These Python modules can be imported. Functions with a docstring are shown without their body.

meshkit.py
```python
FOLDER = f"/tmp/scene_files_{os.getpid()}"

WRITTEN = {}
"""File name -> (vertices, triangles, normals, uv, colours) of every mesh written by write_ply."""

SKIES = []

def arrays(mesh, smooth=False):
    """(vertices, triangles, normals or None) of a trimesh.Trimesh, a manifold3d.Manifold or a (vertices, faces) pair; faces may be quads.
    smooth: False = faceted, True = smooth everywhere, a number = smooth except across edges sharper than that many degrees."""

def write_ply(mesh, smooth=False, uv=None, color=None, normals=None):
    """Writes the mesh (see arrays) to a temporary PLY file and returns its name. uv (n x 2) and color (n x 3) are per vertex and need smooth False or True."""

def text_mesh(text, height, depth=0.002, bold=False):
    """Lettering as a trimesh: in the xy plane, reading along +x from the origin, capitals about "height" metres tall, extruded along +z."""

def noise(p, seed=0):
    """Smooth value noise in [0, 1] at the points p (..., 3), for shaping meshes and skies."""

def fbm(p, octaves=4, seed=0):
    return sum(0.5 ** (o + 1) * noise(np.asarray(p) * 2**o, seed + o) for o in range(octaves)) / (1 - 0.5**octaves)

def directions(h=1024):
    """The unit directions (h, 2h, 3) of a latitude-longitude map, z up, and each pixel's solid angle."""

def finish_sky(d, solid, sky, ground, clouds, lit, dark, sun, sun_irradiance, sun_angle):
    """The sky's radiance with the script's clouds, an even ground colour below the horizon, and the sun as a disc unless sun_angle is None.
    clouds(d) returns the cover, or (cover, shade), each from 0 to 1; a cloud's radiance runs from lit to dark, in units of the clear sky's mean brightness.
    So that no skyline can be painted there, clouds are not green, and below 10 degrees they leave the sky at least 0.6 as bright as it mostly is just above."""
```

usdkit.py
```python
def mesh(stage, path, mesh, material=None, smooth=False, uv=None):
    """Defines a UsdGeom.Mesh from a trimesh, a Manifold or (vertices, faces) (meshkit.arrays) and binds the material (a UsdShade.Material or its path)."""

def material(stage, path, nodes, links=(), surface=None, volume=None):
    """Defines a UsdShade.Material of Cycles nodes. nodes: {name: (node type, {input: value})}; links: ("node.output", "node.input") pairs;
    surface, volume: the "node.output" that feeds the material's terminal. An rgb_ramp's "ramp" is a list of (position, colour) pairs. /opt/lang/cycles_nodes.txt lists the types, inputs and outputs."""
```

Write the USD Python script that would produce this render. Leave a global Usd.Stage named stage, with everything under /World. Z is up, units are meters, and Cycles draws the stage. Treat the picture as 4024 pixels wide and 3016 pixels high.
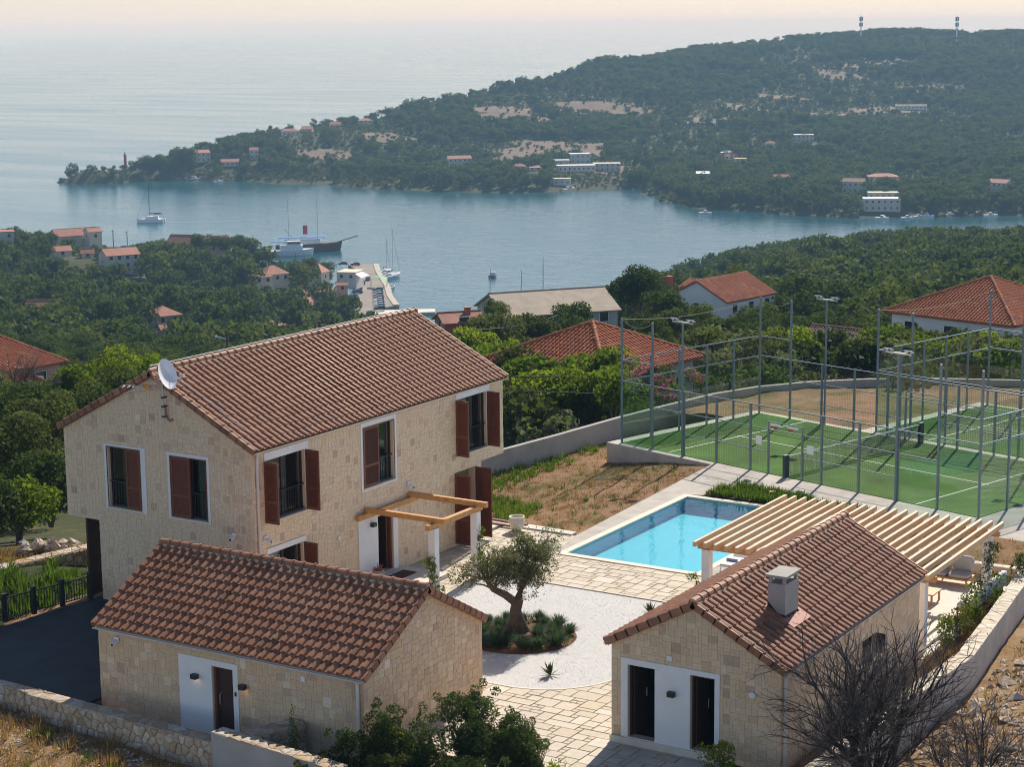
import math, numpy as np, trimesh, usdkit, meshkit
from shapely.geometry import Polygon, Point, MultiPolygon, LineString, box as sbox
from shapely import affinity
from scipy.interpolate import RBFInterpolator, RegularGridInterpolator
from scipy.spatial import Voronoi
from pxr import Usd, UsdGeom, UsdLux, UsdShade, Gf, Sdf, Vt

stage = Usd.Stage.CreateInMemory()
UsdGeom.SetStageUpAxis(stage, UsdGeom.Tokens.z)
UsdGeom.SetStageMetersPerUnit(stage, 1.0)
stage.SetDefaultPrim(UsdGeom.Xform.Define(stage, '/World').GetPrim())
M = {}

def mat(name, nodes, links=(), surface='p.BSDF', volume=None):
    M[name] = usdkit.material(stage, '/World/Looks/' + name, nodes, links, surface=surface, volume=volume)
    return M[name]

# ---------------------------------------------------------------- camera, sky, sun
EYE = np.array([42.8186, -79.1703, 19.6249])
RIGHT = np.array([0.8515760, 0.5241342, -0.0100848])
UP = np.array([-0.0873551, 0.1608443, 0.9831064])
FWD = np.array([-0.5169018, 0.8363088, -0.1827569])
FPX = 7585.19 / (4024 / 2212)            # focal length in pixels of a 2212-pixel-wide picture
cam = UsdGeom.Camera.Define(stage, '/World/camera')
cam.CreateHorizontalApertureAttr(36.0)
cam.CreateVerticalApertureAttr(27.0)
cam.CreateFocalLengthAttr(36.0 * 7585.19 / 4024)
cam.CreateClippingRangeAttr(Gf.Vec2f(1.0, 200000.0))
cam.CreateExposureAttr(EXPOSURE := 0.55)
cam.AddTransformOp().Set(Gf.Matrix4d(*RIGHT, 0, *UP, 0, *(-FWD), 0, *EYE, 1))

SUN_EL, SUN_XY = math.radians(38.0), np.array([-0.163, 0.9866])
SUN_ROT = math.atan2(SUN_XY[0], SUN_XY[1])
sun_dir = np.array([SUN_XY[0] * math.cos(SUN_EL), SUN_XY[1] * math.cos(SUN_EL), math.sin(SUN_EL)])
mat('sky_look', {'s': ('sky_texture', {'sky_type': 'single_scattering', 'sun_disc': False, 'sun_elevation': SUN_EL, 'sun_rotation': SUN_ROT,
                                       'air_density': 0.8, 'aerosol_density': 0.6, 'ozone_density': 1.0, 'altitude': 100.0}),
                 'g': ('geometry', {}), 'x': ('separate_xyz', {}), 'e': ('math', {'math_type': 'absolute'}),
                 'r': ('rgb_ramp', {'ramp': [(0, (.82, .82, .82)), (.03, (.62, .62, .62)), (.09, (.25, .25, .25)), (.2, (0, 0, 0)), (1, (0, 0, 0))]}),
                 'm': ('mix_color', {'b': (7.3, 6.75, 5.85)}), 'b': ('background_shader', {'strength': 0.078})},
    [('g.incoming', 'x.vector'), ('x.z', 'e.value1'), ('e.value', 'r.fac'), ('r.color', 'm.fac'), ('s.color', 'm.a'), ('m.result', 'b.color')], surface='b.background')
dome = UsdLux.DomeLight.Define(stage, '/World/sky')
dome.CreateIntensityAttr(1.0)
UsdShade.MaterialBindingAPI.Apply(dome.GetPrim()).Bind(M['sky_look'])
dome.GetPrim().SetCustomDataByKey('kind', 'structure')
sun = UsdLux.DistantLight.Define(stage, '/World/sun')
sun.CreateNormalizeAttr(True); sun.CreateIntensityAttr(1.18); sun.CreateAngleAttr(0.5)
sun.CreateColorAttr(Gf.Vec3f(1.0, 0.91, 0.78))
zax = sun_dir; xax = np.cross([0, 0, 1], zax); xax /= np.linalg.norm(xax); yax = np.cross(zax, xax)
sun.AddTransformOp().Set(Gf.Matrix4d(*xax, 0, *yax, 0, *zax, 0, 0, 0, 500, 1))

# ---------------------------------------------------------------- materials
def pr(**k):
    return ('principled_bsdf', k)

def simple(name, col, rough=0.6, var=0.12, scale=6.0, metallic=0.0, spec=0.5, bump=0.0, bscale=60.0):
    """A colour with soft noise in it."""
    a, b = [np.clip(np.array(col) * (1 + s * var), 0, 1) for s in (-1, 1)]
    n = {'g': ('geometry', {}), 'n': ('noise_texture', {'scale': scale, 'detail': 4.0, 'roughness': 0.6}),
         'r': ('rgb_ramp', {'ramp': [(0.3, tuple(a)), (0.7, tuple(b))]}),
         'p': pr(roughness=rough, metallic=metallic, specular_ior_level=spec)}
    l = [('g.position', 'n.vector'), ('n.fac', 'r.fac'), ('r.color', 'p.base_color')]
    if bump:
        n['n2'] = ('noise_texture', {'scale': bscale, 'detail': 3.0}); n['bp'] = ('bump', {'strength': 1.0, 'distance': bump})
        l += [('g.position', 'n2.vector'), ('n2.fac', 'bp.height'), ('bp.normal', 'p.normal')]
    return mat(name, n, l)

def pieces(name, ramp, rough=0.8, grain=0.25, gscale=8.0, bump=0.004, bscale=40.0, spec=0.3):
    """Each piece (mesh island or object) takes its own tone from the ramp; grain mottles it."""
    n = {'g': ('geometry', {}), 'o': ('object_info', {}), 'a': ('math', {'math_type': 'add'}), 'fr': ('math', {'math_type': 'fraction'}),
         'r': ('rgb_ramp', {'ramp': ramp}), 'n': ('noise_texture', {'scale': gscale, 'detail': 5.0, 'roughness': 0.65}),
         'mr': ('map_range', {'from_min': 0.25, 'from_max': 0.75, 'to_min': 1 - grain, 'to_max': 1 + grain}),
         'cc': ('combine_color', {}), 'mx': ('mix', {'mix_type': 'multiply', 'fac': 1.0}),
         'n2': ('noise_texture', {'scale': bscale, 'detail': 3.0}), 'bp': ('bump', {'strength': 1.0, 'distance': bump}),
         'p': pr(roughness=rough, specular_ior_level=spec)}
    l = [('g.random_per_island', 'a.value1'), ('o.random', 'a.value2'), ('a.value', 'fr.value1'), ('fr.value', 'r.fac'),
         ('g.position', 'n.vector'), ('n.fac', 'mr.value'), ('mr.result', 'cc.r'), ('mr.result', 'cc.g'), ('mr.result', 'cc.b'),
         ('r.color', 'mx.color1'), ('cc.color', 'mx.color2'), ('mx.color', 'p.base_color'),
         ('g.position', 'n2.vector'), ('n2.fac', 'bp.height'), ('bp.normal', 'p.normal')]
    return mat(name, n, l)

pieces('stone_cladding', [(0, (.66, .475, .305)), (.15, (.74, .56, .375)), (.30, (.60, .425, .27)), (.46, (.76, .60, .42)), (.60, (.64, .455, .305)), (.72, (.69, .525, .385)), (.82, (.50, .355, .24)), (.90, (.57, .425, .33)), (.95, (.67, .445, .25)), (1, (.80, .67, .51))], grain=.14, gscale=14)
simple('mortar', (.60, .455, .31), .9, .1, 20)
pieces('brown_tile', [(0, (.25, .106, .058)), (.3, (.31, .138, .076)), (.55, (.265, .115, .064)), (.75, (.345, .165, .095)), (.9, (.29, .138, .086)), (1, (.20, .085, .048))], rough=.6, grain=.3, gscale=5, bump=.003, spec=.3)
pieces('red_tile', [(0, (.36, .115, .05)), (.4, (.44, .15, .07)), (.7, (.32, .105, .055)), (.9, (.47, .20, .11)), (1, (.26, .09, .055))], spec=.15, rough=.8, grain=.3, gscale=3)
pieces('far_tile', [(0, (.36, .15, .10)), (.5, (.42, .19, .13)), (1, (.30, .12, .085))], rough=.8, grain=.25, gscale=.8)
pieces('dark_tile', [(0, (.18, .09, .07)), (1, (.24, .12, .09))], rough=.75, grain=.25, gscale=2)
simple('white_plaster', (.78, .77, .76), .8, .03, 3)
simple('pale_plaster', (.52, .48, .42), .85, .08, .5)
simple('cream_plaster', (.66, .58, .46), .85, .08, 1.2)
simple('grey_plaster', (.42, .42, .41), .85, .12, .9)
simple('pink_plaster', (.55, .36, .27), .85, .1, 1.2)
simple('concrete', (.40, .37, .33), .9, .16, 1.3, bump=.003)
simple('pale_concrete', (.60, .57, .51), .9, .1, 1.0, bump=.002)
simple('wall_concrete', (.34, .32, .30), .9, .14, .8, bump=.003)
simple('kerb_stone', (.63, .58, .49), .8, .08, 3)
simple('red_wood', (.15, .042, .018), .45, .22, 12)
simple('dark_wood', (.035, .012, .008), .5, .3, 10)
simple('timber', (.64, .42, .24), .65, .14, 5)
simple('timber_honey', (.55, .27, .085), .6, .18, 6)
simple('steel', (.20, .24, .28), .4, .08, 4, metallic=.55)
simple('dark_steel', (.05, .06, .07), .5, .1, 4, metallic=.5)
simple('galvanised', (.55, .57, .60), .35, .08, 6, metallic=.7)
simple('black_metal', (.012, .013, .015), .45, .1, 5)
simple('gutter_paint', (.62, .58, .53), .45, .04, 4)
simple('white_paint', (.82, .82, .82), .4, .03, 4)
simple('lamp_white', (.75, .78, .85), .3, .02, 4)
simple('turf', (.058, .125, .024), .95, .3, .35, spec=.1, bump=.004, bscale=300)
simple('line_paint', (.80, .82, .78), .9, .03, 4)
simple('asphalt', (.010, .019, .031), .75, .5, 1.3, bump=.003, bscale=30)
simple('road', (.21, .185, .165), .9, .15, .08)
simple('soil', (.20, .105, .06), .95, .3, 2.0, bump=.02, bscale=9)
simple('dusty_roof', (.40, .335, .265), .9, .15, .8)
simple('far_soil', (.115, .075, .046), .95, .35, .06)
simple('red_soil', (.16, .06, .03), .95, .3, 3.0, bump=.02, bscale=14)
simple('bark', (.12, .085, .06), .9, .3, 9, bump=.02, bscale=14)
simple('dead_bark', (.035, .028, .026), .9, .3, 9)
simple('twig', (.13, .105, .095), .9, .3, 9)
simple('cushion', (.40, .39, .38), .95, .06, 20)
simple('white_cushion', (.72, .72, .73), .95, .04, 20)
simple('blue_towel', (.22, .29, .52), .95, .15, 30)
simple('doormat', (.06, .025, .018), .95, .2, 30)
simple('terracotta', (.36, .10, .045), .8, .15, 8)
simple('pot_clay', (.60, .57, .50), .75, .1, 6)
simple('lead', (.32, .10, .07), .6, .1, 6)
simple('bitumen', (.008, .008, .010), .5, .2, 6)
simple('boat_white', (.78, .80, .82), .35, .04, 2)
simple('boat_navy', (.03, .05, .09), .35, .1, 2)
simple('boat_wood', (.10, .05, .035), .5, .2, 2)
simple('blue_canvas', (.03, .17, .46), .8, .1, 2)
simple('green_canvas', (.12, .42, .16), .8, .1, 2)
simple('red_paint', (.48, .04, .04), .5, .1, 2)
simple('orange_plastic', (.75, .25, .03), .5, .05, 4)
simple('rubber', (.015, .015, .015), .8, .1, 4)
simple('rock', (.40, .35, .30), .95, .25, 2.5, bump=.03, bscale=6)
simple('rope', (.45, .40, .30), .9, .1, 9)
for n_, c_ in dict(car_white=(.75, .76, .78), car_black=(.012, .013, .016), car_grey=(.22, .24, .26), car_blue=(.03, .10, .26), car_red=(.30, .02, .03), car_silver=(.45, .48, .50)).items():
    mat(n_, {'p': pr(base_color=c_, roughness=.25, coat_weight=.6)})
mat('dark_glass', {'p': pr(base_color=(.012, .017, .02), roughness=.06, specular_ior_level=.6)})
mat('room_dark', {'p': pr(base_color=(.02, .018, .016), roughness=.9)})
mat('curtain', {'p': pr(base_color=(.16, .19, .19), roughness=.95)})
pieces('rubble_stone', [(0, (.36, .27, .18)), (.3, (.44, .37, .29)), (.55, (.33, .22, .13)), (.75, (.47, .42, .36)), (.9, (.40, .28, .16)), (1, (.52, .47, .41))], grain=.3, gscale=7, bump=.02, bscale=12)
pieces('cap_stone', [(0, (.55, .48, .38)), (.5, (.62, .56, .46)), (1, (.50, .43, .34))], grain=.15, gscale=6, bump=.01, bscale=14)
pieces('paver', [(0, (.50, .44, .355)), (.3, (.55, .495, .41)), (.55, (.49, .42, .325)), (.8, (.57, .525, .45)), (1, (.52, .44, .335))], grain=.1, gscale=5, bump=.004, bscale=20)
pieces('loose_rock', [(0, (.42, .33, .25)), (.4, (.52, .45, .38)), (.7, (.36, .26, .18)), (1, (.60, .55, .50))], grain=.25, gscale=5, bump=.02, bscale=10)

def pane(name, tint, gloss_rough=0.02, most=.85):
    """A clear pane that mirrors more at a flat angle, from either side."""
    return mat(name, {'w': ('layer_weight', {'blend': .5}), 'pw': ('math', {'math_type': 'power', 'value2': 4.0}), 'mr': ('map_range', {'to_min': .045, 'to_max': most}), 't': ('transparent_bsdf', {'color': tint}), 'g': ('glossy_bsdf', {'color': (1, 1, 1), 'roughness': gloss_rough}),
                      'm': ('mix_closure', {})}, [('w.facing', 'pw.value1'), ('pw.value', 'mr.value'), ('mr.result', 'm.fac'), ('t.BSDF', 'm.closure1'), ('g.BSDF', 'm.closure2')], surface='m.closure')
pane('court_glass', (.88, .95, .92))
pane('window_glass', (.75, .82, .82))

def leaf(name, ramp, transl=0.35, rough=.8, zvar=0.0, spec=.06):
    """Leaves: tone per leaf cluster and per plant, half the light let through."""
    n = {'g': ('geometry', {}), 'o': ('object_info', {}), 'n': ('noise_texture', {'scale': .17, 'detail': 4.0, 'roughness': .7}), 'k': ('map_range', {'from_min': .32, 'from_max': .68, 'to_min': 0.0, 'to_max': .62}),
         'a': ('math', {'math_type': 'multiply_add', 'value2': .3}), 's': ('math', {'math_type': 'multiply_add', 'value2': .3}), 'r': ('rgb_ramp', {'ramp': ramp}),
         'p': pr(roughness=rough, specular_ior_level=spec), 't': ('translucent_bsdf', {}), 'm': ('mix_closure', {'fac': transl}),
         'w': ('mix', {'mix_type': 'multiply', 'fac': 1.0, 'color2': (1.25, 1.35, .7)})}
    l = [('g.position', 'n.vector'), ('g.random_per_island', 'a.value1'), ('o.random', 's.value1'), ('n.fac', 'k.value'), ('k.result', 's.value3'), ('s.value', 'a.value3'),
         ('a.value', 'h.value1'), ('h.value', 'r.fac'), ('r.color', 'p.base_color'), ('r.color', 'w.color1'), ('w.color', 't.color'),
         ('p.BSDF', 'm.closure1'), ('t.BSDF', 'm.closure2')]
    n['h'] = ('math', {'math_type': 'multiply_add', 'value2': 1.0, 'value3': -.12})
    return mat(name, n, l, surface='m.closure')
leaf('pine_leaf', [(0, (0.037, 0.061, 0.016)), (.35, (0.074, 0.102, 0.025)), (.65, (0.128, 0.149, 0.032)), (1, (0.234, 0.228, 0.048))], .3)
leaf('bush_leaf', [(0, (0.051, 0.075, 0.021)), (.5, (0.114, 0.132, 0.039)), (1, (0.206, 0.200, 0.064))], .3)
leaf('grey_leaf', [(0, (0.085, 0.108, 0.053)), (.5, (0.149, 0.168, 0.083)), (1, (0.234, 0.235, 0.121))], .3)
leaf('vine_leaf', [(0, (.065, .11, .014)), (.5, (.15, .20, .02)), (1, (.29, .30, .035))], .45)
leaf('bright_leaf', [(0, (.10, .15, .012)), (.5, (.22, .26, .025)), (1, (.36, .36, .04))], .5)
leaf('shrub_leaf', [(0, (0.031, 0.052, 0.017)), (.5, (0.068, 0.099, 0.029)), (1, (0.149, 0.179, 0.044))], .3, rough=.7, spec=.05)
leaf('olive_leaf', [(0, (.075, .085, .045)), (.5, (.15, .155, .085)), (1, (.25, .24, .14))], .35)
leaf('lavender_leaf', [(0, (.05, .085, .055)), (.6, (.10, .14, .09)), (1, (.15, .18, .12))], .3)
leaf('agave_leaf', [(0, (.045, .07, .02)), (1, (.13, .15, .045))], .15, rough=.4)
leaf('flower_leaf', [(0, (.45, .05, .28)), (1, (.60, .10, .45))], .4)
leaf('dry_grass', [(0, (.20, .115, .05)), (.5, (.33, .20, .085)), (1, (.46, .32, .15))], .3)
leaf('green_grass', [(0, (.05, .10, .012)), (.6, (.11, .17, .02)), (1, (.20, .22, .04))], .4)

# ---------------------------------------------------------------- mesh and prim helpers
class MB:
    """Collects shapes that become one mesh."""
    def __init__(s): s.v, s.f, s.n = [], [], 0
    def add(s, v, f):
        v = np.asarray(v, float); f = np.asarray(f, int)
        if f.shape[1] == 4: f = np.vstack([f[:, [0, 1, 2]], f[:, [0, 2, 3]]])
        s.v.append(v); s.f.append(f + s.n); s.n += len(v); return s
    def tm(s, m): return s.add(m.vertices, m.faces)
    def box(s, F, u0, u1, v0, v1, n0, n1):
        c = np.array([(u, v, n) for n in (n0, n1) for v in (v0, v1) for u in (u0, u1)])
        return s.add(F(c), [(0, 2, 3, 1), (4, 5, 7, 6), (0, 1, 5, 4), (2, 6, 7, 3), (0, 4, 6, 2), (1, 3, 7, 5)])
    def chamfer(s, F, u0, u1, v0, v1, n0, n1, b):
        """A block whose outer (n1) edges are bevelled; the hidden back is left open."""
        c = [(u0, v0, n0), (u1, v0, n0), (u1, v1, n0), (u0, v1, n0), (u0, v0, n1 - b), (u1, v0, n1 - b), (u1, v1, n1 - b), (u0, v1, n1 - b),
             (u0 + b, v0 + b, n1), (u1 - b, v0 + b, n1), (u1 - b, v1 - b, n1), (u0 + b, v1 - b, n1)]
        f = [(i, (i + 1) % 4, 4 + (i + 1) % 4, 4 + i) for i in range(4)] + [(4 + i, 4 + (i + 1) % 4, 8 + (i + 1) % 4, 8 + i) for i in range(4)] + [(8, 9, 10, 11)]
        return s.add(F(np.array(c, float)), f)
    def poly(s, F, pg, n0, n1):
        for g in getattr(pg, 'geoms', [pg]):
            if g.is_empty or g.area < 1e-5 or g.geom_type != 'Polygon': continue
            m = trimesh.creation.extrude_polygon(g, n1 - n0, engine='earcut'); v = np.array(m.vertices); v[:, 2] += n0
            s.add(F(v), m.faces)
        return s
    def sheet(s, F, pg, n=0.0):
        for g in getattr(pg, 'geoms', [pg]):
            if g.is_empty or g.geom_type != 'Polygon': continue
            v, f = trimesh.creation.triangulate_polygon(g, engine='earcut')
            s.add(F(np.column_stack([v, np.full(len(v), n)])), f)
        return s
    def tube(s, p, r, k=6, cap=True):
        p = np.asarray(p, float); r = np.broadcast_to(np.asarray(r, float), (len(p),))
        t = np.gradient(p, axis=0); t /= np.linalg.norm(t, axis=1, keepdims=True) + 1e-12
        a = np.cross(t, np.where(np.abs(t[:, 2:]) < .9, [0, 0, 1.0], [1.0, 0, 0])); a /= np.linalg.norm(a, axis=1, keepdims=True) + 1e-12
        b = np.cross(t, a); g = np.arange(k) * 2 * np.pi / k
        v = p[:, None] + r[:, None, None] * (np.cos(g)[None, :, None] * a[:, None] + np.sin(g)[None, :, None] * b[:, None])
        i, j = np.meshgrid(np.arange(len(p) - 1), np.arange(k), indexing='ij')
        q = np.stack([i * k + j, i * k + (j + 1) % k, (i + 1) * k + (j + 1) % k, (i + 1) * k + j], -1).reshape(-1, 4)
        v = v.reshape(-1, 3); f = [q[:, [0, 1, 2]], q[:, [0, 2, 3]]]
        if cap:
            f.append(np.array([(0, x + 1, x) for x in range(1, k - 1)])); o = len(v) - k
            f.append(np.array([(o, o + x, o + x + 1) for x in range(1, k - 1)]))
        return s.add(v, np.vstack(f))
    def lathe(s, prof, c=(0, 0, 0), k=20):
        prof = np.asarray(prof, float); g = np.arange(k) * 2 * np.pi / k
        v = np.stack([prof[:, 0:1] * np.cos(g), prof[:, 0:1] * np.sin(g), np.repeat(prof[:, 1:2], k, 1)], -1).reshape(-1, 3) + np.asarray(c)
        i, j = np.meshgrid(np.arange(len(prof) - 1), np.arange(k), indexing='ij')
        return s.add(v, np.stack([i * k + j, i * k + (j + 1) % k, (i + 1) * k + (j + 1) % k, (i + 1) * k + j], -1).reshape(-1, 4))
    def get(s): return np.vstack(s.v), np.vstack(s.f)
    def __bool__(s): return s.n > 0

class Fr:
    """A frame: (u, v, n) to world."""
    def __init__(s, o, U=(1, 0, 0), V=(0, 1, 0), N=None):
        s.o, s.U, s.V = (np.array(x, float) for x in (o, U, V)); s.N = np.cross(s.U, s.V) if N is None else np.array(N, float)
    def __call__(s, c):
        c = np.asarray(c, float); return s.o + c[..., 0:1] * s.U + c[..., 1:2] * s.V + c[..., 2:3] * s.N
def ground(z=0.0): return Fr((0, 0, z))
def wall_frame(x, y, ux, uy, z=0.0):
    """A wall's frame: u along (ux, uy), v up, n out to the right of u."""
    U = np.array([ux, uy, 0.0]); U /= np.linalg.norm(U)
    return Fr((x, y, z), U, (0, 0, 1), np.cross(U, (0, 0, 1)))
def box3(F=None): return F or Fr((0, 0, 0))

_used = {}
def numbered(parent, name):
    k = _used.get((parent, name), -1) + 1; _used[(parent, name)] = k
    return f'{parent}/{name}' + (f'_{k:03d}' if k else '')
def tag(p, label=None, cat=None, group=None, kind=None):
    for k, v in (('label', label), ('category', cat), ('group', group), ('kind', kind)):
        if v: p.SetCustomDataByKey(k, v)
    return p
LOC = {}
def thing(name, label, cat, loc=(0, 0, 0), group=None, rotz=0.0):
    path = numbered('/World', name); x = UsdGeom.Xform.Define(stage, path)
    x.AddTranslateOp().Set(Gf.Vec3d(*map(float, loc)))
    if rotz: x.AddRotateZOp().Set(math.degrees(rotz))
    LOC[path] = np.array(loc, float); tag(x.GetPrim(), label, cat, group); return path
def put(name, mb, m, parent=None, label=None, cat=None, group=None, kind=None, smooth=False, local=False):
    """One Mesh prim. Shapes are given in world coordinates unless local."""
    v, f = mb.get() if isinstance(mb, MB) else (np.array(mb.vertices), np.array(mb.faces)) if hasattr(mb, 'faces') else mb
    root = parent or '/World'; path = numbered(root, name); top = '/'.join(path.split('/')[:3])
    if parent and not local: v = v - LOC[top]
    p = usdkit.mesh(stage, path, (v, f), M[m] if isinstance(m, str) else m, smooth=smooth)
    p.CreateDoubleSidedAttr(True); tag(p.GetPrim(), label, cat, group, kind); return path
def dup(path, loc, rotz=0.0, label=None, cat=None, group=None, scale=None):
    src = stage.GetPrimAtPath(path); was = src.GetCustomData(); name = path.split('/')[-1].rstrip('0123456789').rstrip('_')
    q = numbered('/World', name); x = UsdGeom.Xform.Define(stage, q); pr_ = x.GetPrim()
    pr_.GetReferences().AddInternalReference(path); pr_.SetInstanceable(True)
    x.ClearXformOpOrder(); x.AddTranslateOp(opSuffix='at').Set(Gf.Vec3d(*map(float, loc)))
    if rotz: x.AddRotateZOp(opSuffix='turn').Set(math.degrees(rotz))
    if scale is not None: x.AddScaleOp(opSuffix='size').Set(Gf.Vec3f(*map(float, np.broadcast_to(scale, 3))))
    tag(pr_, label or was.get('label'), cat or was.get('category'), group or was.get('group')); return q
def ray(px, py):
    d = RIGHT * (px - 1106.0) / FPX - UP * (py - 829.0) / FPX + FWD; return d
def at(px, py, dist, dz=0.0):
    """The place seen at picture point (px, py) of a 2212 x 1658 picture, dist metres away on the map."""
    d = ray(px, py); return EYE + d * dist / math.hypot(d[0], d[1]) + (0, 0, dz)
def atz(px, py, z):
    d = ray(px, py); return EYE + d * (z - EYE[2]) / d[2]

# ---------------------------------------------------------------- the land: heights known at places, interpolated between
SEA = -80.0
C = [(-7, -31, .6), (-12, -36, .6), (-9, -22, -.2), (-11.3, -30.5, .6), (-14, -28, -.6), (-20, -20, -2.8), (-12, -18, -2.0), (-10, -8, -2.4), (-8, 0, -2.7), (-6, 10, -3), (2, 25, -2.6), (12, 30, -2.3), (32, 24, -1.8),
     (-20, 5, -4.4), (-30, -10, -5.0), (-15, 20, -4), (-25, 35, -6), (10, 45, -3.5), (0, -30, -2.5), (10, -30, -2.5), (20, -30, -2.5), (10, -10, -2.6), (10, 5, -2.8), (22, 5, -2.6),
     (0, -41.6, -.22), (5, -41.7, -.25), (10, -42, -.32), (0, -44, -.1), (10, -44.5, -.5), (22, -44, -.6), (5, -50, -1.2), (0, -65, -3), (20, -60, -2.5), (45, -85, -4), (28, -36, -.5), (27, -30, .0), (27, -20, .15), (32, -25, .7),
     (38, -20, 1.2), (29, -10, .3), (42, -5, .8), (34, -38, -.3), (31, 0, -.5), (60, 0, 1.5), (70, -40, 0)]
C = [tuple(map(float, c)) for c in C]
def land(px, py, dist, dz=0.0): C.append(tuple(at(px, py, dist, dz)))
for col, rows in {-250: [(880, 120, -2), (800, 175, -3), (740, 280, -7.5), (690, 400, -7.5), (620, 560, -7.5), (540, 680, -7.5), (490, 760, -10.5)],
                  0: [(870, 125, -2), (800, 185, -3), (740, 320, -7.5), (690, 420, -7.5), (640, 540, -7.5), (590, 620, -7.5), (545, 690, -7.5), (505, 750, -9.5)],
                  200: [(820, 150, -3), (770, 270, -7.5), (715, 400, -7.5), (650, 520, -7.5), (600, 610, -6.5), (560, 690, -6.5), (535, 750, -4.5), (528, 775, -4.5)],
                  400: [(790, 180, -4), (745, 330, -8.5), (690, 450, -6.5), (630, 560, -7.5), (580, 650, -6.5), (552, 720, -4.5), (535, 770, -8.5)],
                  560: [(760, 280, -7.5), (730, 440, -5.5), (690, 500, -7.5), (640, 600, -6.5), (612, 650, -4.5), (570, 710, -10.5), (548, 745, -16.5)],
                  700: [(735, 420, -8.5), (690, 560, -7.5), (657, 630, -4.5), (628, 680, -3.5), (600, 725, -8.5), (585, 745, -16.5)],
                  850: [(760, 250, -8), (720, 400, -10.5)],
                  1000: [(740, 180, -3), (715, 240, -4), (705, 300, -11.5), (708, 400, -18.5)],
                  1150: [(720, 170, -3), (690, 225, -2), (670, 300, -7.5), (655, 380, -10.5), (650, 480, -16.5)],
                  1350: [(700, 190, -3), (660, 270, -8.5), (640, 360, -8.5), (622, 450, -8.5), (612, 520, -16.5)],
                  1560: [(690, 190, -3), (655, 280, -5.5), (620, 380, -12.5), (585, 480, -11.5), (555, 580, -10.5), (528, 680, -11.5)],
                  1800: [(745, 165, -2), (690, 220, -10.5), (640, 290, -11.5), (590, 380, -12.5), (545, 480, -11.5), (510, 600, -11.5), (495, 700, -13.5)],
                  2050: [(745, 150, -1), (690, 215, -10.5), (630, 290, -12.5), (580, 360, -12.5), (535, 460, -11.5), (500, 580, -11.5), (480, 700, -13.5)],
                  2212: [(745, 150, -1), (680, 215, -10.5), (620, 290, -12.5), (575, 360, -12.5), (530, 460, -11.5), (500, 580, -11.5), (478, 690, -13.5)],
                  2500: [(740, 150, -1), (660, 225, -10.5), (590, 320, -12.5), (530, 460, -11.5), (480, 690, -13.5)]}.items():
    for py, d, dz in rows: land(col, py, d, dz)
for px, d in ((-250, 850), (0, 840), (200, 835), (400, 830), (560, 800), (690, 800), (860, 690), (960, 560), (1060, 540), (1200, 600), (1350, 650), (1560, 800), (1800, 830), (2050, 850), (2212, 850), (2500, 850)):
    a = at(px, 500, d); C.append((a[0], a[1], SEA - 4)); a = at(px, 500, d + 60); C.append((a[0], a[1], SEA - 8))
for px, py in ((880, 640), (860, 600), (900, 680), (950, 690), (900, 560), (700, 545), (1000, 640), (1300, 560), (300, 480), (120, 460), (1100, 600), (1400, 520), (1700, 490), (1100, 500), (600, 450)):
    a = atz(px, py, SEA); C.append((a[0], a[1], SEA - 9))
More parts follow.
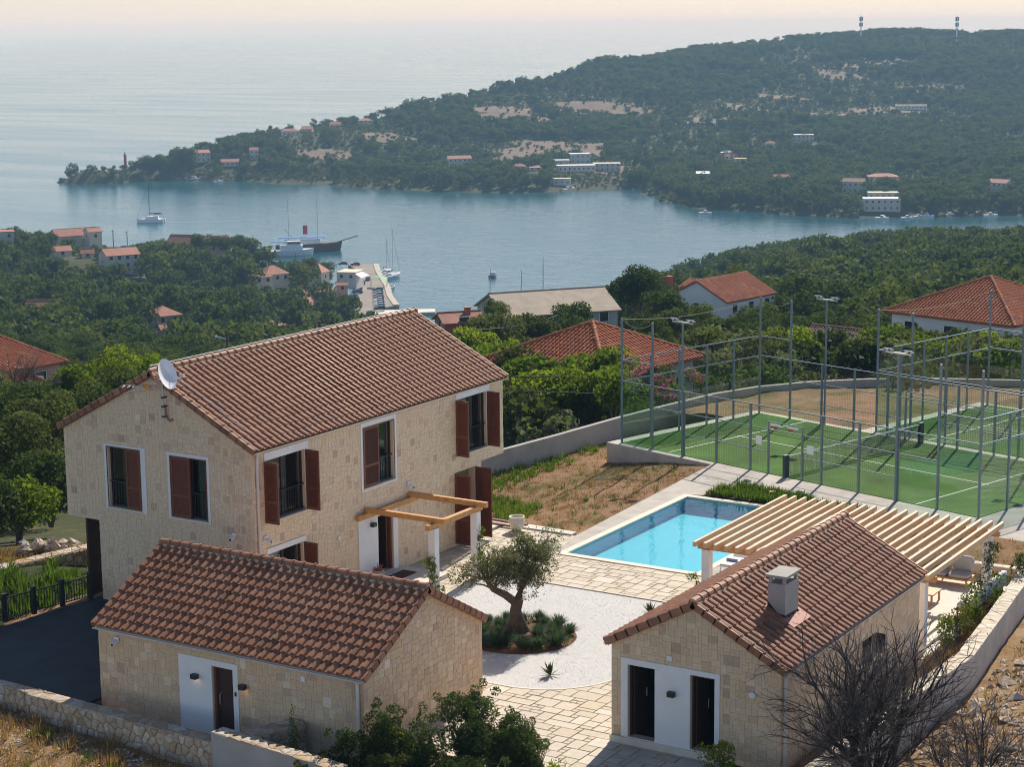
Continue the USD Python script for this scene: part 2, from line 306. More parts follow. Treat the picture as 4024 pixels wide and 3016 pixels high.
SHORE = [(180, 371), (230, 378), (300, 383), (450, 386), (600, 394), (800, 404), (950, 410), (1100, 413), (1240, 411), (1330, 405), (1380, 418), (1400, 432), (1480, 447), (1600, 452), (1700, 459), (1850, 467), (2000, 464), (2212, 460), (2450, 456)]
for px, py in ((165, 371), (168, 366), (166, 376), (150, 371), (130, 369), (155, 360), (150, 382), (100, 365), (60, 372), (110, 385), (40, 350), (-40, 370)):
    a = atz(px, py, SEA); C.append((a[0], a[1], SEA - 7))
for px, py in SHORE:
    a = atz(px, py, SEA + 1.0); C.append((a[0], a[1], SEA + 1.0))
    a = atz(px, py + 7, SEA); C.append((a[0], a[1], SEA - 3)); a = atz(px, py + 30, SEA); C.append((a[0], a[1], SEA - 9))
for px, py, d, dz in [(188, 366, 1310, 0), (240, 363, 1315, 0), (300, 358, 1330, 0), (400, 346, 1340, 0), (500, 318, 1380, 0), (600, 296, 1430, 0), (700, 276, 1480, 0), (900, 230, 1600, 0), (1100, 187, 1700, 0), (1300, 141, 1850, 0), (1500, 114, 1980, 0), (1700, 94, 2080, 0), (1900, 79, 2150, 0), (2060, 85, 2180, 0), (2212, 80, 2200, 0), (2450, 76, 2200, 0)]:
    a = at(px, py, d, dz); C.append(tuple(a))
    k = (px - 172) / 2278; a2 = at(px, py, d + 120 + 200 * k); C.append((a2[0], a2[1], max(a[2] - 18 - 25 * k, SEA - 4)))
    a3 = at(px, py, d + 260 + 500 * k); C.append((a3[0], a3[1], SEA - 6)); a4 = at(px, py, d + 500 + 900 * k); C.append((a4[0], a4[1], SEA - 12))
for px, py, d, dz in [(900, 330, 1400, -3), (1100, 300, 1420, -2), (1300, 300, 1430, -2), (1300, 240, 1600, -3), (1500, 260, 1550, -3), (1500, 350, 1300, -4), (1750, 300, 1450, -3), (1750, 200, 1750, -3), (2000, 330, 1350, -3),
                      (2000, 220, 1700, -3), (2212, 330, 1350, -3), (2212, 220, 1700, -3), (1900, 400, 1150, -3), (1250, 360, 1260, -1), (700, 360, 1330, -3), (2450, 300, 1450, 0)]:
    land(px, py, d, dz)
for x, y in ((-60, -80), (-200, -100), (-400, 100), (150, -150), (250, 100), (120, 60)): C.append((float(x), float(y), -6.0 if x > -100 else -30.0))
for r in (6000,):
    for k in range(12): C.append((r * math.cos(k * math.pi / 6), r * math.sin(k * math.pi / 6), SEA - 30))
HOMES = [(1622, 686, 283), (1215, 716, 238), (1145, 672, 250), (1795, 790, 172), (48, 868, 176), (172, 532, 755), (207, 521, 750), (268, 583, 640), (384, 549, 715), (462, 551, 715), (136, 556, 668), (190, 560, 660), (366, 706, 452), (78, 688, 470), (570, 616, 640), (600, 611, 655), (680, 611, 690), (652, 658, 635), (708, 646, 660), (679, 674, 600), (566, 730, 470), (8, 520, 735)]
for px, py, d in HOMES: land(px, py, d + 3, 0.3); land(px + 12, py, d + 5, .3)
C = np.array(C)
rbf = RBFInterpolator(C[:, :2], C[:, 2], kernel='linear', smoothing=0.0)
def stretch(c, lo, hi, fine, w, grow):
    """Grid lines: fine steps within w of c, growing outwards."""
    r = [c]; s_, x = fine, c
    while x < hi:
        x += s_; r.append(x)
        if x > c + w: s_ *= grow
        s_ = min(s_, 13.0)
    l = []; s_, x = fine, c
    while x > lo:
        x -= s_; l.append(x)
        if x < c - w: s_ *= grow
        s_ = min(s_, 13.0)
    return np.array(l[::-1] + r)
GX, GY = stretch(10, -2700, 500, .8, 36, 1.06), stretch(-18, -160, 2450, .8, 40, 1.06)
gx, gy = np.meshgrid(GX, GY, indexing='ij')
gz = rbf(np.column_stack([gx.ravel(), gy.ravel()])).reshape(gx.shape)
rr = np.hypot(gx - 10, gy + 10)
gz += np.clip((rr - 60) / 200, 0, 1) * (meshkit.fbm(np.stack([gx, gy, 0 * gx], -1) / 45, 4, 3) - .5) * 5.0 * np.clip((gz - SEA + 3) / 8, 0, 1)
gz += np.clip((rr - 20) / 30, .15, 1) * (meshkit.fbm(np.stack([gx, gy, 0 * gx], -1) / 3.1, 3, 5) - .5) * .5 * (rr < 300)
Hf = RegularGridInterpolator((GX, GY), gz, bounds_error=False, fill_value=SEA - 20)
def H(x, y): return Hf(np.column_stack([np.atleast_1d(x), np.atleast_1d(y)]))
def hit(px, py, start=60.0, end=3200.0):
    """Where the line of sight through a picture point meets the land or the sea."""
    d = ray(px, py); d = d / math.hypot(d[0], d[1]); t = np.arange(start, end, 1.5); p = EYE + t[:, None] * d
    z = np.maximum(H(p[:, 0], p[:, 1]), SEA); k = np.argmax(p[:, 2] <= z)
    return np.array([p[k, 0], p[k, 1], z[k]]) if (p[:, 2] <= z).any() else None
ni, nj = gx.shape
i, j = np.meshgrid(np.arange(ni - 1), np.arange(nj - 1), indexing='ij'); a = i * nj + j
hill = np.stack([a, a + nj, a + nj + 1, a + 1], -1).reshape(-1, 4)
zq = gz.ravel()[hill].max(1); hill = hill[zq > SEA - 14]
mat('ground_look', {'g': ('geometry', {}), 'n': ('noise_texture', {'scale': .05, 'detail': 6.0, 'roughness': .7}), 'n2': ('noise_texture', {'scale': 1.2, 'detail': 5.0, 'roughness': .7}),
                    'a': ('math', {'math_type': 'multiply_add', 'value2': .5}), 'h': ('math', {'math_type': 'multiply', 'value2': .5}),
                    'r': ('rgb_ramp', {'ramp': [(.30, (.03, .042, .016)), (.52, (.055, .062, .026)), (.60, (.10, .085, .042)), (.70, (.21, .14, .08)), (.85, (.30, .22, .15))]}),
                    'n3': ('noise_texture', {'scale': 6.0, 'detail': 4.0}), 'bp': ('bump', {'strength': 1.0, 'distance': .05}), 'p': pr(roughness=.95, specular_ior_level=.1)},
    [('g.position', 'n.vector'), ('g.position', 'n2.vector'), ('n2.fac', 'h.value1'), ('n.fac', 'a.value1'), ('h.value', 'a.value3'), ('a.value', 'r.fac'), ('r.color', 'p.base_color'),
     ('g.position', 'n3.vector'), ('n3.fac', 'bp.height'), ('bp.normal', 'p.normal')])
used, inv = np.unique(hill, return_inverse=True)
put('ground', (np.column_stack([gx.ravel(), gy.ravel(), gz.ravel()])[used], np.vstack([inv.reshape(-1, 4)[:, [0, 1, 2]], inv.reshape(-1, 4)[:, [0, 2, 3]]])), 'ground_look', kind='structure', smooth=True)

mat('sea_look', {'g': ('geometry', {}), 'm1': ('mapping', {'scale': (.09, .22, .1), 'rotation': (0, 0, .55)}), 'n1': ('noise_texture', {'scale': 1.0, 'detail': 5.0, 'roughness': .62, 'distortion': .4}),
                 'm2': ('mapping', {'scale': (.0035, .02, .01), 'rotation': (0, 0, .62)}), 'n2': ('noise_texture', {'scale': 1.0, 'detail': 3.0}),
                 'mr': ('map_range', {'from_min': .38, 'from_max': .66, 'to_min': .10, 'to_max': .17, 'clamp': True}),
                 'bp': ('bump', {'strength': 1.0, 'distance': .26}), 'p': pr(base_color=(.008, .075, .10), roughness=.12, ior=1.33)},
    [('g.position', 'm1.vector'), ('m1.vector', 'n1.vector'), ('g.position', 'm2.vector'), ('m2.vector', 'n2.vector'), ('n2.fac', 'mr.value'), ('mr.result', 'p.roughness'), ('n1.fac', 'bp.height'), ('bp.normal', 'p.normal')])
B = 60000.0
put('sea', MB().add([(-B, -B, SEA), (B, -B, SEA), (B, B, SEA), (-B, B, SEA)], [(0, 1, 2, 3)]), 'sea_look', kind='structure')
mat('haze_look', {'v': ('principled_volume', {'color': (.40, .70, 1.0), 'absorption_color': (1, 1, 1), 'density': .00015, 'anisotropy': 0.0})}, surface=None, volume='v.volume')
put('haze', MB().box(Fr((0, 0, 0)), -B - 500, B + 500, -B - 500, B + 500, SEA - 40, 62.0), 'haze_look', kind='stuff')

# ---------------------------------------------------------------- stone walls and tiled roofs
def ashlar(w, h, cell, rng, sizes, rows=None):
    """Rectangles of mixed sizes that fill w x h."""
    nx, ny = int(math.ceil(w / cell)), int(math.ceil(h / cell)); g = np.zeros((nx, ny), bool); out = []
    for y in range(ny):
        for x in range(nx):
            if g[x, y]: continue
            for t in range(6):
                a, b = sizes[rng.integers(len(sizes))]
                if t == 5: a, b = 1, 1
                a, b = min(a, nx - x), min(b, ny - y)
                if not g[x:x + a, y:y + b].any(): break
            while a > 1 and g[x:x + a, y:y + b].any(): a -= 1
            while b > 1 and g[x:x + a, y:y + b].any(): b -= 1
            g[x:x + a, y:y + b] = True; out.append((x * cell, y * cell, (x + a) * cell, (y + b) * cell))
    return out
def clad(F, region, rng, cell=.08, gap=.0035, sizes=((2, 2), (2, 2), (3, 2), (2, 3), (2, 1), (1, 2), (3, 3), (2, 2), (3, 2)), depth=(.008, .017), bev=.0025):
    """Stones over a region of a wall: a list of (size, mesh)."""
    x0, y0, x1, y1 = region.bounds; out = []
    R = np.array(ashlar(x1 - x0, y1 - y0, cell, rng, sizes)) + (x0, y0, x0, y0)
    import shapely
    bx = shapely.box(R[:, 0] + gap, R[:, 1] + gap, R[:, 2] - gap, R[:, 3] - gap); shapely.prepare(region)
    inn = shapely.contains(region, bx); near = shapely.intersects(region, bx) & ~inn
    for r, k, n, b in zip(R, inn, near, bx):
        d = rng.uniform(*depth)
        if k: out.append(((r[2] - r[0]) * (r[3] - r[1]), MB().chamfer(F, r[0] + gap, r[2] - gap, r[1] + gap, r[3] - gap, 0, d, bev)))
        elif n:
            c = b.intersection(region)
            if c.area > .003 and c.geom_type == 'Polygon': out.append((c.area * .5, MB().poly(F, c, 0, d)))
    return out
def place_pieces(th, name, stuff_name, items, m, limit=300, eye_weight=True):
    """The largest pieces one by one, the rest as one part."""
    def seen(it):
        c = it[1].v[0].mean(0); return it[0] / np.sum((c - EYE) ** 2)
    items = sorted(items, key=seen, reverse=True); rest = MB()
    for k, (a, mb) in enumerate(items):
        if k < limit: put(name, mb, m, th)
        else: rest.add(*mb.get())
    if rest: put(stuff_name, rest, m, th, kind='stuff')
def tile_shape(pitch, gauge, k=5, rise=.075, lip=.034):
    """One roof tile: a round cover and a flat pan, tilted over the row below. (u, v down the slope, n)."""
    w = pitch * .62; t = np.linspace(0, math.pi, k); u = np.concatenate([w / 2 - w / 2 * np.cos(t), [pitch]]); n = np.concatenate([rise * np.sin(t), [0.0]])
    m = len(u); v = []
    for vv, lift in ((-.03, .0), (gauge + .02, lip), (gauge + .02, -.005)):
        v += [(a, vv, b * (.96 if lift < 0 or vv < 0 else 1.0) + lift) for a, b in zip(u, n)]
    f = [(r * m + i, r * m + i + 1, (r + 1) * m + i + 1, (r + 1) * m + i) for r in range(2) for i in range(m - 1)]
    return np.array(v), np.array(f)
def tiles_on(F, region, rng, pitch=.30, gauge=.372, k=5, rise=.075, jit=.004):
    """Tiles over a roof slope (u along the eave, v down from the ridge): list of (size, mesh)."""
    import shapely
    v0, f0 = tile_shape(pitch, gauge, k, rise); x0, y0, x1, y1 = region.bounds; out = []
    nu, nv = int(round((x1 - x0) / pitch)), int(round((y1 - y0) / gauge)); pu, pv = (x1 - x0) / nu, (y1 - y0) / nv
    sc = np.array([pu / pitch, pv / gauge, 1.0]); shapely.prepare(region)
    for r in range(nv):
        for c in range(nu):
            if not region.contains(Point(x0 + (c + .5) * pu, y0 + (r + .5) * pv)): continue
            a = rng.normal(0, .006); v = v0 * sc; v = v + (x0 + c * pu, y0 + r * pv, 0) + rng.normal(0, jit, 3) * (1, 1.2, .6); v[:, 0] += a * (v[:, 1] - y0 - r * pv)
            out.append((1.0, MB().add(F(v), f0)))
    return out
def ridge_tiles(th, p0, p1, m, r=.135, step=.40, arc=(-.15, math.pi + .15), name='ridge_tile', up=(0, 0, 1), rng=None):
    """Overlapping half-round tiles from p0 to p1."""
    p0, p1 = np.array(p0, float), np.array(p1, float); L = np.linalg.norm(p1 - p0); n = max(1, int(round(L / step))); d = (p1 - p0) / L
    s_ = np.cross(d, up); s_ /= np.linalg.norm(s_); w = np.cross(s_, d); t = np.linspace(*arc, 8)
    for i in range(n):
        a, b = p0 + d * (L * i / n - .03), p0 + d * (L * (i + 1) / n + .015); v = []
        for c, q in ((a, r * .9), (a + d * .5 * (L / n), r * .94), (b - d * .075, r * .98), (b - d * .07, r * 1.15), (b, r * 1.17), (b, r * .9)):
            v += [c + q * (np.cos(x) * s_ + np.sin(x) * w) for x in t]
        m_ = len(t); f = [(k * m_ + x, k * m_ + x + 1, (k + 1) * m_ + x + 1, (k + 1) * m_ + x) for k in range(5) for x in range(m_ - 1)]
        put(name, MB().add(v, f), m, th)
def gable_roof(th, r0, r1, across, halfs, drops, rng, pitch=.30, gauge=.372, m='brown_tile', over=.12, sides=(1, -1), front_sign=None, k=5, rise=.075):
    """Two slopes on a ridge r0-r1; across: unit vector to side +1; halfs and drops per side."""
    r0, r1, ac = (np.array(x, float) for x in (r0, r1, across)); L = np.linalg.norm(r1 - r0); U = (r1 - r0) / L; items = []; deck = MB(); vg = MB()
    for s_ in (1, -1):
        hw, dr = halfs[s_], drops[s_]; ln = math.hypot(hw, dr); V = (ac * s_ * hw - np.array([0, 0, dr])) / ln; N = np.cross(U, V); N = N if N[2] > 0 else -N
        F = Fr(r0 - U * over, U, V, N); W = L + 2 * over; deck.box(F, .02, W - .02, 0, ln, -.16, -.012)
        it = tiles_on(F, sbox(0, .03, W, ln + .03), rng, pitch, gauge, k, rise)
        for size, t in it: items.append((size if s_ in sides else .01, t))
        n = int(round(ln / gauge))
        for e in (0, 1):
            for i in range(n):       # the tiles that close the verge
                u0 = -.035 if e == 0 else W - .025
                fr = Fr(F.o + V * (i * ln / n) + N * .0, F.U, V, N); g = ln / n
                mb = MB(); c = np.array([(u, v, nn + (.022 if v > 0 else 0)) for u in (u0, u0 + .06) for v in (-.02, g + .02) for nn in (-.15, .05)])
                mb.add(fr(c), [(0, 1, 3, 2), (4, 6, 7, 5), (0, 4, 5, 1), (2, 3, 7, 6), (1, 5, 7, 3), (0, 2, 6, 4)]); put('verge_tile', mb, m, th)
    put('roof_deck', deck, m, th)
    place_pieces(th, 'roof_tile', 'roof_tiling', items, m)
    for q, e in ((r0 - U * (over - .02), -1), (r1 + U * (over - .02), 1)):
        put('ridge_end', MB().poly(Fr(q + (0, 0, 0), ac, (0, 0, 1), U * e), Polygon([(-.15, -.16), (.15, -.16), (.13, .02), (.07, .12), (-.07, .12), (-.13, .02)]), -.05, .008), 'mortar', th)
    for s_ in (1, -1): put('ridge_mortar', MB().box(Fr(r0 - U * (over - .03) + ac * s_ * .10 + (0, 0, -.035), U, ac * s_, (0, 0, 1)), 0, L + 2 * over - .06, 0, .045, -.03, .05), 'mortar', th)
    ridge_tiles(th, r0 - U * over + (0, 0, .02), r1 + U * over + (0, 0, .02), m)
def gutter(th, p0, p1, down=None, r=.065, m='gutter_paint'):
    p0, p1 = np.array(p0, float), np.array(p1, float); d = (p1 - p0) / np.linalg.norm(p1 - p0); s_ = np.cross(d, (0, 0, 1)); t = np.linspace(math.pi, 2 * math.pi, 8); v = []
    for c in (p0, p1):
        for q in (r, r * .86): v += [c + q * (np.cos(x) * s_ + np.sin(x) * np.array([0, 0, 1.0])) for x in t]
    f = [(i, i + 1, 16 + i + 1, 16 + i) for i in range(7)] + [(8 + i, 24 + i, 24 + i + 1, 8 + i + 1) for i in range(7)] + [(i, 8 + i, 9 + i, i + 1) for i in range(7)] + [(16 + i, 17 + i, 25 + i, 24 + i) for i in range(7)]
    for a, b in ((0, 8), (7, 15)): f.append((a, b, b + 16, a + 16))
    put('gutter', MB().add(v, f), m, th)
    if down is not None:
        for q in down: put('downpipe', MB().tube(q, .05, 10), m, th)
def louvre(th, F, u0, u1, v0, v1, n0, n1, name='shutter', m='red_wood', slats=True, flip=False):
    """A louvred shutter leaf: frame and slats; returns its path."""
    w = .075; mb = MB()
    mb.box(F, u0, u0 + w, v0, v1, n0, n1).box(F, u1 - w, u1, v0, v1, n0, n1)
    mid = (v0 + (v1 - v0) * .36)
    for a, b in ((v0, v0 + .11), (mid - .05, mid + .05), (v1 - .09, v1)): mb.box(F, u0 + w, u1 - w, a, b, n0 + .001, n1 - .001)
    p = put(name, mb, m, th)
    for a, b in ((v0 + .11, mid - .05), (mid + .05, v1 - .09)):
        n = int((b - a) / .062)
        for i in range(n):
            c = a + (i + .5) * (b - a) / n; t = .012; z = MB(); h = .034; q = (n1 - n0) * .42; nm = (n0 + n1) / 2
            pts = np.array([(u, c + dv + o, nm + dn) for u in (u0 + w, u1 - w) for dv, dn in ((-h, q), (h, -q)) for o in (-t / 2, t / 2)])
            z.add(F(pts), [(0, 2, 3, 1), (4, 5, 7, 6), (0, 1, 5, 4), (2, 6, 7, 3), (1, 3, 7, 5), (0, 4, 6, 2)]); SL.append((p, z))
    return p
SL = []
def flush_slats():
    for p, z in SL:
        th = '/'.join(p.split('/')[:3]); v, f = z.get(); q = numbered(p, 'slat')
        m_ = usdkit.mesh(stage, q, (v - LOC[th], f), M['red_wood']); m_.CreateDoubleSidedAttr(True)
    SL.clear()
def window(th, F, u0, u1, v0, v1, sur=None, depth=.16, rail=True, split=True, curtain=None):
    """An opening's surround, frame, glass and railing. sur: widths left, right, bottom, top."""
    if sur:
        l, r, b, t = sur; put('window_surround', MB().poly(F, sbox(u0 - l, v0 - b, u1 + r, v1 + t).difference(sbox(u0, v0, u1, v1)), 0, .038), 'white_plaster', th)
    put('sill', MB().box(F, u0 - .05, u1 + .05, v0 - .045, v0 + .002, -.28, .07), 'kerb_stone', th)
    fr = MB().poly(F, sbox(u0, v0, u1, v1).difference(sbox(u0 + .055, v0 + .055, u1 - .055, v1 - .055)), -depth - .03, -depth + .04)
    if split: fr.box(F, (u0 + u1) / 2 - .045, (u0 + u1) / 2 + .045, v0 + .055, v1 - .055, -depth - .025, -depth + .03)
    w = put('window', fr, 'dark_wood', th)
    put('pane', MB().box(F, u0 + .05, u1 - .05, v0 + .05, v1 - .05, -depth - .012, -depth - .004), 'window_glass', w)
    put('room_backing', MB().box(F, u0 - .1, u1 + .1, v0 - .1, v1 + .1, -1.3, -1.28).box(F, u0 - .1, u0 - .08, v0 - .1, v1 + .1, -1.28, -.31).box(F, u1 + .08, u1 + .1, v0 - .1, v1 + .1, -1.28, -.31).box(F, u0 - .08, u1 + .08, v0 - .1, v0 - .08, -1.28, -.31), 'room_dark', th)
    if curtain:
        a, b = u0 + (u1 - u0) * curtain[0], u0 + (u1 - u0) * curtain[1]; n = 16; mb = MB()
        us = np.linspace(a, b, n); v = [(u, vv, -depth - .22 + .04 * math.cos(i * 2.4)) for vv in (v0, v1) for i, u in enumerate(us)]
        put('curtain', mb.add(F(np.array(v)), [(i, i + 1, n + i + 1, n + i) for i in range(n - 1)]), 'curtain', th)
    if rail:
        h = v0 + .92; r = MB().box(F, u0, u1, h - .04, h, -.09, -.05).box(F, u0, u1, v0 + .06, v0 + .09, -.085, -.055); n = int((u1 - u0) / .115)
        for i in range(1, n): c = u0 + (u1 - u0) * i / n; r.box(F, c - .008, c + .008, v0 + .09, h - .04, -.078, -.062)
        put('railing', r, 'black_metal', th)
def open_shutters(th, F, u0, u1, v0, v1, w=.56, left=True, right=True, m='red_wood'):
    """Leaves swung out square to the wall at the jambs."""
    for on, u, sgn in ((left, u0, 1), (right, u1, -1)):
        if on: louvre(th, Fr(F(np.array([u, 0, 0.0])), F.N, F.V, F.U * sgn), .03, .03 + w, v0 + .01, v1 - .01, -.05 if sgn > 0 else -.05, .0, m=m)
def lantern(p, N, label, group=None, lit=False):
    """A small black box wall lamp; it is fixed to the wall as its own thing."""
    N = np.array(N, float); U = np.cross((0, 0, 1), N); t = thing('wall_lamp', label, 'wall lamp', p, group); F = Fr(p, U, (0, 0, 1), N)
    put('lamp_body', MB().box(F, -.10, .10, -.07, .07, .03, .17), 'black_metal', t); put('wall_plate', MB().box(F, -.06, .06, -.06, .06, 0, .03), 'black_metal', t)
    put('lamp_lens', MB().box(F, -.06, .06, -.078, -.0701, .06, .14), 'lamp_glow' if lit else 'lamp_white', t)
mat('lamp_glow', {'e': ('emission', {'color': (1.0, .62, .25), 'strength': 3.0})}, surface='e.emission')
def wall_camera(p, N, label):
    N = np.array(N, float); U = np.cross((0, 0, 1), N); t = thing('security_camera', label, 'camera', p); F = Fr(p, U, (0, 0, 1), N)
    put('camera_body', MB().tube(F(np.array([(0, -.02, .05), (0, -.05, .12), (0.01, -.09, .24)])), [.06, .07, .065], 10), 'lamp_white', t)
    put('camera_mount', MB().box(F, -.07, .07, -.05, .09, 0, .05), 'lamp_white', t)
    put('camera_lens', MB().tube(F(np.array([(0.01, -.09, .24), (.011, -.095, .255)])), .04, 10), 'black_metal', t)

# ---------------------------------------------------------------- the two-storey villa
rng = np.random.default_rng(11)
villa = thing('villa', 'two-storey stone villa with brown tiled gable roof and open wooden shutters', 'house', (-.9, -24, 0))
XL, XR, YF, YB, ZE, ZR, XM = -5.1, 3.3, -31.38, -15.95, 6.06, 8.22, -.9
FF, FL = wall_frame(XL, YF, 1, 0), wall_frame(XR, YF, 0, 1)             # gable front; long front
fl = lambda y: y - YF
gf = lambda x: x - XL
W1, W2, W3, W4 = (fl(-30.8), fl(-28.64), 3.5, 5.6), (fl(-25.3), fl(-23.45), 3.5, 5.67), (fl(-19.3), fl(-17.15), 3.5, 5.68), (fl(-30.8), fl(-28.85), 1.15, 2.42)
D1, D2 = (fl(-24.55), fl(-23.6), .16, 2.32), (fl(-19.45), fl(-18.05), .1, 2.86)
G1, G2 = (gf(-3.07), gf(-1.6), 3.42, 5.53), (gf(-.21), gf(1.32), 3.42, 5.5)
hb = lambda w: sbox(w[0], w[2], w[1], w[3])
front = Polygon([(gf(-3.62), 0), (gf(XR), 0), (gf(XR), ZE), (gf(XM), ZR - .02), (0, ZE), (0, 2.85), (gf(-3.62), 2.85)])
side = Polygon([(0, 0), (fl(-17.58), 0), (fl(-17.58), 2.98), (fl(YB), 2.98), (fl(YB), ZE), (0, ZE)])
put('wall', MB().poly(FF, front.difference(hb(G1)).difference(hb(G2)), -.3, 0), 'mortar', villa)
sd = side
for w in (W1, W2, W3, W4, D1, D2): sd = sd.difference(hb(w))
put('wall', MB().poly(Fr(FL.o, FL.U, FL.V, FL.N), sd.intersection(sbox(.3, 0, 30, 9)), -.3, 0), 'mortar', villa)
back = MB().box(Fr((0, 0, 0)), XL, XL + .3, YF + .3, YB, 2.85, ZE).box(Fr((0, 0, 0)), -3.62, -3.32, YF + .3, -17.6, 0, 2.85).box(Fr((0, 0, 0)), XL + .3, XR - .3, YF + .3, YB, 2.86, 3.0).box(Fr((0, 0, 0)), -3.3, XR - .3, -17.9, -17.6, 0, 2.86)
back.poly(wall_frame(XL, YB - .3, 1, 0), Polygon([(.3, 3.0), (XR - XL - .3, 3.0), (XR - XL - .3, ZE), (gf(XM), ZR - .02), (.3, ZE)]), 0, .3)
put('wall', back, 'cream_plaster', villa)
panel = sbox(fl(-25.72), 0.0, fl(-23.32), 2.5); gs = ((.15, .22, .08, .12), (.15, .10, .10, .15))
sur = lambda w, l, r, b, t: sbox(w[0] - l, w[2] - b, w[1] + r, w[3] + t)
cut_f = front.difference(sur(G1, .16, .26, .09, .12)).difference(sur(G2, .16, .14, .1, .16))
cut_s = side.difference(panel).difference(hb(D2))
for w, ss in ((W1, (.02, .2, .02, .28)), (W2, (.16, .18, .12, .22)), (W3, (.02, .2, .02, .3)), (W4, (.02, .14, .02, .2))): cut_s = cut_s.difference(sur(w, *ss))
pcs = clad(FF, cut_f.buffer(-.004), rng) + clad(FL, cut_s.buffer(-.004), rng)
place_pieces(villa, 'stone', 'stone_cladding', pcs, 'stone_cladding')
put('entrance_panel', MB().poly(FL, panel.difference(hb(D1)), 0, .045), 'white_plaster', villa)
for F, w, ss, cu in ((FF, G1, (.15, .25, .08, .11), (.25, .55)), (FF, G2, (.15, .13, .09, .15), (.6, .98)), (FL, W1, (.01, .19, .01, .27), (.2, .75)), (FL, W2, (.15, .17, .11, .21), (.45, .7)), (FL, W3, (.01, .19, .01, .29), (.2, .8)), (FL, W4, (.01, .13, .01, .19), (.1, .5))):
    window(villa, F, *w, sur=ss, curtain=cu, rail=w is not W4)
for w in (W1, W3): open_shutters(villa, FL, *w)
open_shutters(villa, FL, *W4, left=False); open_shutters(villa, FL, *D2, w=.72)
louvre(villa, FL, W2[0] + .01, (W2[0] + W2[1]) / 2, W2[2], W2[3], -.05, .045)
louvre(villa, FF, (G1[0] + G1[1]) / 2 + .1, G1[1], G1[2], G1[3], -.02, .05); louvre(villa, FF, G2[0], (G2[0] + G2[1]) / 2 + .06, G2[2], G2[3], -.02, .05)
for w in (W2, G1, G2):
    F = FL if w is W2 else FF
    put('window_frame', MB().poly(F, hb(w).buffer(.035, join_style=2).difference(hb(w)), .0385, .055), 'red_wood', villa)
put('side_shutter', MB().box(Fr((0, 0, 0)), -4.30, -4.22, -31.36, -30.62, .02, 2.83), 'dark_wood', villa)
put('door_frame', MB().poly(FL, hb(D1).difference(sbox(D1[0] + .0, D1[2] - 1, D1[1] - .08, D1[3] - .05)), -.2, -.05), 'red_wood', villa)
dleaf = put('door', MB().box(Fr(FL(np.array([D1[1] - .09, 0, -.25])), -FL.N, FL.V, FL.U), 0, .8, D1[2], D1[3] - .06, -.03, .02), 'dark_wood', villa)
put('handle', MB().tube(Fr(FL(np.array([D1[1] - .09, 0, -.25])), -FL.N, FL.V, FL.U)(np.array([(.7, 1.1, -.08), (.7, 1.35, -.08)])), .015, 6), 'galvanised', dleaf)
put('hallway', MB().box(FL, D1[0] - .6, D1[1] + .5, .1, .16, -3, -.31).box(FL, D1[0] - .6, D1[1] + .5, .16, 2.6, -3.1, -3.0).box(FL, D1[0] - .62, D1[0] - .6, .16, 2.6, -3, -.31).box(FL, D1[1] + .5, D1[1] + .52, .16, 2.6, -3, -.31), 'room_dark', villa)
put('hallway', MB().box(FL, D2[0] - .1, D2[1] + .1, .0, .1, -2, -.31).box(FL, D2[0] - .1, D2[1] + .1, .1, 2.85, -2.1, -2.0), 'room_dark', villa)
gable_roof(villa, (XM, YF, ZR + .1), (XM, YB, ZR + .1), (1, 0, 0), {1: 4.36, -1: 4.36}, {1: 2.24, -1: 2.24}, rng, sides=(1,))
gutter(villa, (XR + .13, YF - .1, ZE - .06), (XR + .13, YB + .1, ZE - .06), [[(XR + .12, YF + .14, ZE - .1), (XR + .07, YF + .14, ZE - .35), (XR + .07, YF + .14, 0)], ])
gutter(villa, (XL - .15, YF - .1, ZE - .06), (XL - .15, YB + .1, ZE - .06))
flush_slats()
put('meter_box', MB().box(FL, fl(-26.95), fl(-26.8), 2.0, 2.15, .03, .07), 'white_plaster', villa)
lantern((XR + .045, -24.95, 2.12), (1, 0, 0), 'black box lamp on the white panel beside the villa front door')
wall_camera((2.45, YF - .03, 3.1), (0, -1, 0), 'white security camera on the villa gable wall near its right corner')
wall_camera((XR + .03, -30.9, 3.0), (1, 0, 0), 'white security camera behind the downpipe on the long villa front')
wall_camera((XR + .03, -22.6, 3.1), (1, 0, 0), 'white dome camera above the wooden porch beams on the villa front')

# ---------------------------------------------------------------- the annexe in front and the pool house
rng = np.random.default_rng(12)
annexe = thing('annexe', 'low stone annexe with brown tiled roof and one dark door, front left', 'house', (8.2, -35.9, 0))
AX0, AX1, AY0, AY1, AYR, AZ, AZR, AB = 3.42, 13.09, -38.91, -32.93, -35.85, 2.27, 3.93, -.38
AF, AE = wall_frame(AX0, AY0, 1, 0), wall_frame(AX1, AY0, 0, 1)
ap, ad = sbox(6.55 - AX0, AB, 8.74 - AX0, 1.92), sbox(7.78 - AX0, AB + .05, 8.56 - AX0, 1.74)
af = sbox(0, AB, AX1 - AX0, AZ); ae = Polygon([(0, AB), (AY1 - AY0, AB), (AY1 - AY0, AZ), (AYR - AY0, AZR), (0, AZ)])
put('wall', MB().poly(AF, af.difference(ad), -.25, 0).poly(AE, ae, -.25, -.001).box(Fr((0, 0, 0)), AX0, AX0 + .25, AY0 + .25, AY1, AB, AZ).box(Fr((0, 0, 0)), AX0 + .25, AX1 - .25, AY1 - .25, AY1, AB, AZ)
    .poly(wall_frame(AX0 + .25, AY1, 0, -1), Polygon([(0, AZ), (AY1 - AY0, AZ), (AY1 - AYR, AZR)]), 0, .25), 'mortar', annexe)
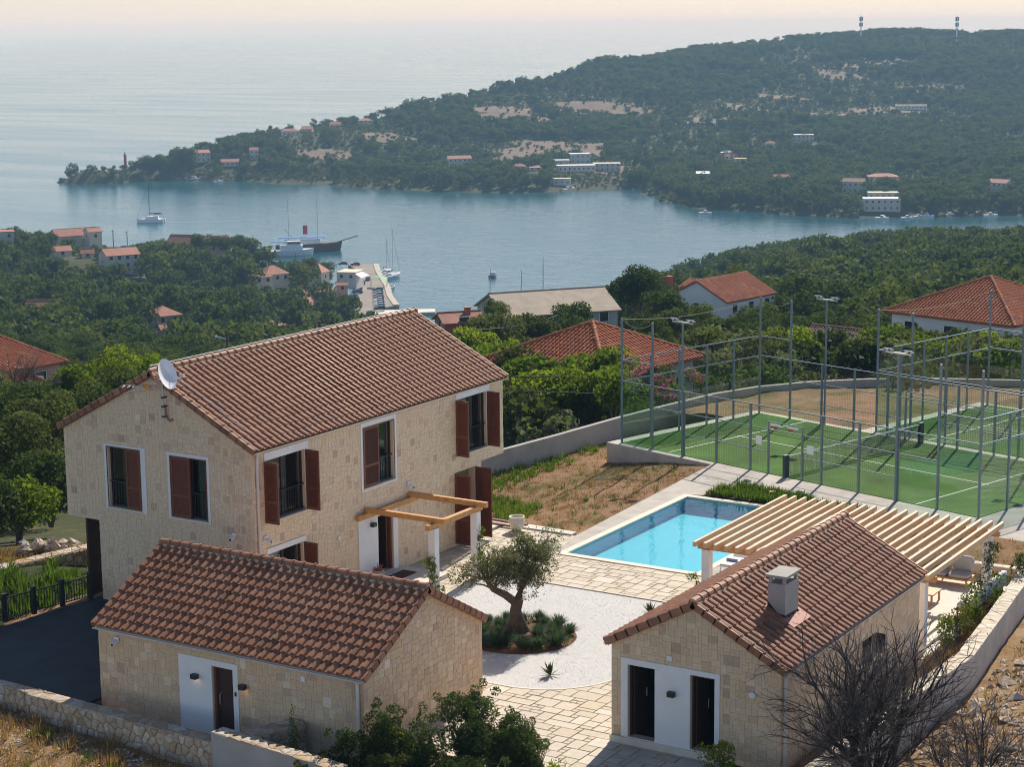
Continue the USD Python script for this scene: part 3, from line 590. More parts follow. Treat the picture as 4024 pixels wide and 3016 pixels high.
place_pieces(annexe, 'stone', 'stone_cladding', clad(AF, af.difference(ap).buffer(-.003), rng, cell=.10) + clad(AE, ae.buffer(-.004), rng, cell=.092), 'stone_cladding')
put('entrance_panel', MB().poly(AF, ap.difference(ad), 0, .04), 'white_plaster', annexe)
ad_ = put('door', MB().box(AF, 7.86 - AX0, 8.56 - AX0, AB + .05, 1.74, -.2, -.14), 'dark_wood', annexe); put('handle', MB().tube(AF(np.array([(7.95 - AX0, .55, -.14), (7.95 - AX0, .6, -.09), (7.95 - AX0, .85, -.09), (7.95 - AX0, .9, -.14)])), .014, 6), 'galvanised', ad_); put('threshold', MB().box(AF, 7.74 - AX0, 8.6 - AX0, AB - .02, AB + .05, -.25, .08), 'kerb_stone', annexe); put('door_frame', MB().box(AF, 7.80 - AX0, 7.86 - AX0, AB + .05, 1.74, -.21, -.05), 'red_wood', annexe)
put('keypad', MB().box(AF, 8.62 - AX0, 8.68 - AX0, .98, 1.1, .04, .06), 'black_metal', annexe); put('vent_plate', MB().box(AF, 11.0 - AX0, 11.14 - AX0, 1.83, 1.99, .03, .045), 'white_plaster', annexe)
gable_roof(annexe, (AX0, AYR, AZR + .1), (AX1, AYR, AZR + .1), (0, -1, 0), {1: 3.16, -1: 3.02}, {1: 1.72, -1: 1.66}, rng, sides=(1,), pitch=.30, gauge=.36, k=6, rise=.085)
gutter(annexe, (AX0 - .05, AY0 - .14, AZ - .04), (AX1 + .08, AY0 - .14, AZ - .04), [[(AX1 - .12, AY0 - .14, AZ - .08), (AX1 - .12, AY0 - .09, AZ - .2), (AX1 - .12, AY0 - .09, AB)]])
lantern((7.22, AY0 - .04, 1.35), (0, -1, 0), 'lit black wall lamp left of the annexe door', lit=True)
lantern((8.97, AY0 - .03, 1.33), (0, -1, 0), 'lit black wall lamp right of the annexe door on bare stone', lit=True)
wall_camera((4.2, AY0 - .03, 1.93), (0, -1, 0), 'white security camera under the left eave of the low annexe')

rng = np.random.default_rng(13)
pool_house = thing('pool_house', 'single-storey stone pool house with brown tiled gable roof, front right', 'house', (20.8, -29, 0))
PX0, PX1, PY0, PY1, PXM, PZ, PZR, PB = 18.27, 23.35, -34.37, -23.95, 20.81, 2.9, 4.28, 0.02
PF, PR, PL = wall_frame(PX0, PY0, 1, 0), wall_frame(PX1, PY0, 0, 1), wall_frame(PX0, PY1, 0, -1)
pf = Polygon([(0, PB), (PX1 - PX0, PB), (PX1 - PX0, PZ), (PXM - PX0, PZR), (0, PZ)]); d1, d2 = sbox(18.79 - PX0, .22, 19.63 - PX0, 2.31), sbox(20.70 - PX0, .22, 21.43 - PX0, 2.34); pp = sbox(18.58 - PX0, PB, 21.58 - PX0, 2.49)
pr_side = sbox(0, PB - .3, PY1 - PY0, PZ); wn = sbox(5.75, 1.45, 6.8, 2.05)
put('wall', MB().poly(PF, pf.difference(d1).difference(d2), -.25, 0).poly(PR, pr_side.difference(wn).intersection(sbox(.25, -9, 99, 9)), -.25, 0).poly(PL, sbox(0, PB, PY1 - PY0 - .25, PZ), -.25, -.001)
    .poly(wall_frame(PX1 - .25, PY1, -1, 0), Polygon([(0, PB), (PX1 - PX0 - .5, PB), (PX1 - PX0 - .5, PZ), (PX1 - .25 - PXM, PZR), (0, PZ)]), -.25, 0), 'mortar', pool_house)
place_pieces(pool_house, 'stone', 'stone_cladding', clad(PF, pf.difference(pp).buffer(-.003), rng, cell=.092) + clad(PR, pr_side.difference(wn.buffer(.02)).buffer(-.004), rng, cell=.095), 'stone_cladding')
put('entrance_panel', MB().poly(PF, pp.difference(d1).difference(d2), 0, .04), 'white_plaster', pool_house)
put('plinth', MB().box(PF, -.02, 21.7 - PX0, PB - .1, .2, .0, .09), 'kerb_stone', pool_house)
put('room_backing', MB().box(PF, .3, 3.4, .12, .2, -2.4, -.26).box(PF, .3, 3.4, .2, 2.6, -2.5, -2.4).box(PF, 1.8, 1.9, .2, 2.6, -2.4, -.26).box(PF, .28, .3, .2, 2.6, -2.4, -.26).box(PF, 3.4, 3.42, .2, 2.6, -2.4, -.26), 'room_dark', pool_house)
for x0, x1 in ((18.79, 19.63), (20.70, 21.43)):
    put('door_frame', MB().poly(PF, sbox(x0 - PX0, .22, x1 - PX0, 2.31).difference(sbox(x0 - PX0 + .05, 0, x1 - PX0 - .05, 2.26)), -.2, -.1), 'dark_wood', pool_house)
    dl = put('door', MB().box(Fr(PF(np.array([x0 - PX0 + .06, 0, -.2])), -PF.N, PF.V, PF.U), 0, .74, .22, 2.26, -.0, .045), 'dark_wood', pool_house); put('handle', MB().tube(Fr(PF(np.array([x0 - PX0 + .06, 0, -.2])), -PF.N, PF.V, PF.U)(np.array([(.66, 1.15, .07), (.66, 1.4, .07)])), .014, 6), 'galvanised', dl)
window(pool_house, PR, 5.75, 6.8, 1.45, 2.05, rail=False)
for u in (5.77, 6.78): put('window_shutter', MB().box(Fr(PR(np.array([u, 0, 0.0])), PR.N, PR.V, PR.U), .03, .3, 1.46, 2.04, -.02, .02), 'dark_wood', pool_house)
put('vent_plate', MB().box(PF, 20.0 - PX0, 20.15 - PX0, 2.62, 2.76, .03, .045), 'white_plaster', pool_house); put('vent_plate', MB().tube(PF(np.array([(22.55 - PX0, 2.1, .02), (22.55 - PX0, 2.1, .1)])), .09, 12), 'lamp_white', pool_house)
gable_roof(pool_house, (PXM, PY0, PZR + .1), (PXM, PY1, PZR + .1), (1, 0, 0), {1: 2.68, -1: 2.68}, {1: 1.46, -1: 1.46}, rng, sides=(1,), gauge=.37)
gutter(pool_house, (PX1 + .14, PY0 - .1, PZ - .06), (PX1 + .14, PY1 + .1, PZ - .06), [[(PX1 + .13, PY0 + .12, PZ - .1), (PX1 + .07, PY0 + .12, PZ - .3), (PX1 + .07, PY0 + .12, -.3)]])
gutter(pool_house, (PX0 - .14, PY0 - .1, PZ - .06), (PX0 - .14, PY1 + .1, PZ - .06))
cz = lambda x: PZR + .1 - (x - PXM) * 1.46 / 2.68
ch = put('chimney', MB().box(Fr((0, 0, 0)), 21.93, 22.45, -32.15, -31.25, 3.3, 4.52), 'wall_concrete', pool_house)
put('chimney_cap', MB().box(Fr((0, 0, 0)), 21.87, 22.51, -32.21, -31.19, 4.70, 4.77), 'wall_concrete', ch)
for x in (21.95, 22.35):
    for y in (-32.13, -31.36): put('cap_leg', MB().box(Fr((0, 0, 0)), x, x + .08, y, y + .09, 4.52, 4.70), 'wall_concrete', ch)
put('bitumen_band', MB().poly(Fr((21.93, -32.15, 0), (1, 0, 0), (0, 0, 1), (0, -1, 0)), Polygon([(-.003, 3.4), (.523, 3.3), (.523, 3.66), (.3, 3.7), (-.003, 4.02)]), .001, .006).poly(Fr((22.45, -32.15, 0), (0, 1, 0), (0, 0, 1), (1, 0, 0)), Polygon([(0, 3.3), (.9, 3.3), (.9, 3.62), (0, 3.66)]), .001, .006), 'bitumen', ch)
FS = Fr((PXM, -32, PZR + .1), (0, 1, 0), np.array((2.68, 0, -1.46)) / math.hypot(2.68, 1.46), np.array((1.46, 0, 2.68)) / math.hypot(2.68, 1.46))
put('flashing', MB().poly(FS, sbox(-.3, 1.2, .9, 2.2).difference(sbox(-.16, 1.27, .76, 1.87)), .06, .1), 'lead', ch)
lantern((20.18, PY0 - .04, 1.72), (0, -1, 0), 'black box lamp between the two dark doors of the pool house')

# ---------------------------------------------------------------- the plot: ground sheets, paving, pool
G0 = Fr((0, 0, 0))
cxy = lambda X, Y: (.9610 * X + .2765 * Y, -.2765 * X + .9610 * Y)      # the courts are turned 16 degrees
cpoly = lambda *p: Polygon([cxy(*q) for q in p])
def sheet_mesh(pg, zf, step=.5, skirt=None):
    """A ground sheet over a polygon on a fine grid, heights from zf(x, y)."""
    x0, y0, x1, y1 = pg.bounds; b = MB()
    xs, ys = np.arange(x0, x1 + step, step), np.arange(y0, y1 + step, step)
    for x in xs[:-1]:
        for y in ys[:-1]:
            c = sbox(x, y, x + step, y + step)
            if pg.contains(c): q = np.array([(x, y), (x + step, y), (x + step, y + step), (x, y + step)]); b.add(np.column_stack([q, zf(q[:, 0], q[:, 1])]), [(0, 1, 2, 3)])
            elif pg.intersects(c):
                for g in getattr(pg.intersection(c), 'geoms', [pg.intersection(c)]):
                    if g.geom_type == 'Polygon' and g.area > 1e-4:
                        v, f = trimesh.creation.triangulate_polygon(g, engine='earcut'); b.add(np.column_stack([v, zf(v[:, 0], v[:, 1])]), f)
    v, f = b.get(); m = trimesh.Trimesh(v, f, process=False); m.merge_vertices(digits_vertex=4); return np.array(m.vertices), np.array(m.faces)
BED = Point(11.1, -27.65).buffer(1.0, 24); BED = affinity.scale(BED, 1.95, 1.85)
ARC = Polygon([(6.5, -22), (15.9, -22), (15.9, -29.4)] + [(13.3 + 2.6 * math.cos(t), -29.4 - 2.6 * math.sin(t)) for t in np.linspace(0, math.pi / 2, 16)] + [(6.5, -32)])
POOL = sbox(7.48, -18.2, 12.95, -8.05)
pad = Polygon([(-4.95, -40.6), (24.6, -41.2), (24.6, -34), (24.9, -24.7), (23.7, -14.7), (24.5, -9), (6, -1.5), (-4.6, -6.5)])
court_pad = cpoly((-.62, -.4), (29, -.4), (29, 20.3), (6.2, 20.3), (6.2, 10.45), (-.62, 10.45))
garden = Polygon([(-4.75, -5.1), (-2.9, 4.9), (-1.9, 10.5), (2.6, 10.2), (-.75, -.2), (5.6, -1.95), (6.45, -15.9), (3.2, -15.9), (-4.9, -15.9)])
put('yard_slab', MB().poly(G0, pad.difference(garden.buffer(.03)).difference(POOL.buffer(.2)).difference(sbox(3.41, -40.6, 13.1, -38.5)), -3.5, -.09), 'soil', kind='structure')
put('court_base', MB().poly(G0, court_pad, -2.2, -.012), 'concrete', kind='structure')
gzf = lambda x, y: -.08 - 1.0 * np.clip((6.0 - np.asarray(x)) / 7.0, 0, 1) ** 1.3 * np.clip((np.asarray(y) + 17) / 6, 0, 1) + (meshkit.fbm(np.stack([np.asarray(x), np.asarray(y), 0 * np.asarray(x)], -1) / 1.1, 3, 2) - .5) * .2
mat('garden_look', {'g': ('geometry', {}), 'n': ('noise_texture', {'scale': .35, 'detail': 6.0, 'roughness': .7}), 'r': ('rgb_ramp', {'ramp': [(.34, (.10, .10, .03)), (.45, (.22, .145, .075)), (.55, (.27, .16, .095)), (.7, (.34, .22, .13))]}),
                    'n3': ('noise_texture', {'scale': 9.0, 'detail': 5.0, 'roughness': .7}), 'bp': ('bump', {'strength': 1.0, 'distance': .08}), 'p': pr(roughness=.95, specular_ior_level=.1)},
    [('g.position', 'n.vector'), ('n.fac', 'r.fac'), ('r.color', 'p.base_color'), ('g.position', 'n3.vector'), ('n3.fac', 'bp.height'), ('bp.normal', 'p.normal')])
put('garden_soil', sheet_mesh(garden, gzf, .45), 'garden_look', kind='structure', smooth=True)
put('driveway', MB().poly(G0, Polygon([(-4.75, -40.15), (3.40, -40.15), (3.40, -32.9), (3.3, -31.2), (-3.9, -31.2)]), -.3, .01), 'asphalt', kind='structure')
# paving: the slabs of the courtyard, terrace by the villa, pool edge and in front of the pool house
rng = np.random.default_rng(21)
paved = Polygon([(3.3, -32.9), (3.3, -15.9), (6.6, -15.9), (7.1, -18.6), (15.6, -18.6), (15.6, -20), (18.2, -24.1), (18.27, -34.4), (23.4, -34.5), (22.6, -36.2), (19.6, -38.6), (17.2, -38.4), (14.2, -37.4), (13.1, -37.2), (13.1, -32.9)])
paved = paved.difference(ARC).difference(sbox(3.2, -27.0, 5.4, -23.1))
yard = thing('courtyard_paving', None, None); tag(stage.GetPrimAtPath(yard), kind='structure')
put('paving_bed', MB().poly(G0, paved, -.088, -.03), 'mortar', yard)
place_pieces(yard, 'paver', 'paving', clad(G0, paved.buffer(-.01), rng, cell=.21, gap=.011, sizes=((2, 2), (3, 2), (4, 2), (2, 3), (3, 3), (4, 3), (2, 1), (3, 1), (5, 2)), depth=(-.008, .004), bev=.008), 'paver')
put('paving_kerb', MB().poly(G0, ARC.buffer(.06).difference(ARC).difference(sbox(18, -40, 30, -20)).difference(sbox(0, -40, 13.1, -32.9)), -.02, .012), 'kerb_stone', yard)
front_path = thing('annexe_path', None, None); tag(stage.GetPrimAtPath(front_path), kind='structure')
put('path_slab', MB().poly(G0, sbox(3.45, -40.3, 13.0, -38.9), -.6, -.40), 'pale_concrete', front_path)
mat('gravel_look', {'g': ('geometry', {}), 'v': ('noise_texture', {'scale': 22.0, 'detail': 4.0, 'roughness': .8}), 'r': ('rgb_ramp', {'ramp': [(.3, (.36, .36, .37)), (.5, (.50, .50, .50)), (.7, (.64, .64, .63))]}),
                    'bp': ('bump', {'strength': .7, 'distance': .01}), 'p': pr(roughness=.9)}, [('g.position', 'v.vector'), ('v.fac', 'r.fac'), ('r.color', 'p.base_color'), ('v.fac', 'bp.height'), ('bp.normal', 'p.normal')])
put('gravel_bed', MB().poly(G0, ARC.difference(BED), -.085, -.022), 'gravel_look', kind='structure')
pieces('gravel_stone', [(0, (.42, .42, .42)), (.6, (.54, .54, .54)), (1, (.64, .64, .63))], grain=.05, bump=.0)
def scatter(pg, n, rng):
    x0, y0, x1, y1 = pg.bounds; p = np.column_stack([rng.uniform(x0, x1, 3 * n), rng.uniform(y0, y1, 3 * n)]); import shapely
    return p[shapely.contains_xy(pg, p[:, 0], p[:, 1])][:n]
def pebbles(p, zf, rng, s0, s1, flat=.6):
    """Little faceted stones at the points p."""
    oc = np.array([(1, 0, 0), (0, 1, 0), (-1, 0, 0), (0, -1, 0), (0, 0, 1), (0, 0, -1)], float); of = np.array([(0, 1, 4), (1, 2, 4), (2, 3, 4), (3, 0, 4), (1, 0, 5), (2, 1, 5), (3, 2, 5), (0, 3, 5)])
    n = len(p); s_ = rng.uniform(s0, s1, (n, 1, 1)) * rng.uniform(.6, 1.3, (n, 1, 3)) * (1, 1, flat); a = rng.uniform(0, 6.28, n)
    v = (oc + rng.normal(0, .16, (n, 6, 3))) * s_; c, s2 = np.cos(a)[:, None], np.sin(a)[:, None]
    v = np.stack([v[..., 0] * c - v[..., 1] * s2, v[..., 0] * s2 + v[..., 1] * c, v[..., 2]], -1); v += np.column_stack([p, zf(p[:, 0], p[:, 1])])[:, None]
    return MB().add(v.reshape(-1, 3), (of[None] + 6 * np.arange(n)[:, None, None]).reshape(-1, 3))
put('gravel', pebbles(scatter(ARC.difference(BED), 7000, rng), lambda x, y: 0 * x - .021, rng, .008, .019), 'gravel_stone', label='white limestone gravel around the olive tree bed', cat='gravel', kind='stuff')
put('planting_bed', sheet_mesh(BED, lambda x, y: -.03 + .10 * np.clip(1 - (((x - 11.1) / 1.95) ** 2 + ((y + 27.65) / 1.85) ** 2) ** 2, 0, 1) + .03 * meshkit.fbm(np.stack([x, y, 0 * x], -1) * 2.2, 3), .2), 'red_soil', kind='structure', smooth=True)
# porch slab and terrace
put('porch_slab', MB().poly(G0, sbox(3.3, -27.0, 5.4, -23.1), -.09, .15), 'pale_concrete', kind='structure')
put('terrace_step', MB().poly(G0, Polygon([(-4.3, -17.5), (3.2, -17.5), (3.2, -15.95), (6.4, -15.95), (6.4, -15.55), (-4.3, -15.0)]), -1.2, .06), 'pale_concrete', kind='structure')
for k, y in enumerate((-15.6, -16.1)): put('terrace_kerb', MB().poly(G0, Polygon([(1.0, y), (4.2, y - .1), (4.2, y + .04), (1.0, y + .14)]), .06, .12), 'red_wood', kind='structure')
# concrete round the pool and between the pool and the court
gbed = Polygon([(7.95, -7.5), (8.6, -5.1), (15.6, -7.1), (15.2, -7.75)])
conc = Polygon([(5.7, -1.7), (6.5, -15.55), (6.6, -18.5), (7.2, -18.5), (7.2, -7.75), (7.95, -7.5), (8.6, -5.1), (15.6, -7.1), (15.2, -7.75), (13.2, -7.75), (13.2, -18.5), (15.5, -18.5), (15.5, -13.5), (23.9, -10.6), (30, -9), (29.2, -8.6)]).difference(POOL.buffer(.25))
conc = conc.difference(Polygon([(16, -13.6), (23.9, -13.6), (23.9, -9.4), (16, -8.6)]))
put('pool_terrace', MB().poly(G0, conc, -.3, -.004), 'concrete', kind='structure')
soilbed = Polygon([(16, -13.8), (24.1, -13.8), (23.9, -8.9), (16, -8.2)])
put('right_planting_soil', sheet_mesh(soilbed, lambda x, y: .06 + .22 * meshkit.fbm(np.stack([x, y, 0 * x], -1) * .8, 3), .5), 'garden_look', kind='structure', smooth=True)
put('pool_house_terrace', MB().poly(G0, sbox(15.6, -23.9, 24.3, -13.85), -.3, -.002), 'pale_concrete', kind='structure')
put('narrow_bed_soil', sheet_mesh(Polygon([(23.45, -36.2), (24.5, -36.2), (24.5, -24), (23.9, -14), (23.45, -23.9)]), lambda x, y: -.02 + .1 * meshkit.fbm(np.stack([x, y, 0 * x], -1) * 1.5, 3), .5), 'garden_look', kind='structure', smooth=True)
put('green_bed_soil', sheet_mesh(gbed, lambda x, y: .03 + 0 * x, .5), 'soil', kind='structure')

pool = thing('swimming_pool', 'rectangular turquoise swimming pool beside the stone courtyard', 'pool', (10.2, -13.1, 0))
mat('pool_tile', {'g': ('geometry', {}), 'v': ('voronoi_texture', {'scale': 3.2, 'feature': 'smooth_f1', 'smoothness': .3, 'randomness': 1.0}), 'n': ('noise_texture', {'scale': 1.1, 'distortion': 1.5}), 'r': ('rgb_ramp', {'ramp': [(0, (.10, .40, .47)), (.5, (.12, .43, .50)), (1, (.15, .48, .54))]}), 'p': pr(roughness=.5)},
    [('g.position', 'n.vector'), ('n.color', 'v.vector'), ('v.distance', 'r.fac'), ('r.color', 'p.base_color')])
inner = sbox(7.5, -18.18, 12.93, -8.07)
bz = MB().poly(G0, inner, -.70, -.58)
for a, b, c, d in ((7.3, 7.5, -18.4, -7.85), (12.93, 13.13, -18.4, -7.85), (7.5, 12.93, -8.07, -7.85), (7.5, 12.93, -18.4, -18.18)): bz.box(G0, a, b, c, d, -.7, -.06)
put('basin', bz, 'pool_tile', pool)
for i in range(4): put('step', MB().box(G0, 7.5, 12.93, -18.18, -17.75 + .34 * i, -.58, -.16 - .1 * i), 'pool_tile', pool)
cop = sbox(7.2, -18.5, 13.2, -7.75).difference(inner); put('coping', MB().poly(G0, cop, -.0605, .012), 'kerb_stone', pool)
mat('pool_water', {'g': ('geometry', {}), 'n': ('noise_texture', {'scale': 1.6, 'detail': 3.0, 'distortion': .6}), 'bp': ('bump', {'strength': 1.0, 'distance': .012}), 'w': ('layer_weight', {'blend': .5}), 'pw': ('math', {'math_type': 'power', 'value2': 5.0}), 'mr': ('map_range', {'to_min': .02, 'to_max': 1.0}),
                   't': ('transparent_bsdf', {'color': (.50, .89, .96)}), 'gl': ('glossy_bsdf', {'color': (1, 1, 1), 'roughness': .03}), 'm': ('mix_closure', {})},
    [('g.position', 'n.vector'), ('n.fac', 'bp.height'), ('bp.normal', 'w.normal'), ('bp.normal', 'gl.normal'), ('w.facing', 'pw.value1'), ('pw.value', 'mr.value'), ('mr.result', 'm.fac'), ('t.BSDF', 'm.closure1'), ('gl.BSDF', 'm.closure2')], surface='m.closure')
put('water', MB().sheet(G0, inner, -.05), 'pool_water', pool)

# ---------------------------------------------------------------- boundary walls
def rubble(F, region, rng, size, depth=(.03, .08), gap=.009, squash=1.0):
    """Irregular stones: a shrunken Voronoi cell each, with a bulging face."""
    x0, y0, x1, y1 = region.bounds; nx, ny = max(1, int((x1 - x0) / size)), max(1, int((y1 - y0) / (size * squash)))
    p = np.array([(x0 + (i + .5 + .5 * (j % 2) + rng.uniform(-.36, .36)) * (x1 - x0) / nx, y0 + (j + .5 + rng.uniform(-.36, .36)) * (y1 - y0) / ny) for i in range(-2, nx + 2) for j in range(-2, ny + 2)])
    vo = Voronoi(p); out = []
    for r in vo.point_region:
        ix = vo.regions[r]
        if -1 in ix or not ix: continue
        c = Polygon(vo.vertices[ix]).intersection(region).buffer(-gap, join_style=2)
        if c.is_empty or c.geom_type != 'Polygon' or c.area < .0025: continue
        c = c.simplify(.008); q = np.array(c.exterior.coords)[:-1]; n = len(q)
        if n < 3: continue
        d = rng.uniform(*depth); m = q.mean(0); inn = m + (q - m) * .72
        v = np.vstack([np.column_stack([q, np.full(n, -.03)]), np.column_stack([q, np.full(n, d * .55)]), np.column_stack([inn, d + rng.normal(0, .006, n)]), [[*m, d * 1.08]]])
        f = [(k + a, k + (a + 1) % n, k + n + (a + 1) % n, k + n + a) for k in (0, n) for a in range(n)]; f3 = [(2 * n + a, 2 * n + (a + 1) % n, 3 * n) for a in range(n)]
        b = MB().add(F(v), f); b.add(F(v), f3)
        vv, ff = b.get(); out.append((c.area, MB().add(F(v), np.vstack([ff[:2 * len(f)], f3]))))
    return out
def line_wall(th, pts, thick, zb, m='mortar', left=True):
    """A wall core along points (x, y, ztop); zb: a base height or one per point. thick to the right of travel."""
    pts = np.array(pts, float); zb = np.broadcast_to(np.asarray(zb, float), (len(pts),)); d = np.gradient(pts[:, :2], axis=0); d /= np.linalg.norm(d, axis=1, keepdims=True); r = np.column_stack([d[:, 1], -d[:, 0]]) * thick
    v = np.vstack([np.column_stack([pts[:, :2], zb]), np.column_stack([pts[:, :2], pts[:, 2]]), np.column_stack([pts[:, :2] + r, pts[:, 2]]), np.column_stack([pts[:, :2] + r, zb])]); n = len(pts); f = []
    for k in range(n - 1):
        for a in range(4): b = (a + 1) % 4; f.append((a * n + k, a * n + k + 1, b * n + k + 1, b * n + k))
    f += [(0, n, 2 * n, 3 * n), (n - 1, 4 * n - 1, 3 * n - 1, 2 * n - 1)]
    put('wall_core', MB().add(v, f), m, th)
def cap(p0, p1, thick, rng, size=.26, up=.0):
    """Flat stones on a wall's sloping top: pieces."""
    p0, p1 = np.array(p0, float), np.array(p1, float); L = np.linalg.norm(p1 - p0); U = (p1 - p0) / L; V = np.cross(U, (0, 0, 1)); V /= np.linalg.norm(V); N = np.cross(V, U)
    return rubble(Fr(p0, U, V, N * (1 if N[2] > 0 else -1)), sbox(0, -.02, L, thick + .02), rng, size, depth=(.015, .03), gap=.009)
rng = np.random.default_rng(31)
fw = thing('front_stone_wall', 'rubble stone boundary wall with pale capping in front of the annexe and driveway', 'stone wall', (4, -40.6, 0))
A0, A1, A2 = (-5.6, -40.05, .50), (2.3, -40.35, .48), (9.62, -40.62, .46)
line_wall(fw, [A0, A1], .36, -1.0); line_wall(fw, [A1, A2], .46, -1.0)
items = cap(A0, A1, .36, rng, .22) + cap(A1, A2, .46, rng, .27)
for a, b, th_, s_ in ((A0, A1, .36, .21), (A1, A2, .46, .25)):
    a, b = np.array(a), np.array(b); U = (b - a) * (1, 1, 0); L = np.linalg.norm(U); U = U / L; V = np.array([0, 0, 1.0]); N = np.cross(U, V); o = a + N * th_; o[2] = 0
    items += rubble(Fr(o, U, V, N), Polygon([(0, -.85), (L, -.85), (L, b[2] - .01), (0, a[2] - .01)]), rng, s_, depth=(.03, .075))
caps = [i for i in items]; place_pieces(fw, 'stone', 'stone_facing', caps, 'rubble_stone')
put('footing', MB().poly(wall_frame(2.3, -40.9, 7.3, -.27), sbox(0, -1, 7.3, -.30), -.1, .06), 'mortar', fw)
sw = thing('stepped_wall', 'taller concrete-faced wall end with stone capping, below the young cypress', 'stone wall', (11.5, -41, 0))
B0, B1 = (9.62, -40.68, .80), (14.2, -41.15, .78)
line_wall(sw, [B0, B1], .45, -1.2, m='wall_concrete'); R0, R1 = (10.25, -40.6, .78), (10.75, -39.0, .72)
line_wall(sw, [R0, R1], .5, -.6, m='mortar')
U = np.array(R1) - R0; U[2] = 0; L = np.linalg.norm(U); U /= L; N = np.cross(U, (0, 0, 1)); o = np.array(R0) + N * .5; o[2] = 0
E2 = rubble(Fr((R1[0], R1[1] + .01, 0), N, (0, 0, 1), U), sbox(0, -.5, .5, .7), rng, .24)
place_pieces(sw, 'stone', 'stone_facing', cap(B0, B1, .45, rng, .26) + cap(R0, R1, .5, rng, .26) + rubble(Fr(o, U, (0, 0, 1), N), sbox(0, -.55, L, .72), rng, .24) + E2, 'rubble_stone')
rw = thing('right_boundary_wall', 'long wall with pale crazy-paved capping running past the bare trees, far right', 'stone wall', (24.5, -25, 0))
RP = [(24.35, -36.5, .72), (24.5, -33.5, .76), (24.55, -30.5, .80), (24.68, -27.3, .80), (24.85, -24.7, .78), (24.35, -20, .82), (23.75, -14.7, .86), (23.9, -9, .9)]
line_wall(rw, RP, .48, -.9, m='concrete'); items = []
for a, b in zip(RP[:-1], RP[1:]): items += cap(a, b, .48, rng, .27)
place_pieces(rw, 'cap_stone', 'capping', items, 'cap_stone')
lw = thing('left_retaining_wall', 'rough stone retaining wall with pale top behind the dark railing, far left', 'stone wall', (-6.8, -31, 0))
LP = [(-8.5, -36.3, .62), (-7.75, -32.2, .72), (-6.95, -28.85, .75), (-6.2, -25.5, .75)]
line_wall(lw, LP, -.5, -1.3); items = []
for a, b in zip(LP[:-1], LP[1:]):
    a, b = np.array(a), np.array(b); U = (b - a) * (1, 1, 0); L = np.linalg.norm(U); U /= L; N = np.cross(U, (0, 0, 1)); o = a.copy(); o[2] = 0
    items += rubble(Fr(o, U, (0, 0, 1), N), Polygon([(0, -1.3), (L, -1.3), (L, b[2]), (0, a[2])]), rng, .3, depth=(.03, .09))
    q = np.cross(U, (0, 0, 1)) * -.5; items += cap(a + q, b + q, .5, rng, .3)
place_pieces(lw, 'stone', 'stone_facing', items, 'rubble_stone')
dw = thing('dry_stone_wall', 'low heap-like dry stone wall beside the round bush, far left', 'stone wall', (-7.4, -28, 1))
place_pieces(dw, 'stone', 'loose_stones', [(1, pebbles(np.array([p]), lambda x, y: H(x, y) + rng.uniform(.1, .55), rng, .13, .26, .75)) for p in scatter(Polygon([(-8.9, -30.2), (-8.4, -30.6), (-6.6, -25.9), (-7.4, -25.6)]), 150, rng)], 'loose_rock')
gw = thing('garden_wall', 'grey concrete wall behind the dry garden left of the court', 'concrete wall', (-3.5, 0, 0))
line_wall(gw, [(-6.0, -11, .0), (-4.3, -5.6, 0), (-3.5, 0, 0), (-2.9, 5.2, 0), (-2.26, 9.1, 0), (-1.4, 13.2, .02), (-.2, 16.2, .02), (1.7, 18.9, .02), (4.2, 21.2, .02), (7.6, 23.3, .0), (12.4, 25.2, 0), (20, 26.6, 0), (30, 26, 0)], -.26, -3.2, m='wall_concrete')
put('back_garden_soil', sheet_mesh(Polygon([(-2.6, 9.2), (-1.4, 13.2), (-.2, 16.2), (1.7, 18.9), (4.2, 21.2), (7.6, 23.3), (12.4, 25.2), (20, 26.6), (30, 26), (30, 12), (12, 16), (9, 7), (2.7, 9.7)]), lambda x, y: -.55 + .35 * meshkit.fbm(np.stack([x, y, 0 * x], -1) * .6, 3), .6), 'garden_look', kind='structure', smooth=True)
lb = thing('low_stone_wall', 'low pale stone wall behind the grey garden sofa', 'stone wall', (20, -13.6, 0))
line_wall(lb, [(16.2, -13.75, .48), (23.6, -13.75, .48)], -.35, -.1); place_pieces(lb, 'cap_stone', 'capping', cap((16.2, -13.4, .48), (23.6, -13.4, .48), .35, rng, .3), 'cap_stone')
# dark railing left of the drive
rl = thing('railing', 'dark steel railing of thin bars along the driveway edge', 'railing', (-4.4, -33.4, 0))
rp0, rp1 = np.array([-4.02, -31.6, 0.0]), np.array([-4.95, -36.4, 0.0]); Ud = rp1 - rp0; Lr = np.linalg.norm(Ud); Ud /= Lr; RF = Fr(rp0, Ud, (0, 0, 1))
put('top_rail', MB().box(RF, 0, Lr, .80, .84, -.02, .02), 'black_metal', rl); put('bottom_rail', MB().box(RF, 0, Lr, .10, .13, -.015, .015), 'black_metal', rl)
for i in range(1, int(Lr / .11)): put('bar', MB().box(RF, i * .11 - .01, i * .11 + .01, .13, .80, -.01, .01), 'black_metal', rl)
for u in (.0, 1.15, 2.3, 3.45, 4.6): put('post', MB().box(RF, u - .07, u + .07, 0, .98, -.07, .07), 'black_metal', rl)

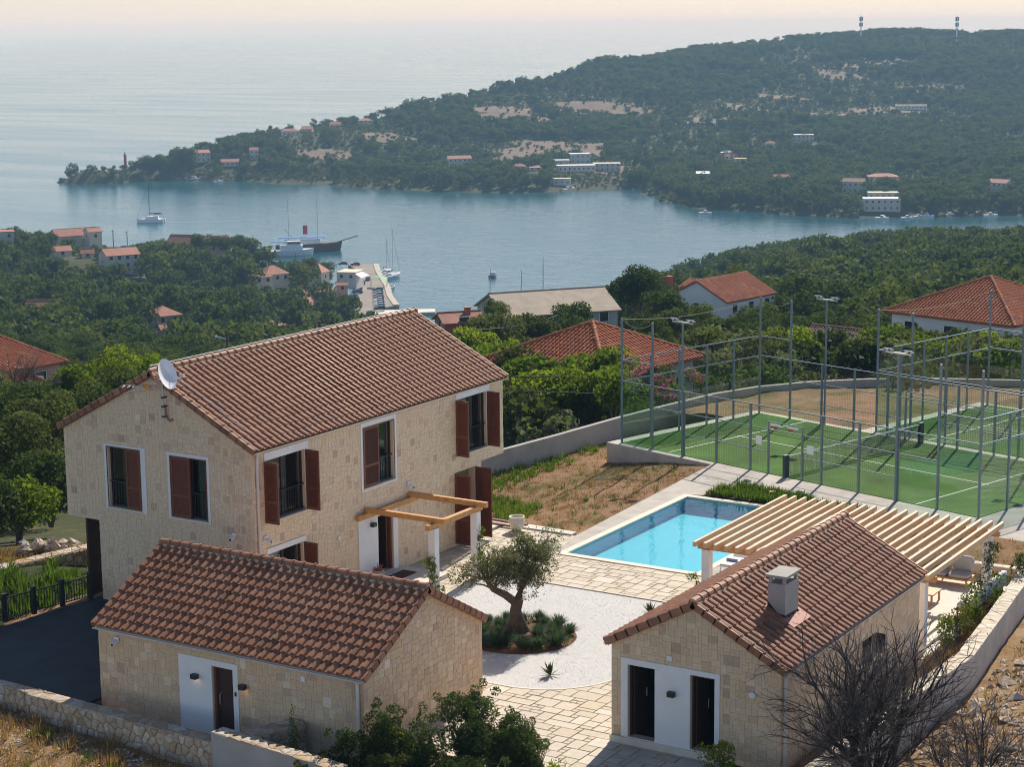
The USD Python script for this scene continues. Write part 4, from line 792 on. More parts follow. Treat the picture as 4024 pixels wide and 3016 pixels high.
# ---------------------------------------------------------------- pergolas
porch = thing('porch_pergola', 'small honey-coloured timber porch frame on two white posts by the villa door', 'pergola', (5, -24, 0))
for y in (-25.35, -22.65): put('post', MB().box(G0, 6.15, 6.42, y - .135, y + .135, -.03, 2.45), 'white_plaster', porch)
put('edge_beam', MB().box(G0, 6.2, 6.38, -25.75, -22.3, 2.45, 2.64), 'timber_honey', porch); put('wall_beam', MB().box(G0, 3.36, 3.5, -25.9, -22.2, 2.45, 2.64), 'timber_honey', porch)
for y in (-25.3, -22.6): put('cross_beam', MB().box(G0, 3.36, 6.75, y - .08, y + .08, 2.641, 2.83), 'timber_honey', porch)
perg = thing('pool_pergola', 'large pale timber slatted pergola over the pool terrace behind the pool house', 'pergola', (19.2, -19.2, 0))
for x, y in ((15.42, -22.5), (22.98, -22.62), (22.98, -16.15), (15.42, -16.15)): put('post', MB().box(G0, x - .14, x + .14, y - .14, y + .14, -.01, 2.26), 'white_plaster', perg)
for y in (-22.5, -16.15): put('beam', MB().box(G0, 15.1, 23.38, y - .08, y + .08, 2.262, 2.45), 'timber_honey', perg)
for i in range(22):
    x = 15.2 + i * (23.27 - 15.2) / 21; put('rafter', MB().box(G0, x - .05, x + .05, -23.05, -15.5, 2.452, 2.62), 'timber', perg)

# ---------------------------------------------------------------- padel courts
def padel(X0, Y0, W, D, label, gates, full=True):
    o = cxy(X0, Y0); th = thing('padel_court', label, 'padel court', (*o, 0)); F = Fr((*o, 0), (.961, -.2765, 0), (.2765, .961, 0), (0, 0, 1))
    put('turf', MB().box(F, 0, W, 0, D, -.011, .012), 'turf', th)
    ln = MB()
    for x in (W / 2 - 6.95, W / 2 + 6.95): ln.box(F, x - .025, x + .025, .02, D - .02, .0125, .018)
    put('service_line', ln, 'line_paint', th); put('centre_line', MB().box(F, W / 2 - 7.1, W / 2 + 7.1, D / 2 - .025, D / 2 + .025, .0185, .022), 'line_paint', th)
    post = lambda u, v, h, w=.04: put('post', MB().box(F, u - w, u + w, v - w, v + w, 0, h), 'steel', th)
    rail = lambda a, b, z, m='steel', h=.03: put('rail', MB().tube(F(np.array([(*a, z), (*b, z)], float)), h, 6), m, th)
    def mesh_panel(a, b, z0, z1, step=.10):
        a, b = np.array(a, float), np.array(b, float); L = np.linalg.norm(b - a); d = (b - a) / L; mb = MB(); r = .0016
        fr = Fr(F(np.array([*a, 0.0])), F(np.array([*(a + d), 0.0])) - F(np.array([*a, 0.0])), (0, 0, 1))
        for k in range(1, int(L / step)): mb.box(fr, k * step - r, k * step + r, z0, z1, -r, r)
        for k in range(1, int((z1 - z0) / step)): mb.box(fr, 0, L, z0 + k * step - r, z0 + k * step + r, -r * 1.5, r * 1.5)
        put('wire_mesh', mb, 'dark_steel', th)
    def glass(a, b, z1):
        a, b = np.array(a, float), np.array(b, float); L = np.linalg.norm(b - a); d = (b - a) / L
        fr = Fr(F(np.array([*a, 0.0])), F(np.array([*(a + d), 0.0])) - F(np.array([*a, 0.0])), (0, 0, 1)); put('glass_panel', MB().box(fr, .03, L - .03, .03, z1, -.006, .006), 'court_glass', th)
    nd = int(round(D / 2)); q = D / nd
    for u in (0, W):
        for k in range(nd + 1): post(u, k * q, 6.0 if k in (0, nd) else 4.0)
        for k in range(nd): glass((u, k * q), (u, (k + 1) * q), 2.95); mesh_panel((u, k * q), (u, (k + 1) * q), 3.0, 3.97)
        rail((u, 0), (u, D), 4.0); rail((u, 0), (u, D), 2.99, h=.022)
    for v in (0, D):
        for k in range(1, 10):
            if k != 5: post(k * 2, v, 3.0 if 1 < k < 9 else 6.0, .043)
        for u in (9.05, 10.95): post(u, v, 2.05, .04)
        for a, b in ((0, 2), (18, 20)): glass((a, v), (b, v), 2.95); mesh_panel((a, v), (b, v), 3.0, 3.97); rail((a, v), (b, v), 4.0)
        for a, b in ((2, 4), (16, 18)): glass((a, v), (b, v), 1.95); mesh_panel((a, v), (b, v), 2.0, 2.97)
        rail((0, v), (20, v), 3.0); rail((2, v), (18, v), 2.0, h=.022)
        for a in (4, 6, 12, 14): mesh_panel((a, v), (a + 2, v), .03, 2.97)
        mesh_panel((8, v), (9.05, v), .03, 2.97); mesh_panel((10.95, v), (12, v), .03, 2.97); rail((4, v), (9.05, v), 1.0, h=.02); rail((10.95, v), (16, v), 1.0, h=.02); rail((9.05, v), (10.95, v), 2.35, h=.022)
        for u in (9.05, 10.95): put('gate_upright', MB().box(F, u - .02, u + .02, v - .02, v + .02, 2.05, 2.36), 'steel', th)
    for v in (0, D):
        put('net_post', MB().box(F, W / 2 - .07, W / 2 + .07, v - .08 if v == 0 else v - .2, v + .2 if v == 0 else v + .08, 0, .98), 'dark_steel', th)
    net = MB(); r = .004
    for k in range(1, int(D / .08)): net.box(F, W / 2 - r, W / 2 + r, k * .08 - r, k * .08 + r, .03, .86)
    for k in range(10): net.box(F, W / 2 - r * 1.4, W / 2 + r * 1.4, .1, D - .1, .05 + k * .08 - r, .05 + k * .08 + r)
    put('net', net, 'black_metal', th); put('net_tape', MB().box(F, W / 2 - .012, W / 2 + .012, .12, D - .12, .86, .92), 'line_paint', th)
    return th, F
pc1, CF1 = padel(0, 0, 20, 10, 'nearer green padel court with glass ends and steel fence, beside the pool', True)
pc2, CF2 = padel(6.9, 10.6, 20, 9.4, 'second green padel court partly hidden behind the nearer court', True)
for u, v, lab in ((8.55, -.07, 'left'), (11.45, -.07, 'right')):
    put('notice_board', MB().box(CF1, u - .17, u + .17, v - .012, v, 1.25, 1.62), 'white_paint', pc1)
# sponsor boards above the gate: short white line of lettering over red marks
for u in (9.25, 10.35):
    pass
def small_text(s_, h, u, z, m):
    t = meshkit.text_mesh(s_, h, .004); v = np.array(t.vertices); put('gate_lettering', MB().add(Fr(CF1(np.array([u, -.036, z])), CF1.U, (0, 0, 1), -CF1.V)(v), t.faces), m, pc1)
for u in (9.16, 10.12): put('gate_board', MB().box(CF1, u, u + .62, -.034, -.030, 2.2, 2.29), 'white_paint', pc1); put('gate_board', MB().box(CF1, u + .02, u + .32, -.034, -.030, 2.08, 2.17), 'red_paint', pc1)
def floodlight(X, Y, h, label):
    o = cxy(X, Y); t = thing('floodlight_mast', label, 'floodlight', (*o, 0), 'floodlight masts beside the padel courts'); F = Fr((*o, 0), (.961, -.2765, 0), (.2765, .961, 0), (0, 0, 1))
    put('mast', MB().box(F, -.036, .036, -.036, .036, 0, h), 'steel', t); put('cross_arm', MB().box(F, -.62, .62, -.035, .035, h, h + .07), 'galvanised', t)
    for u, s_ in ((-.5, -1), (.5, 1)):
        c = np.array([u, 0, h + .2]); q = math.radians(35); L = Fr(F(c), F.U * math.cos(.5 * s_) + F.V * math.sin(.5 * s_) * s_, -F.U * 0 + F.V * math.cos(q) - F.N * math.sin(q))
        p = put('lamp_head', MB().box(L, -.2, .2, -.16, .16, -.05, .05), 'black_metal', t); put('lamp_glass', MB().box(L, -.17, .17, -.13, .13, -.056, -.0505), 'lamp_white', p); put('bracket', MB().box(F, u - .03, u + .03, -.02, .02, h + .07, h + .18), 'black_metal', t)
for X, Y, lab in ((4.0, -.12, 'floodlight mast on the near side of the first court, left of its gate'), (16.0, -.12, 'floodlight mast on the near side of the first court, right of its gate'), (4.1, 10.13, 'floodlight mast at the far left side of the first court'), (16.0, 10.2, 'floodlight mast between the two courts on the right'), (24.0, 10.4, 'floodlight mast at the right end of the second court')):
    floodlight(X, Y, 6.2, lab)
def catenary(a, b, sag, n=14):
    a, b = np.array(a, float), np.array(b, float); t = np.linspace(0, 1, n)[:, None]; return a + (b - a) * t - np.array([0, 0, 1]) * 4 * sag * t * (1 - t)
def rope(pts, label, r=.012, cat='rope', name='rope', m='rope', sag=.22):
    mb = MB()
    for a, b in zip(pts[:-1], pts[1:]): mb.tube(catenary(a, b, sag), r, 4)
    put(name, mb, m, label=label, cat=cat)
cp = lambda F, u, v, z: F(np.array([u, v, z], float))
rope([cp(CF1, 2, 0, 5.97), cp(CF1, 0, 0, 5.97), cp(CF1, 0, 10, 5.97), cp(CF1, 2, 10, 5.97)], 'slack rope slung between the tall corner posts of the nearer court', sag=.35)
rope([cp(CF2, 2, 0, 5.97), cp(CF2, 0, 0, 5.97), cp(CF2, 0, 9.4, 5.97), cp(CF2, 2, 9.4, 5.97)], 'slack rope slung between the tall posts of the second court', sag=.35)

for nm, pg in (('waste_ground', Polygon([(-6, -40.75), (2.3, -40.9), (9.6, -41.2), (14.2, -41.7), (24.6, -41.8), (30, -50), (-6, -50)])), ('stony_slope', Polygon([(24.75, -41), (25.0, -33.5), (25.05, -30.5), (25.2, -27.3), (25.35, -24.7), (24.85, -20), (24.25, -14.7), (24.4, -9), (33, -9), (40, -20), (40, -41)]))):
    put(nm, sheet_mesh(pg, lambda x, y: H(x, y) + .05 + .12 * meshkit.fbm(np.stack([x, y, 0 * x], -1) * 1.6, 3), .6), 'waste_look' if 'waste_look' in M else mat('waste_look', {'g': ('geometry', {}), 'n': ('noise_texture', {'scale': .9, 'detail': 6.0, 'roughness': .7}), 'r': ('rgb_ramp', {'ramp': [(.3, (.16, .11, .05)), (.45, (.27, .17, .085)), (.6, (.36, .25, .14)), (.75, (.44, .36, .27))]}),
        'n3': ('noise_texture', {'scale': 8.0, 'detail': 5.0, 'roughness': .7}), 'bp': ('bump', {'strength': 1.0, 'distance': .08}), 'p': pr(roughness=.95, specular_ior_level=.1)},
        [('g.position', 'n.vector'), ('n.fac', 'r.fac'), ('r.color', 'p.base_color'), ('g.position', 'n3.vector'), ('n3.fac', 'bp.height'), ('bp.normal', 'p.normal')]), kind='structure', smooth=True)

# ---------------------------------------------------------------- furniture and small things in the yard
def clay_pot(p, label):
    t = thing('clay_pot', label, 'pot', p)
    put('bowl', MB().lathe([(0, 0), (.20, 0), (.27, .12), (.31, .30), (.29, .42), (.265, .47), (.30, .50), (.31, .53), (.27, .53), (.235, .48), (.25, .40), (.26, .3), (.2, .1), (0, .08)], p, 28), 'pot_clay', t, smooth=40)
    for s_ in (-1, 1):
        a = np.linspace(0, math.pi, 9); put('handle', MB().tube(np.array([(s_ * (.30 + .07 * math.sin(x)), .03 * math.cos(x) * 0, .36 + .075 * math.cos(x)) for x in a]) @ np.array([[.6, .8, 0], [-.8, .6, 0], [0, 0, 1]]) + p, .022, 6), 'pot_clay', t)
clay_pot(np.array([4.15, -16.35, .06]), 'pale clay pot with two handles on the terrace edge beside the green weeds')
clay_pot(np.array([6.95, -18.85, .0]), 'pale clay pot with two handles beside the corner of the swimming pool')
dp = thing('plant_pot', 'round grey pot with a reddish succulent beside the villa front door', 'pot', (3.75, -25.15, .15))
put('bowl', MB().lathe([(0, 0), (.16, 0), (.24, .12), (.25, .25), (.2, .36), (.21, .4), (.17, .4), (.16, .3), (0, .28)], (3.75, -25.15, .15), 20), 'wall_concrete', dp, smooth=40)
rg = np.random.default_rng(5); mb = MB()
for k in range(26):
    a, e, L = rg.uniform(0, 6.28), rg.uniform(.5, 1.4), rg.uniform(.18, .38); d = np.array([math.cos(a) * math.cos(e), math.sin(a) * math.cos(e), math.sin(e)]); mb.tube(np.array([3.75, -25.15, .46]) + d * np.linspace(0, L, 3)[:, None], [.012, .022, .003], 5)
put('succulent', mb, 'terracotta', dp)
put('doormat', MB().box(G0, 3.75, 4.35, -24.55, -23.6, .151, .168), 'doormat', label='dark brown doormat on the porch slab at the villa door', cat='doormat')
def sofa(p, ux, uy, n, label, mcol):
    U = np.array([ux, uy, 0.0]); t = thing('garden_sofa', label, 'sofa', p); F = Fr(p, U, np.cross((0, 0, 1), U), (0, 0, 1)); w = .78
    fr = MB().box(F, 0, n * w, 0, .8, .24, .30); put('frame', fr, 'timber_honey', t)
    for u in (.05, n * w - .1, n * w / 2):
        for v in (.04, .72): put('leg', MB().box(F, u, u + .05, v, v + .05, 0, .24), 'timber_honey', t)
    for k in range(n):
        put('seat_cushion', cushion(F, k * w + .015, (k + 1) * w - .015, .0, .72, .30, .46), mcol, t, smooth=50); put('back_cushion', cushion(F, k * w + .015, (k + 1) * w - .015, .60, .80, .44, .98), mcol, t, smooth=50)
def cushion(F, u0, u1, v0, v1, n0, n1):
    m = trimesh.creation.box([1, 1, 1]); m = m.subdivide().subdivide(); v = np.array(m.vertices) * 2; e = np.abs(v) ** 6; r = (e.sum(1, keepdims=True)) ** (1 / 6) / np.abs(v).max(1, keepdims=True).clip(1e-6); v = v / r * .5 + .5
    return MB().add(F(v * (u1 - u0, v1 - v0, n1 - n0) + (u0, v0, n0)), m.faces)
sofa(np.array([19.7, -15.3, 0.0]), 1, 0, 3, 'grey cushioned garden sofa under the far side of the large pergola', 'cushion')
sofa(np.array([22.75, -15.6, 0.0]), 0, -1, 4, 'white cushioned garden sofa facing away from the climbing plants by the wall', 'white_cushion')
tb = thing('coffee_table', 'small wooden coffee table between the two garden sofas', 'table', (21.2, -17.4, 0))
put('table_top', MB().box(G0, 20.8, 21.7, -17.9, -17.0, .34, .39), 'timber_honey', tb)
for x in (20.84, 21.6):
    for y in (-17.86, -17.1): put('leg', MB().box(G0, x, x + .06, y, y + .06, 0, .34), 'timber_honey', tb)
def lounger(x, y, label):
    t = thing('sun_lounger', label, 'sun lounger', (x, y, 0)); F = Fr((x, y, 0), (.0, -1, 0), (1, 0, 0), (0, 0, 1))
    put('frame', MB().box(F, 0, 1.9, 0, .05, .24, .30).box(F, 0, 1.9, .6, .65, .24, .30).box(F, 0, .05, .05, .6, .24, .3).box(F, 1.85, 1.9, .05, .6, .24, .3), 'white_paint', t)
    for u in (.12, 1.7):
        for v in (.0, .6): put('leg', MB().tube(F(np.array([(u, v + .025, .25), (u + (.12 if u > 1 else -.1), v + .025, 0)])), .018, 6), 'white_paint', t)
    put('seat', MB().box(F, .75, 1.86, .04, .61, .30, .335), 'white_cushion', t)
    put('backrest', MB().box(Fr(F(np.array([.75, 0, .31])), -F.U * .86 + F.N * .5, F.V, F.U * .5 + F.N * .86), 0, .75, .04, .61, 0, .03), 'white_cushion', t)
lounger(13.6, -15.9, 'white sun lounger by the pool with a rolled blue towel on it'); lounger(14.5, -15.6, 'white sun lounger half hidden under the left end of the pergola')
put('rolled_towel', MB().tube([(13.68, -17.25, .385), (13.9, -17.25, .385), (14.1, -17.25, .385)], [.05, .052, .05], 12), 'blue_towel', label='rolled blue towel lying on the sun lounger beside the pool', cat='towel', smooth=40)
st_ = thing('firewood_block', 'small wooden block lying in the green bed behind the pool', 'wood block', (10.6, -6.6, .05)); put('block', MB().box(Fr((10.6, -6.6, .05), (.8, .6, 0), (-.6, .8, 0), (0, 0, 1)), 0, .3, 0, .2, 0, .2), 'timber_honey', st_); put('cut_face', MB().box(Fr((10.6, -6.6, .05), (.8, .6, 0), (-.6, .8, 0), (0, 0, 1)), .02, .28, .02, .18, .2001, .215), 'timber', st_)
for k, (x, y) in enumerate(((8.9, -4.0), (12.7, -5.4))): put('drain_cover', MB().box(Fr((*cxy(x - 1.2, -2.6 + .4 * k), 0), (.961, -.2765, 0), (.2765, .961, 0), (0, 0, 1)), 0, .45, 0, .35, -.0035, .004), 'wall_concrete', label=['dark square drain cover in the concrete left of the court gate', 'dark square drain cover in the concrete near the pergola'][k], cat='drain cover')

# ---------------------------------------------------------------- dish and aerial on the villa
dish = thing('satellite_dish', 'round white satellite dish on a pole at the villa gable', 'satellite dish', (-.3, -31.6, 6.7))
put('pole', MB().tube([(-.30, -31.55, 6.62), (-.30, -31.55, 8.35)], .028, 8), 'galvanised', dish)
for z in (6.85, 7.2, 7.5): put('pole_clamp', MB().box(G0, -.35, -.25, -31.60, -31.39, z, z + .05), 'black_metal', dish)
put('cable_duct', MB().tube([(-.24, -31.52, 7.2), (-.22, -31.5, 6.85), (-.1, -31.46, 6.72), (.0, -31.44, 6.8)], .03, 8), 'lead', dish)
ax = np.array([.93, .08, .32]); ax /= np.linalg.norm(ax); dc = np.array([-.08, -31.62, 8.33]); a1 = np.cross((0, 0, 1), ax); a1 /= np.linalg.norm(a1); a2 = np.cross(ax, a1)
rr_ = np.linspace(0, .5, 8); tt = np.linspace(0, 2 * math.pi, 33)[:-1]
dv = [dc + a1 * r_ * .92 * math.cos(t) + a2 * r_ * 1.05 * math.sin(t) + ax * (r_ * r_ * .42) for r_ in rr_ for t in tt]
put('reflector', MB().add(dv, [(i * 32 + j, i * 32 + (j + 1) % 32, (i + 1) * 32 + (j + 1) % 32, (i + 1) * 32 + j) for i in range(7) for j in range(32)]), 'lamp_white', dish, smooth=True)
feed = dc + ax * .62 - a2 * .22; put('feed_arm', MB().tube([dc - a2 * .5 + ax * .1, feed - a2 * .06], .015, 6), 'galvanised', dish); put('feed_horn', MB().box(Fr(feed, a1, a2, ax), -.06, .06, -.05, .07, -.05, .1), 'gutter_paint', dish)
ae_ = thing('tv_aerial', 'orange and white television aerial beside the satellite dish', 'aerial', (-.45, -31.6, 7.9)); ao = np.array([-.42, -31.62, 7.87]); ad_ = np.array([-.93, -.36, 0])
put('boom', MB().tube([ao, ao + ad_ * 1.25 + (0, 0, .06)], .013, 6).tube([ao - (0, 0, .05), ao + ad_ * 1.25 - (0, 0, .22)], .013, 6), 'galvanised', ae_)
for k in range(5): p = ao + ad_ * (.5 + .18 * k); put('element', MB().tube([p - (.05, -.12, 0), p + (.05, -.12, 0)], .014, 5), 'white_paint', ae_)
put('balun_box', MB().box(Fr(ao + ad_ * .28, ad_, (0, 0, 1)), 0, .24, -.05, .06, -.05, .05), 'orange_plastic', ae_)
for k in range(5): put('reflector_rod', MB().tube([ao + (.0, .0, .08 + .08 * k) - ad_ * (-.02 + .0 * k) + (-.05 * k, 0, 0), ao + (.25, -.1, .1 + .08 * k) + (-.05 * k, 0, 0)], .012, 5), 'white_paint', ae_)
put('reflector_frame', MB().tube([ao, ao + (-.22, 0, .42)], .014, 5).tube([ao + (.25, -.1, .05), ao + (.03, -.1, .45)], .014, 5), 'orange_plastic', ae_)
rope([(-.1, -31.3, 8.35), (1.4, -31.22, 7.5), (2.9, -31.25, 6.7)], 'thin pale aerial cable lying down the front edge of the villa roof', .012, 'cable', 'aerial_cable', 'lamp_white', .02)
rope([(-.95, -31.4, 8.52), (-.98, -24, 8.5), (-.95, -16, 8.5)], 'thin pale lightning wire running along the villa ridge', .012, 'cable', 'ridge_wire', 'lamp_white', .0)

# ---------------------------------------------------------------- other houses
def view_frame(p, turn):
    """u to the right as seen from the viewpoint turned by an angle, v away, n up."""
    d = np.array([p[0] - EYE[0], p[1] - EYE[1]]); d /= np.linalg.norm(d); r = np.array([d[1], -d[0]]); c, s_ = math.cos(turn), math.sin(turn); U = np.array([r[0] * c - r[1] * s_, r[0] * s_ + r[1] * c, 0])
    return Fr(p, U, np.cross((0, 0, 1), U), (0, 0, 1))
KEEP = []
def house(label, p, turn, w, d, h, rh, wallm='cream_plaster', roofm='far_tile', kind='gable', wins=(2, 1), over=.35, chim=None, rows=1, tiled=False, name='house', deep=4.0, shade='dark_glass', cat='house'):
    """A house: p the middle of its front foot; ridge along u (gable, hip), along v (gablev) or a flat roof."""
    t = thing(name, label, cat, p); F = view_frame(p, turn); x0, x1 = -w / 2, w / 2; KEEP.append((np.array(p), w, d))
    if kind == 'gable': body = MB().box(F, x0, x1, 0, d, -deep, h).poly(Fr(F(np.array([x0, 0, 0.0])), F.V, F.N, F.U), Polygon([(0, h), (d, h), (d / 2, h + rh)]), 0, w)
    elif kind == 'gablev': body = MB().box(F, x0, x1, 0, d, -deep, h).poly(Fr(F.o, F.U, F.N, F.V), Polygon([(x0, h), (x1, h), (0, h + rh)]), 0, d)
    elif kind == 'mono': body = MB().poly(Fr(F(np.array([x0, 0, 0.0])), F.V, F.N, F.U), Polygon([(0, -deep), (d, -deep), (d, h + rh), (0, h)]), 0, w)
    else: body = MB().box(F, x0, x1, 0, d, -deep, h)
    put('wall', body, wallm, t); o = over
    if kind == 'flat':
        rf = put('roof', MB().box(F, x0 - o, x1 + o, -o, d + o, h, h + .28), roofm, t)
    else:
        if kind == 'gable': A = [(x0 - o, -o), (x1 + o, -o), (x1 + o, d + o), (x0 - o, d + o)]; rA, rB = (x0 - o, d / 2), (x1 + o, d / 2); q = rh * (d / 2 + o) / (d / 2)
        elif kind == 'gablev': A = [(x0 - o, -o), (x1 + o, -o), (x1 + o, d + o), (x0 - o, d + o)]; rA, rB = (0, -o), (0, d + o); q = rh * (w / 2 + o) / (w / 2)
        elif kind == 'hip':
            A = [(x0 - o, -o), (x1 + o, -o), (x1 + o, d + o), (x0 - o, d + o)]; m_ = min(w, d) / 2 + o
            rA, rB = ((x0 - o + m_, d / 2), (x1 + o - m_, d / 2)) if w >= d else ((0, m_ - o), (0, d + o - m_)); q = rh
        elif kind == 'mono': A = [(x0 - o, -o), (x1 + o, -o), (x1 + o, d + o), (x0 - o, d + o)]; rA, rB = (x0 - o, d + o), (x1 + o, d + o); q = rh * (d + 2 * o) / d
        ez = h + rh - q + .06 if kind != 'hip' else h; rz = h + rh + .06 if kind != 'hip' else h + rh
        if kind == 'mono': ez, rz = h - rh * o / d + .06, h + rh + rh * o / d + .06
        a = [np.array([x, y, ez]) for x, y in A]; r0, r1 = np.array([*rA, rz]), np.array([*rB, rz])
        if kind == 'mono': faces = [[a[0], a[1], r1, r0]]
        elif kind == 'gablev': faces = [[a[1], a[2], r1, r0], [a[3], a[0], r0, r1]]
        elif kind == 'gable': faces = [[a[0], a[1], r1, r0], [a[2], a[3], r0, r1]]
        elif w >= d: faces = [[a[0], a[1], r1, r0], [a[1], a[2], r1], [a[2], a[3], r0, r1], [a[3], a[0], r0]]
        else: faces = [[a[0], a[1], r0], [a[1], a[2], r1, r0], [a[2], a[3], r1], [a[3], a[0], r0, r1]]
        rb = MB(); til = []
        for f in faces:
            P = np.array([F(x) for x in f]); e = P[1] - P[0]; e /= np.linalg.norm(e); N = np.cross(e, P[2] - P[1]); N /= np.linalg.norm(N); N = N if N[2] > 0 else -N; V = np.cross(N, e); V = V if V[2] < 0 else -V
            top = max(P @ -V * -1) if False else None; o_ = P[-1] if len(P) > 3 else P[2]; base = o_ - e * np.dot(o_ - P[0], e); LF = Fr(base, e, V, N)
            pg = Polygon([(np.dot(x - base, e), np.dot(x - base, V)) for x in P]); k = len(rb.v); rb.poly(LF, pg, -.16, 0.0)
            if tiled: til += [x for x in tiles_on(LF, pg.buffer(.02), np.random.default_rng(3), .30 * tiled, .40 * tiled, 4, .09 * tiled) ]
        rf = put('roof', rb, roofm, t)
        if tiled:
            place_pieces_under(rf, t, til, roofm)
            r_ = .14
            for q0, q1 in ([(r0, r1)] if np.linalg.norm(r0 - r1) > .5 else []) + ([(a[i], (r0 if (i in (0, 3) if w >= d else i in (0, 1)) else r1)) for i in range(4)] if kind == 'hip' else []):
                ridge_tiles(t, F(np.array(q0)) + (0, 0, .03), F(np.array(q1)) + (0, 0, .03), roofm, r=r_)
        elif kind in ('gable', 'hip'):
            put('ridge_cap', MB().tube([F(r0), F(r1)], .12, 6) if np.linalg.norm(r0 - r1) > .3 else MB().tube([F(r0) - (.1, 0, 0), F(r0) + (.1, 0, 0)], .12, 6), roofm, t)
    n, rws = wins
    for rr in range(rws):
        for k in range(n):
            c = x0 + (k + .5) * w / n; ww, hh = min(1.1, w / n * .45), 1.25; z0 = (h / rws) * rr + h / rws * .38
            wf = put('window', MB().box(F, c - ww / 2 - .08, c + ww / 2 + .08, -.05, .02, z0 - .08, z0 + hh + .08), 'white_paint', t); put('pane', MB().box(F, c - ww / 2, c + ww / 2, -.062, -.0505, z0, z0 + hh), shade, wf)
    for s_, x in ((-1, x0), (1, x1)):
        c = d / 2; z0 = h * .4; wf = put('window', MB().box(F, min(x + s_ * .05, x), max(x + s_ * .05, x), c - .6, c + .6, z0 - .08, z0 + 1.3), 'white_paint', t); put('pane', MB().box(F, min(x + s_ * .0505, x + s_ * .062), max(x + s_ * .0505, x + s_ * .062), c - .5, c + .5, z0, z0 + 1.2), shade, wf)
    if chim:
        for cx, cy, ch_, cw in chim: put('chimney', MB().box(F, cx - cw, cx + cw, cy - cw, cy + cw, h * .8, h + ch_).box(F, cx - cw - .06, cx + cw + .06, cy - cw - .06, cy + cw + .06, h + ch_, h + ch_ + .1), 'terracotta', t)
    return t, F
def place_pieces_under(part, th, items, m, limit=300):
    """Tiles as sub-parts of a roof, the largest in view first."""
    items = sorted(items, key=lambda it: np.sum((it[1].v[0].mean(0) - EYE) ** 2)); rest = MB(); L = LOC[th]
    for k, (a, mb) in enumerate(items):
        v, f = mb.get()
        if k < limit:
            p = usdkit.mesh(stage, numbered(part, 'roof_tile'), (v - L, f), M[m]); p.CreateDoubleSidedAttr(True)
        else: rest.add(v, f)
    if rest:
        v, f = rest.get(); p = usdkit.mesh(stage, numbered(part, 'roof_tiling'), (v - L, f), M[m]); p.CreateDoubleSidedAttr(True); p.GetPrim().SetCustomDataByKey('kind', 'stuff')
def by_corner(px, py, dist, turn, w):
    """The middle of a house's front foot from its nearest corner (the right end of the front)."""
    c = at(px, py, dist); return c - view_frame(c, turn).U * (w / 2)
house('hipped orange-red tiled house behind the vine arbour left of the court', by_corner(1303, 914, 113, math.radians(-40), 9.0), math.radians(-40), 9.0, 9.0, 2.8, 2.3, 'grey_plaster', 'red_tile', 'hip', (3, 1), .6, tiled=1.0, deep=2)
house('big hipped orange-red tiled white house at the right edge', by_corner(2182, 790, 150, math.radians(-33), 11.0), math.radians(-33), 11.0, 11.0, 3.1, 2.7, 'white_plaster', 'red_tile', 'hip', (3, 1), .5, tiled=1.0, deep=4)
house('low white shed with dark ribbed tile roof behind the court fence', at(1795, 790, 172), math.radians(-30), 6.0, 4.6, 2.1, .9, 'white_plaster', 'dark_tile', 'gable', (1, 1), .3, tiled=1.0, deep=3, cat='shed', name='shed')
house('house with bright red tiled roof and white walls among the trees right of the bay', at(1622, 686, 283), math.radians(56), 12.5, 10.5, 3.0, 2.6, 'white_plaster', 'red_tile', 'gable', (3, 1), .3, tiled=1.6, deep=6, chim=[(-6.9, 9.8, 3.0, .38)])
house('small red-roofed wing beside the bright red tiled house', at(1490, 655, 290), math.radians(-30), 3.6, 6.5, 2.2, .9, 'pink_plaster', 'red_tile', 'gable', (1, 1), .25, deep=6, tiled=1.6, name='house_wing')
house('grey house with wide pale unpainted gable roof beside the bay, centre right', at(1215, 716, 238), math.radians(22), 15.0, 10.5, 2.4, 2.1, 'grey_plaster', 'dusty_roof', 'gable', (4, 1), .4, deep=6)
house('unfinished red brick box with flat slab roof beside the grey house', at(1145, 672, 250), math.radians(24), 5.2, 5.0, 1.5, .2, 'terracotta', 'wall_concrete', 'flat', (1, 1), .3, deep=6)
house('orange tiled house with red chimney at the left edge behind the hedge', at(48, 868, 176), math.radians(38), 9.0, 9.0, 3.0, 3.0, 'pink_plaster', 'red_tile', 'hip', (2, 1), .5, tiled=1.0, deep=4, chim=[(1.4, 5.2, 3.6, .32)])
house('low brick lean-to with tiled top and chimney before the orange left house', at(74, 868, 168), math.radians(38), 3.6, 3.0, 1.3, .9, 'terracotta', 'red_tile', 'gablev', (1, 1), .2, tiled=1.0, deep=4, name='lean_to', chim=[(-.6, 1, 1.6, .3)], cat='shed')
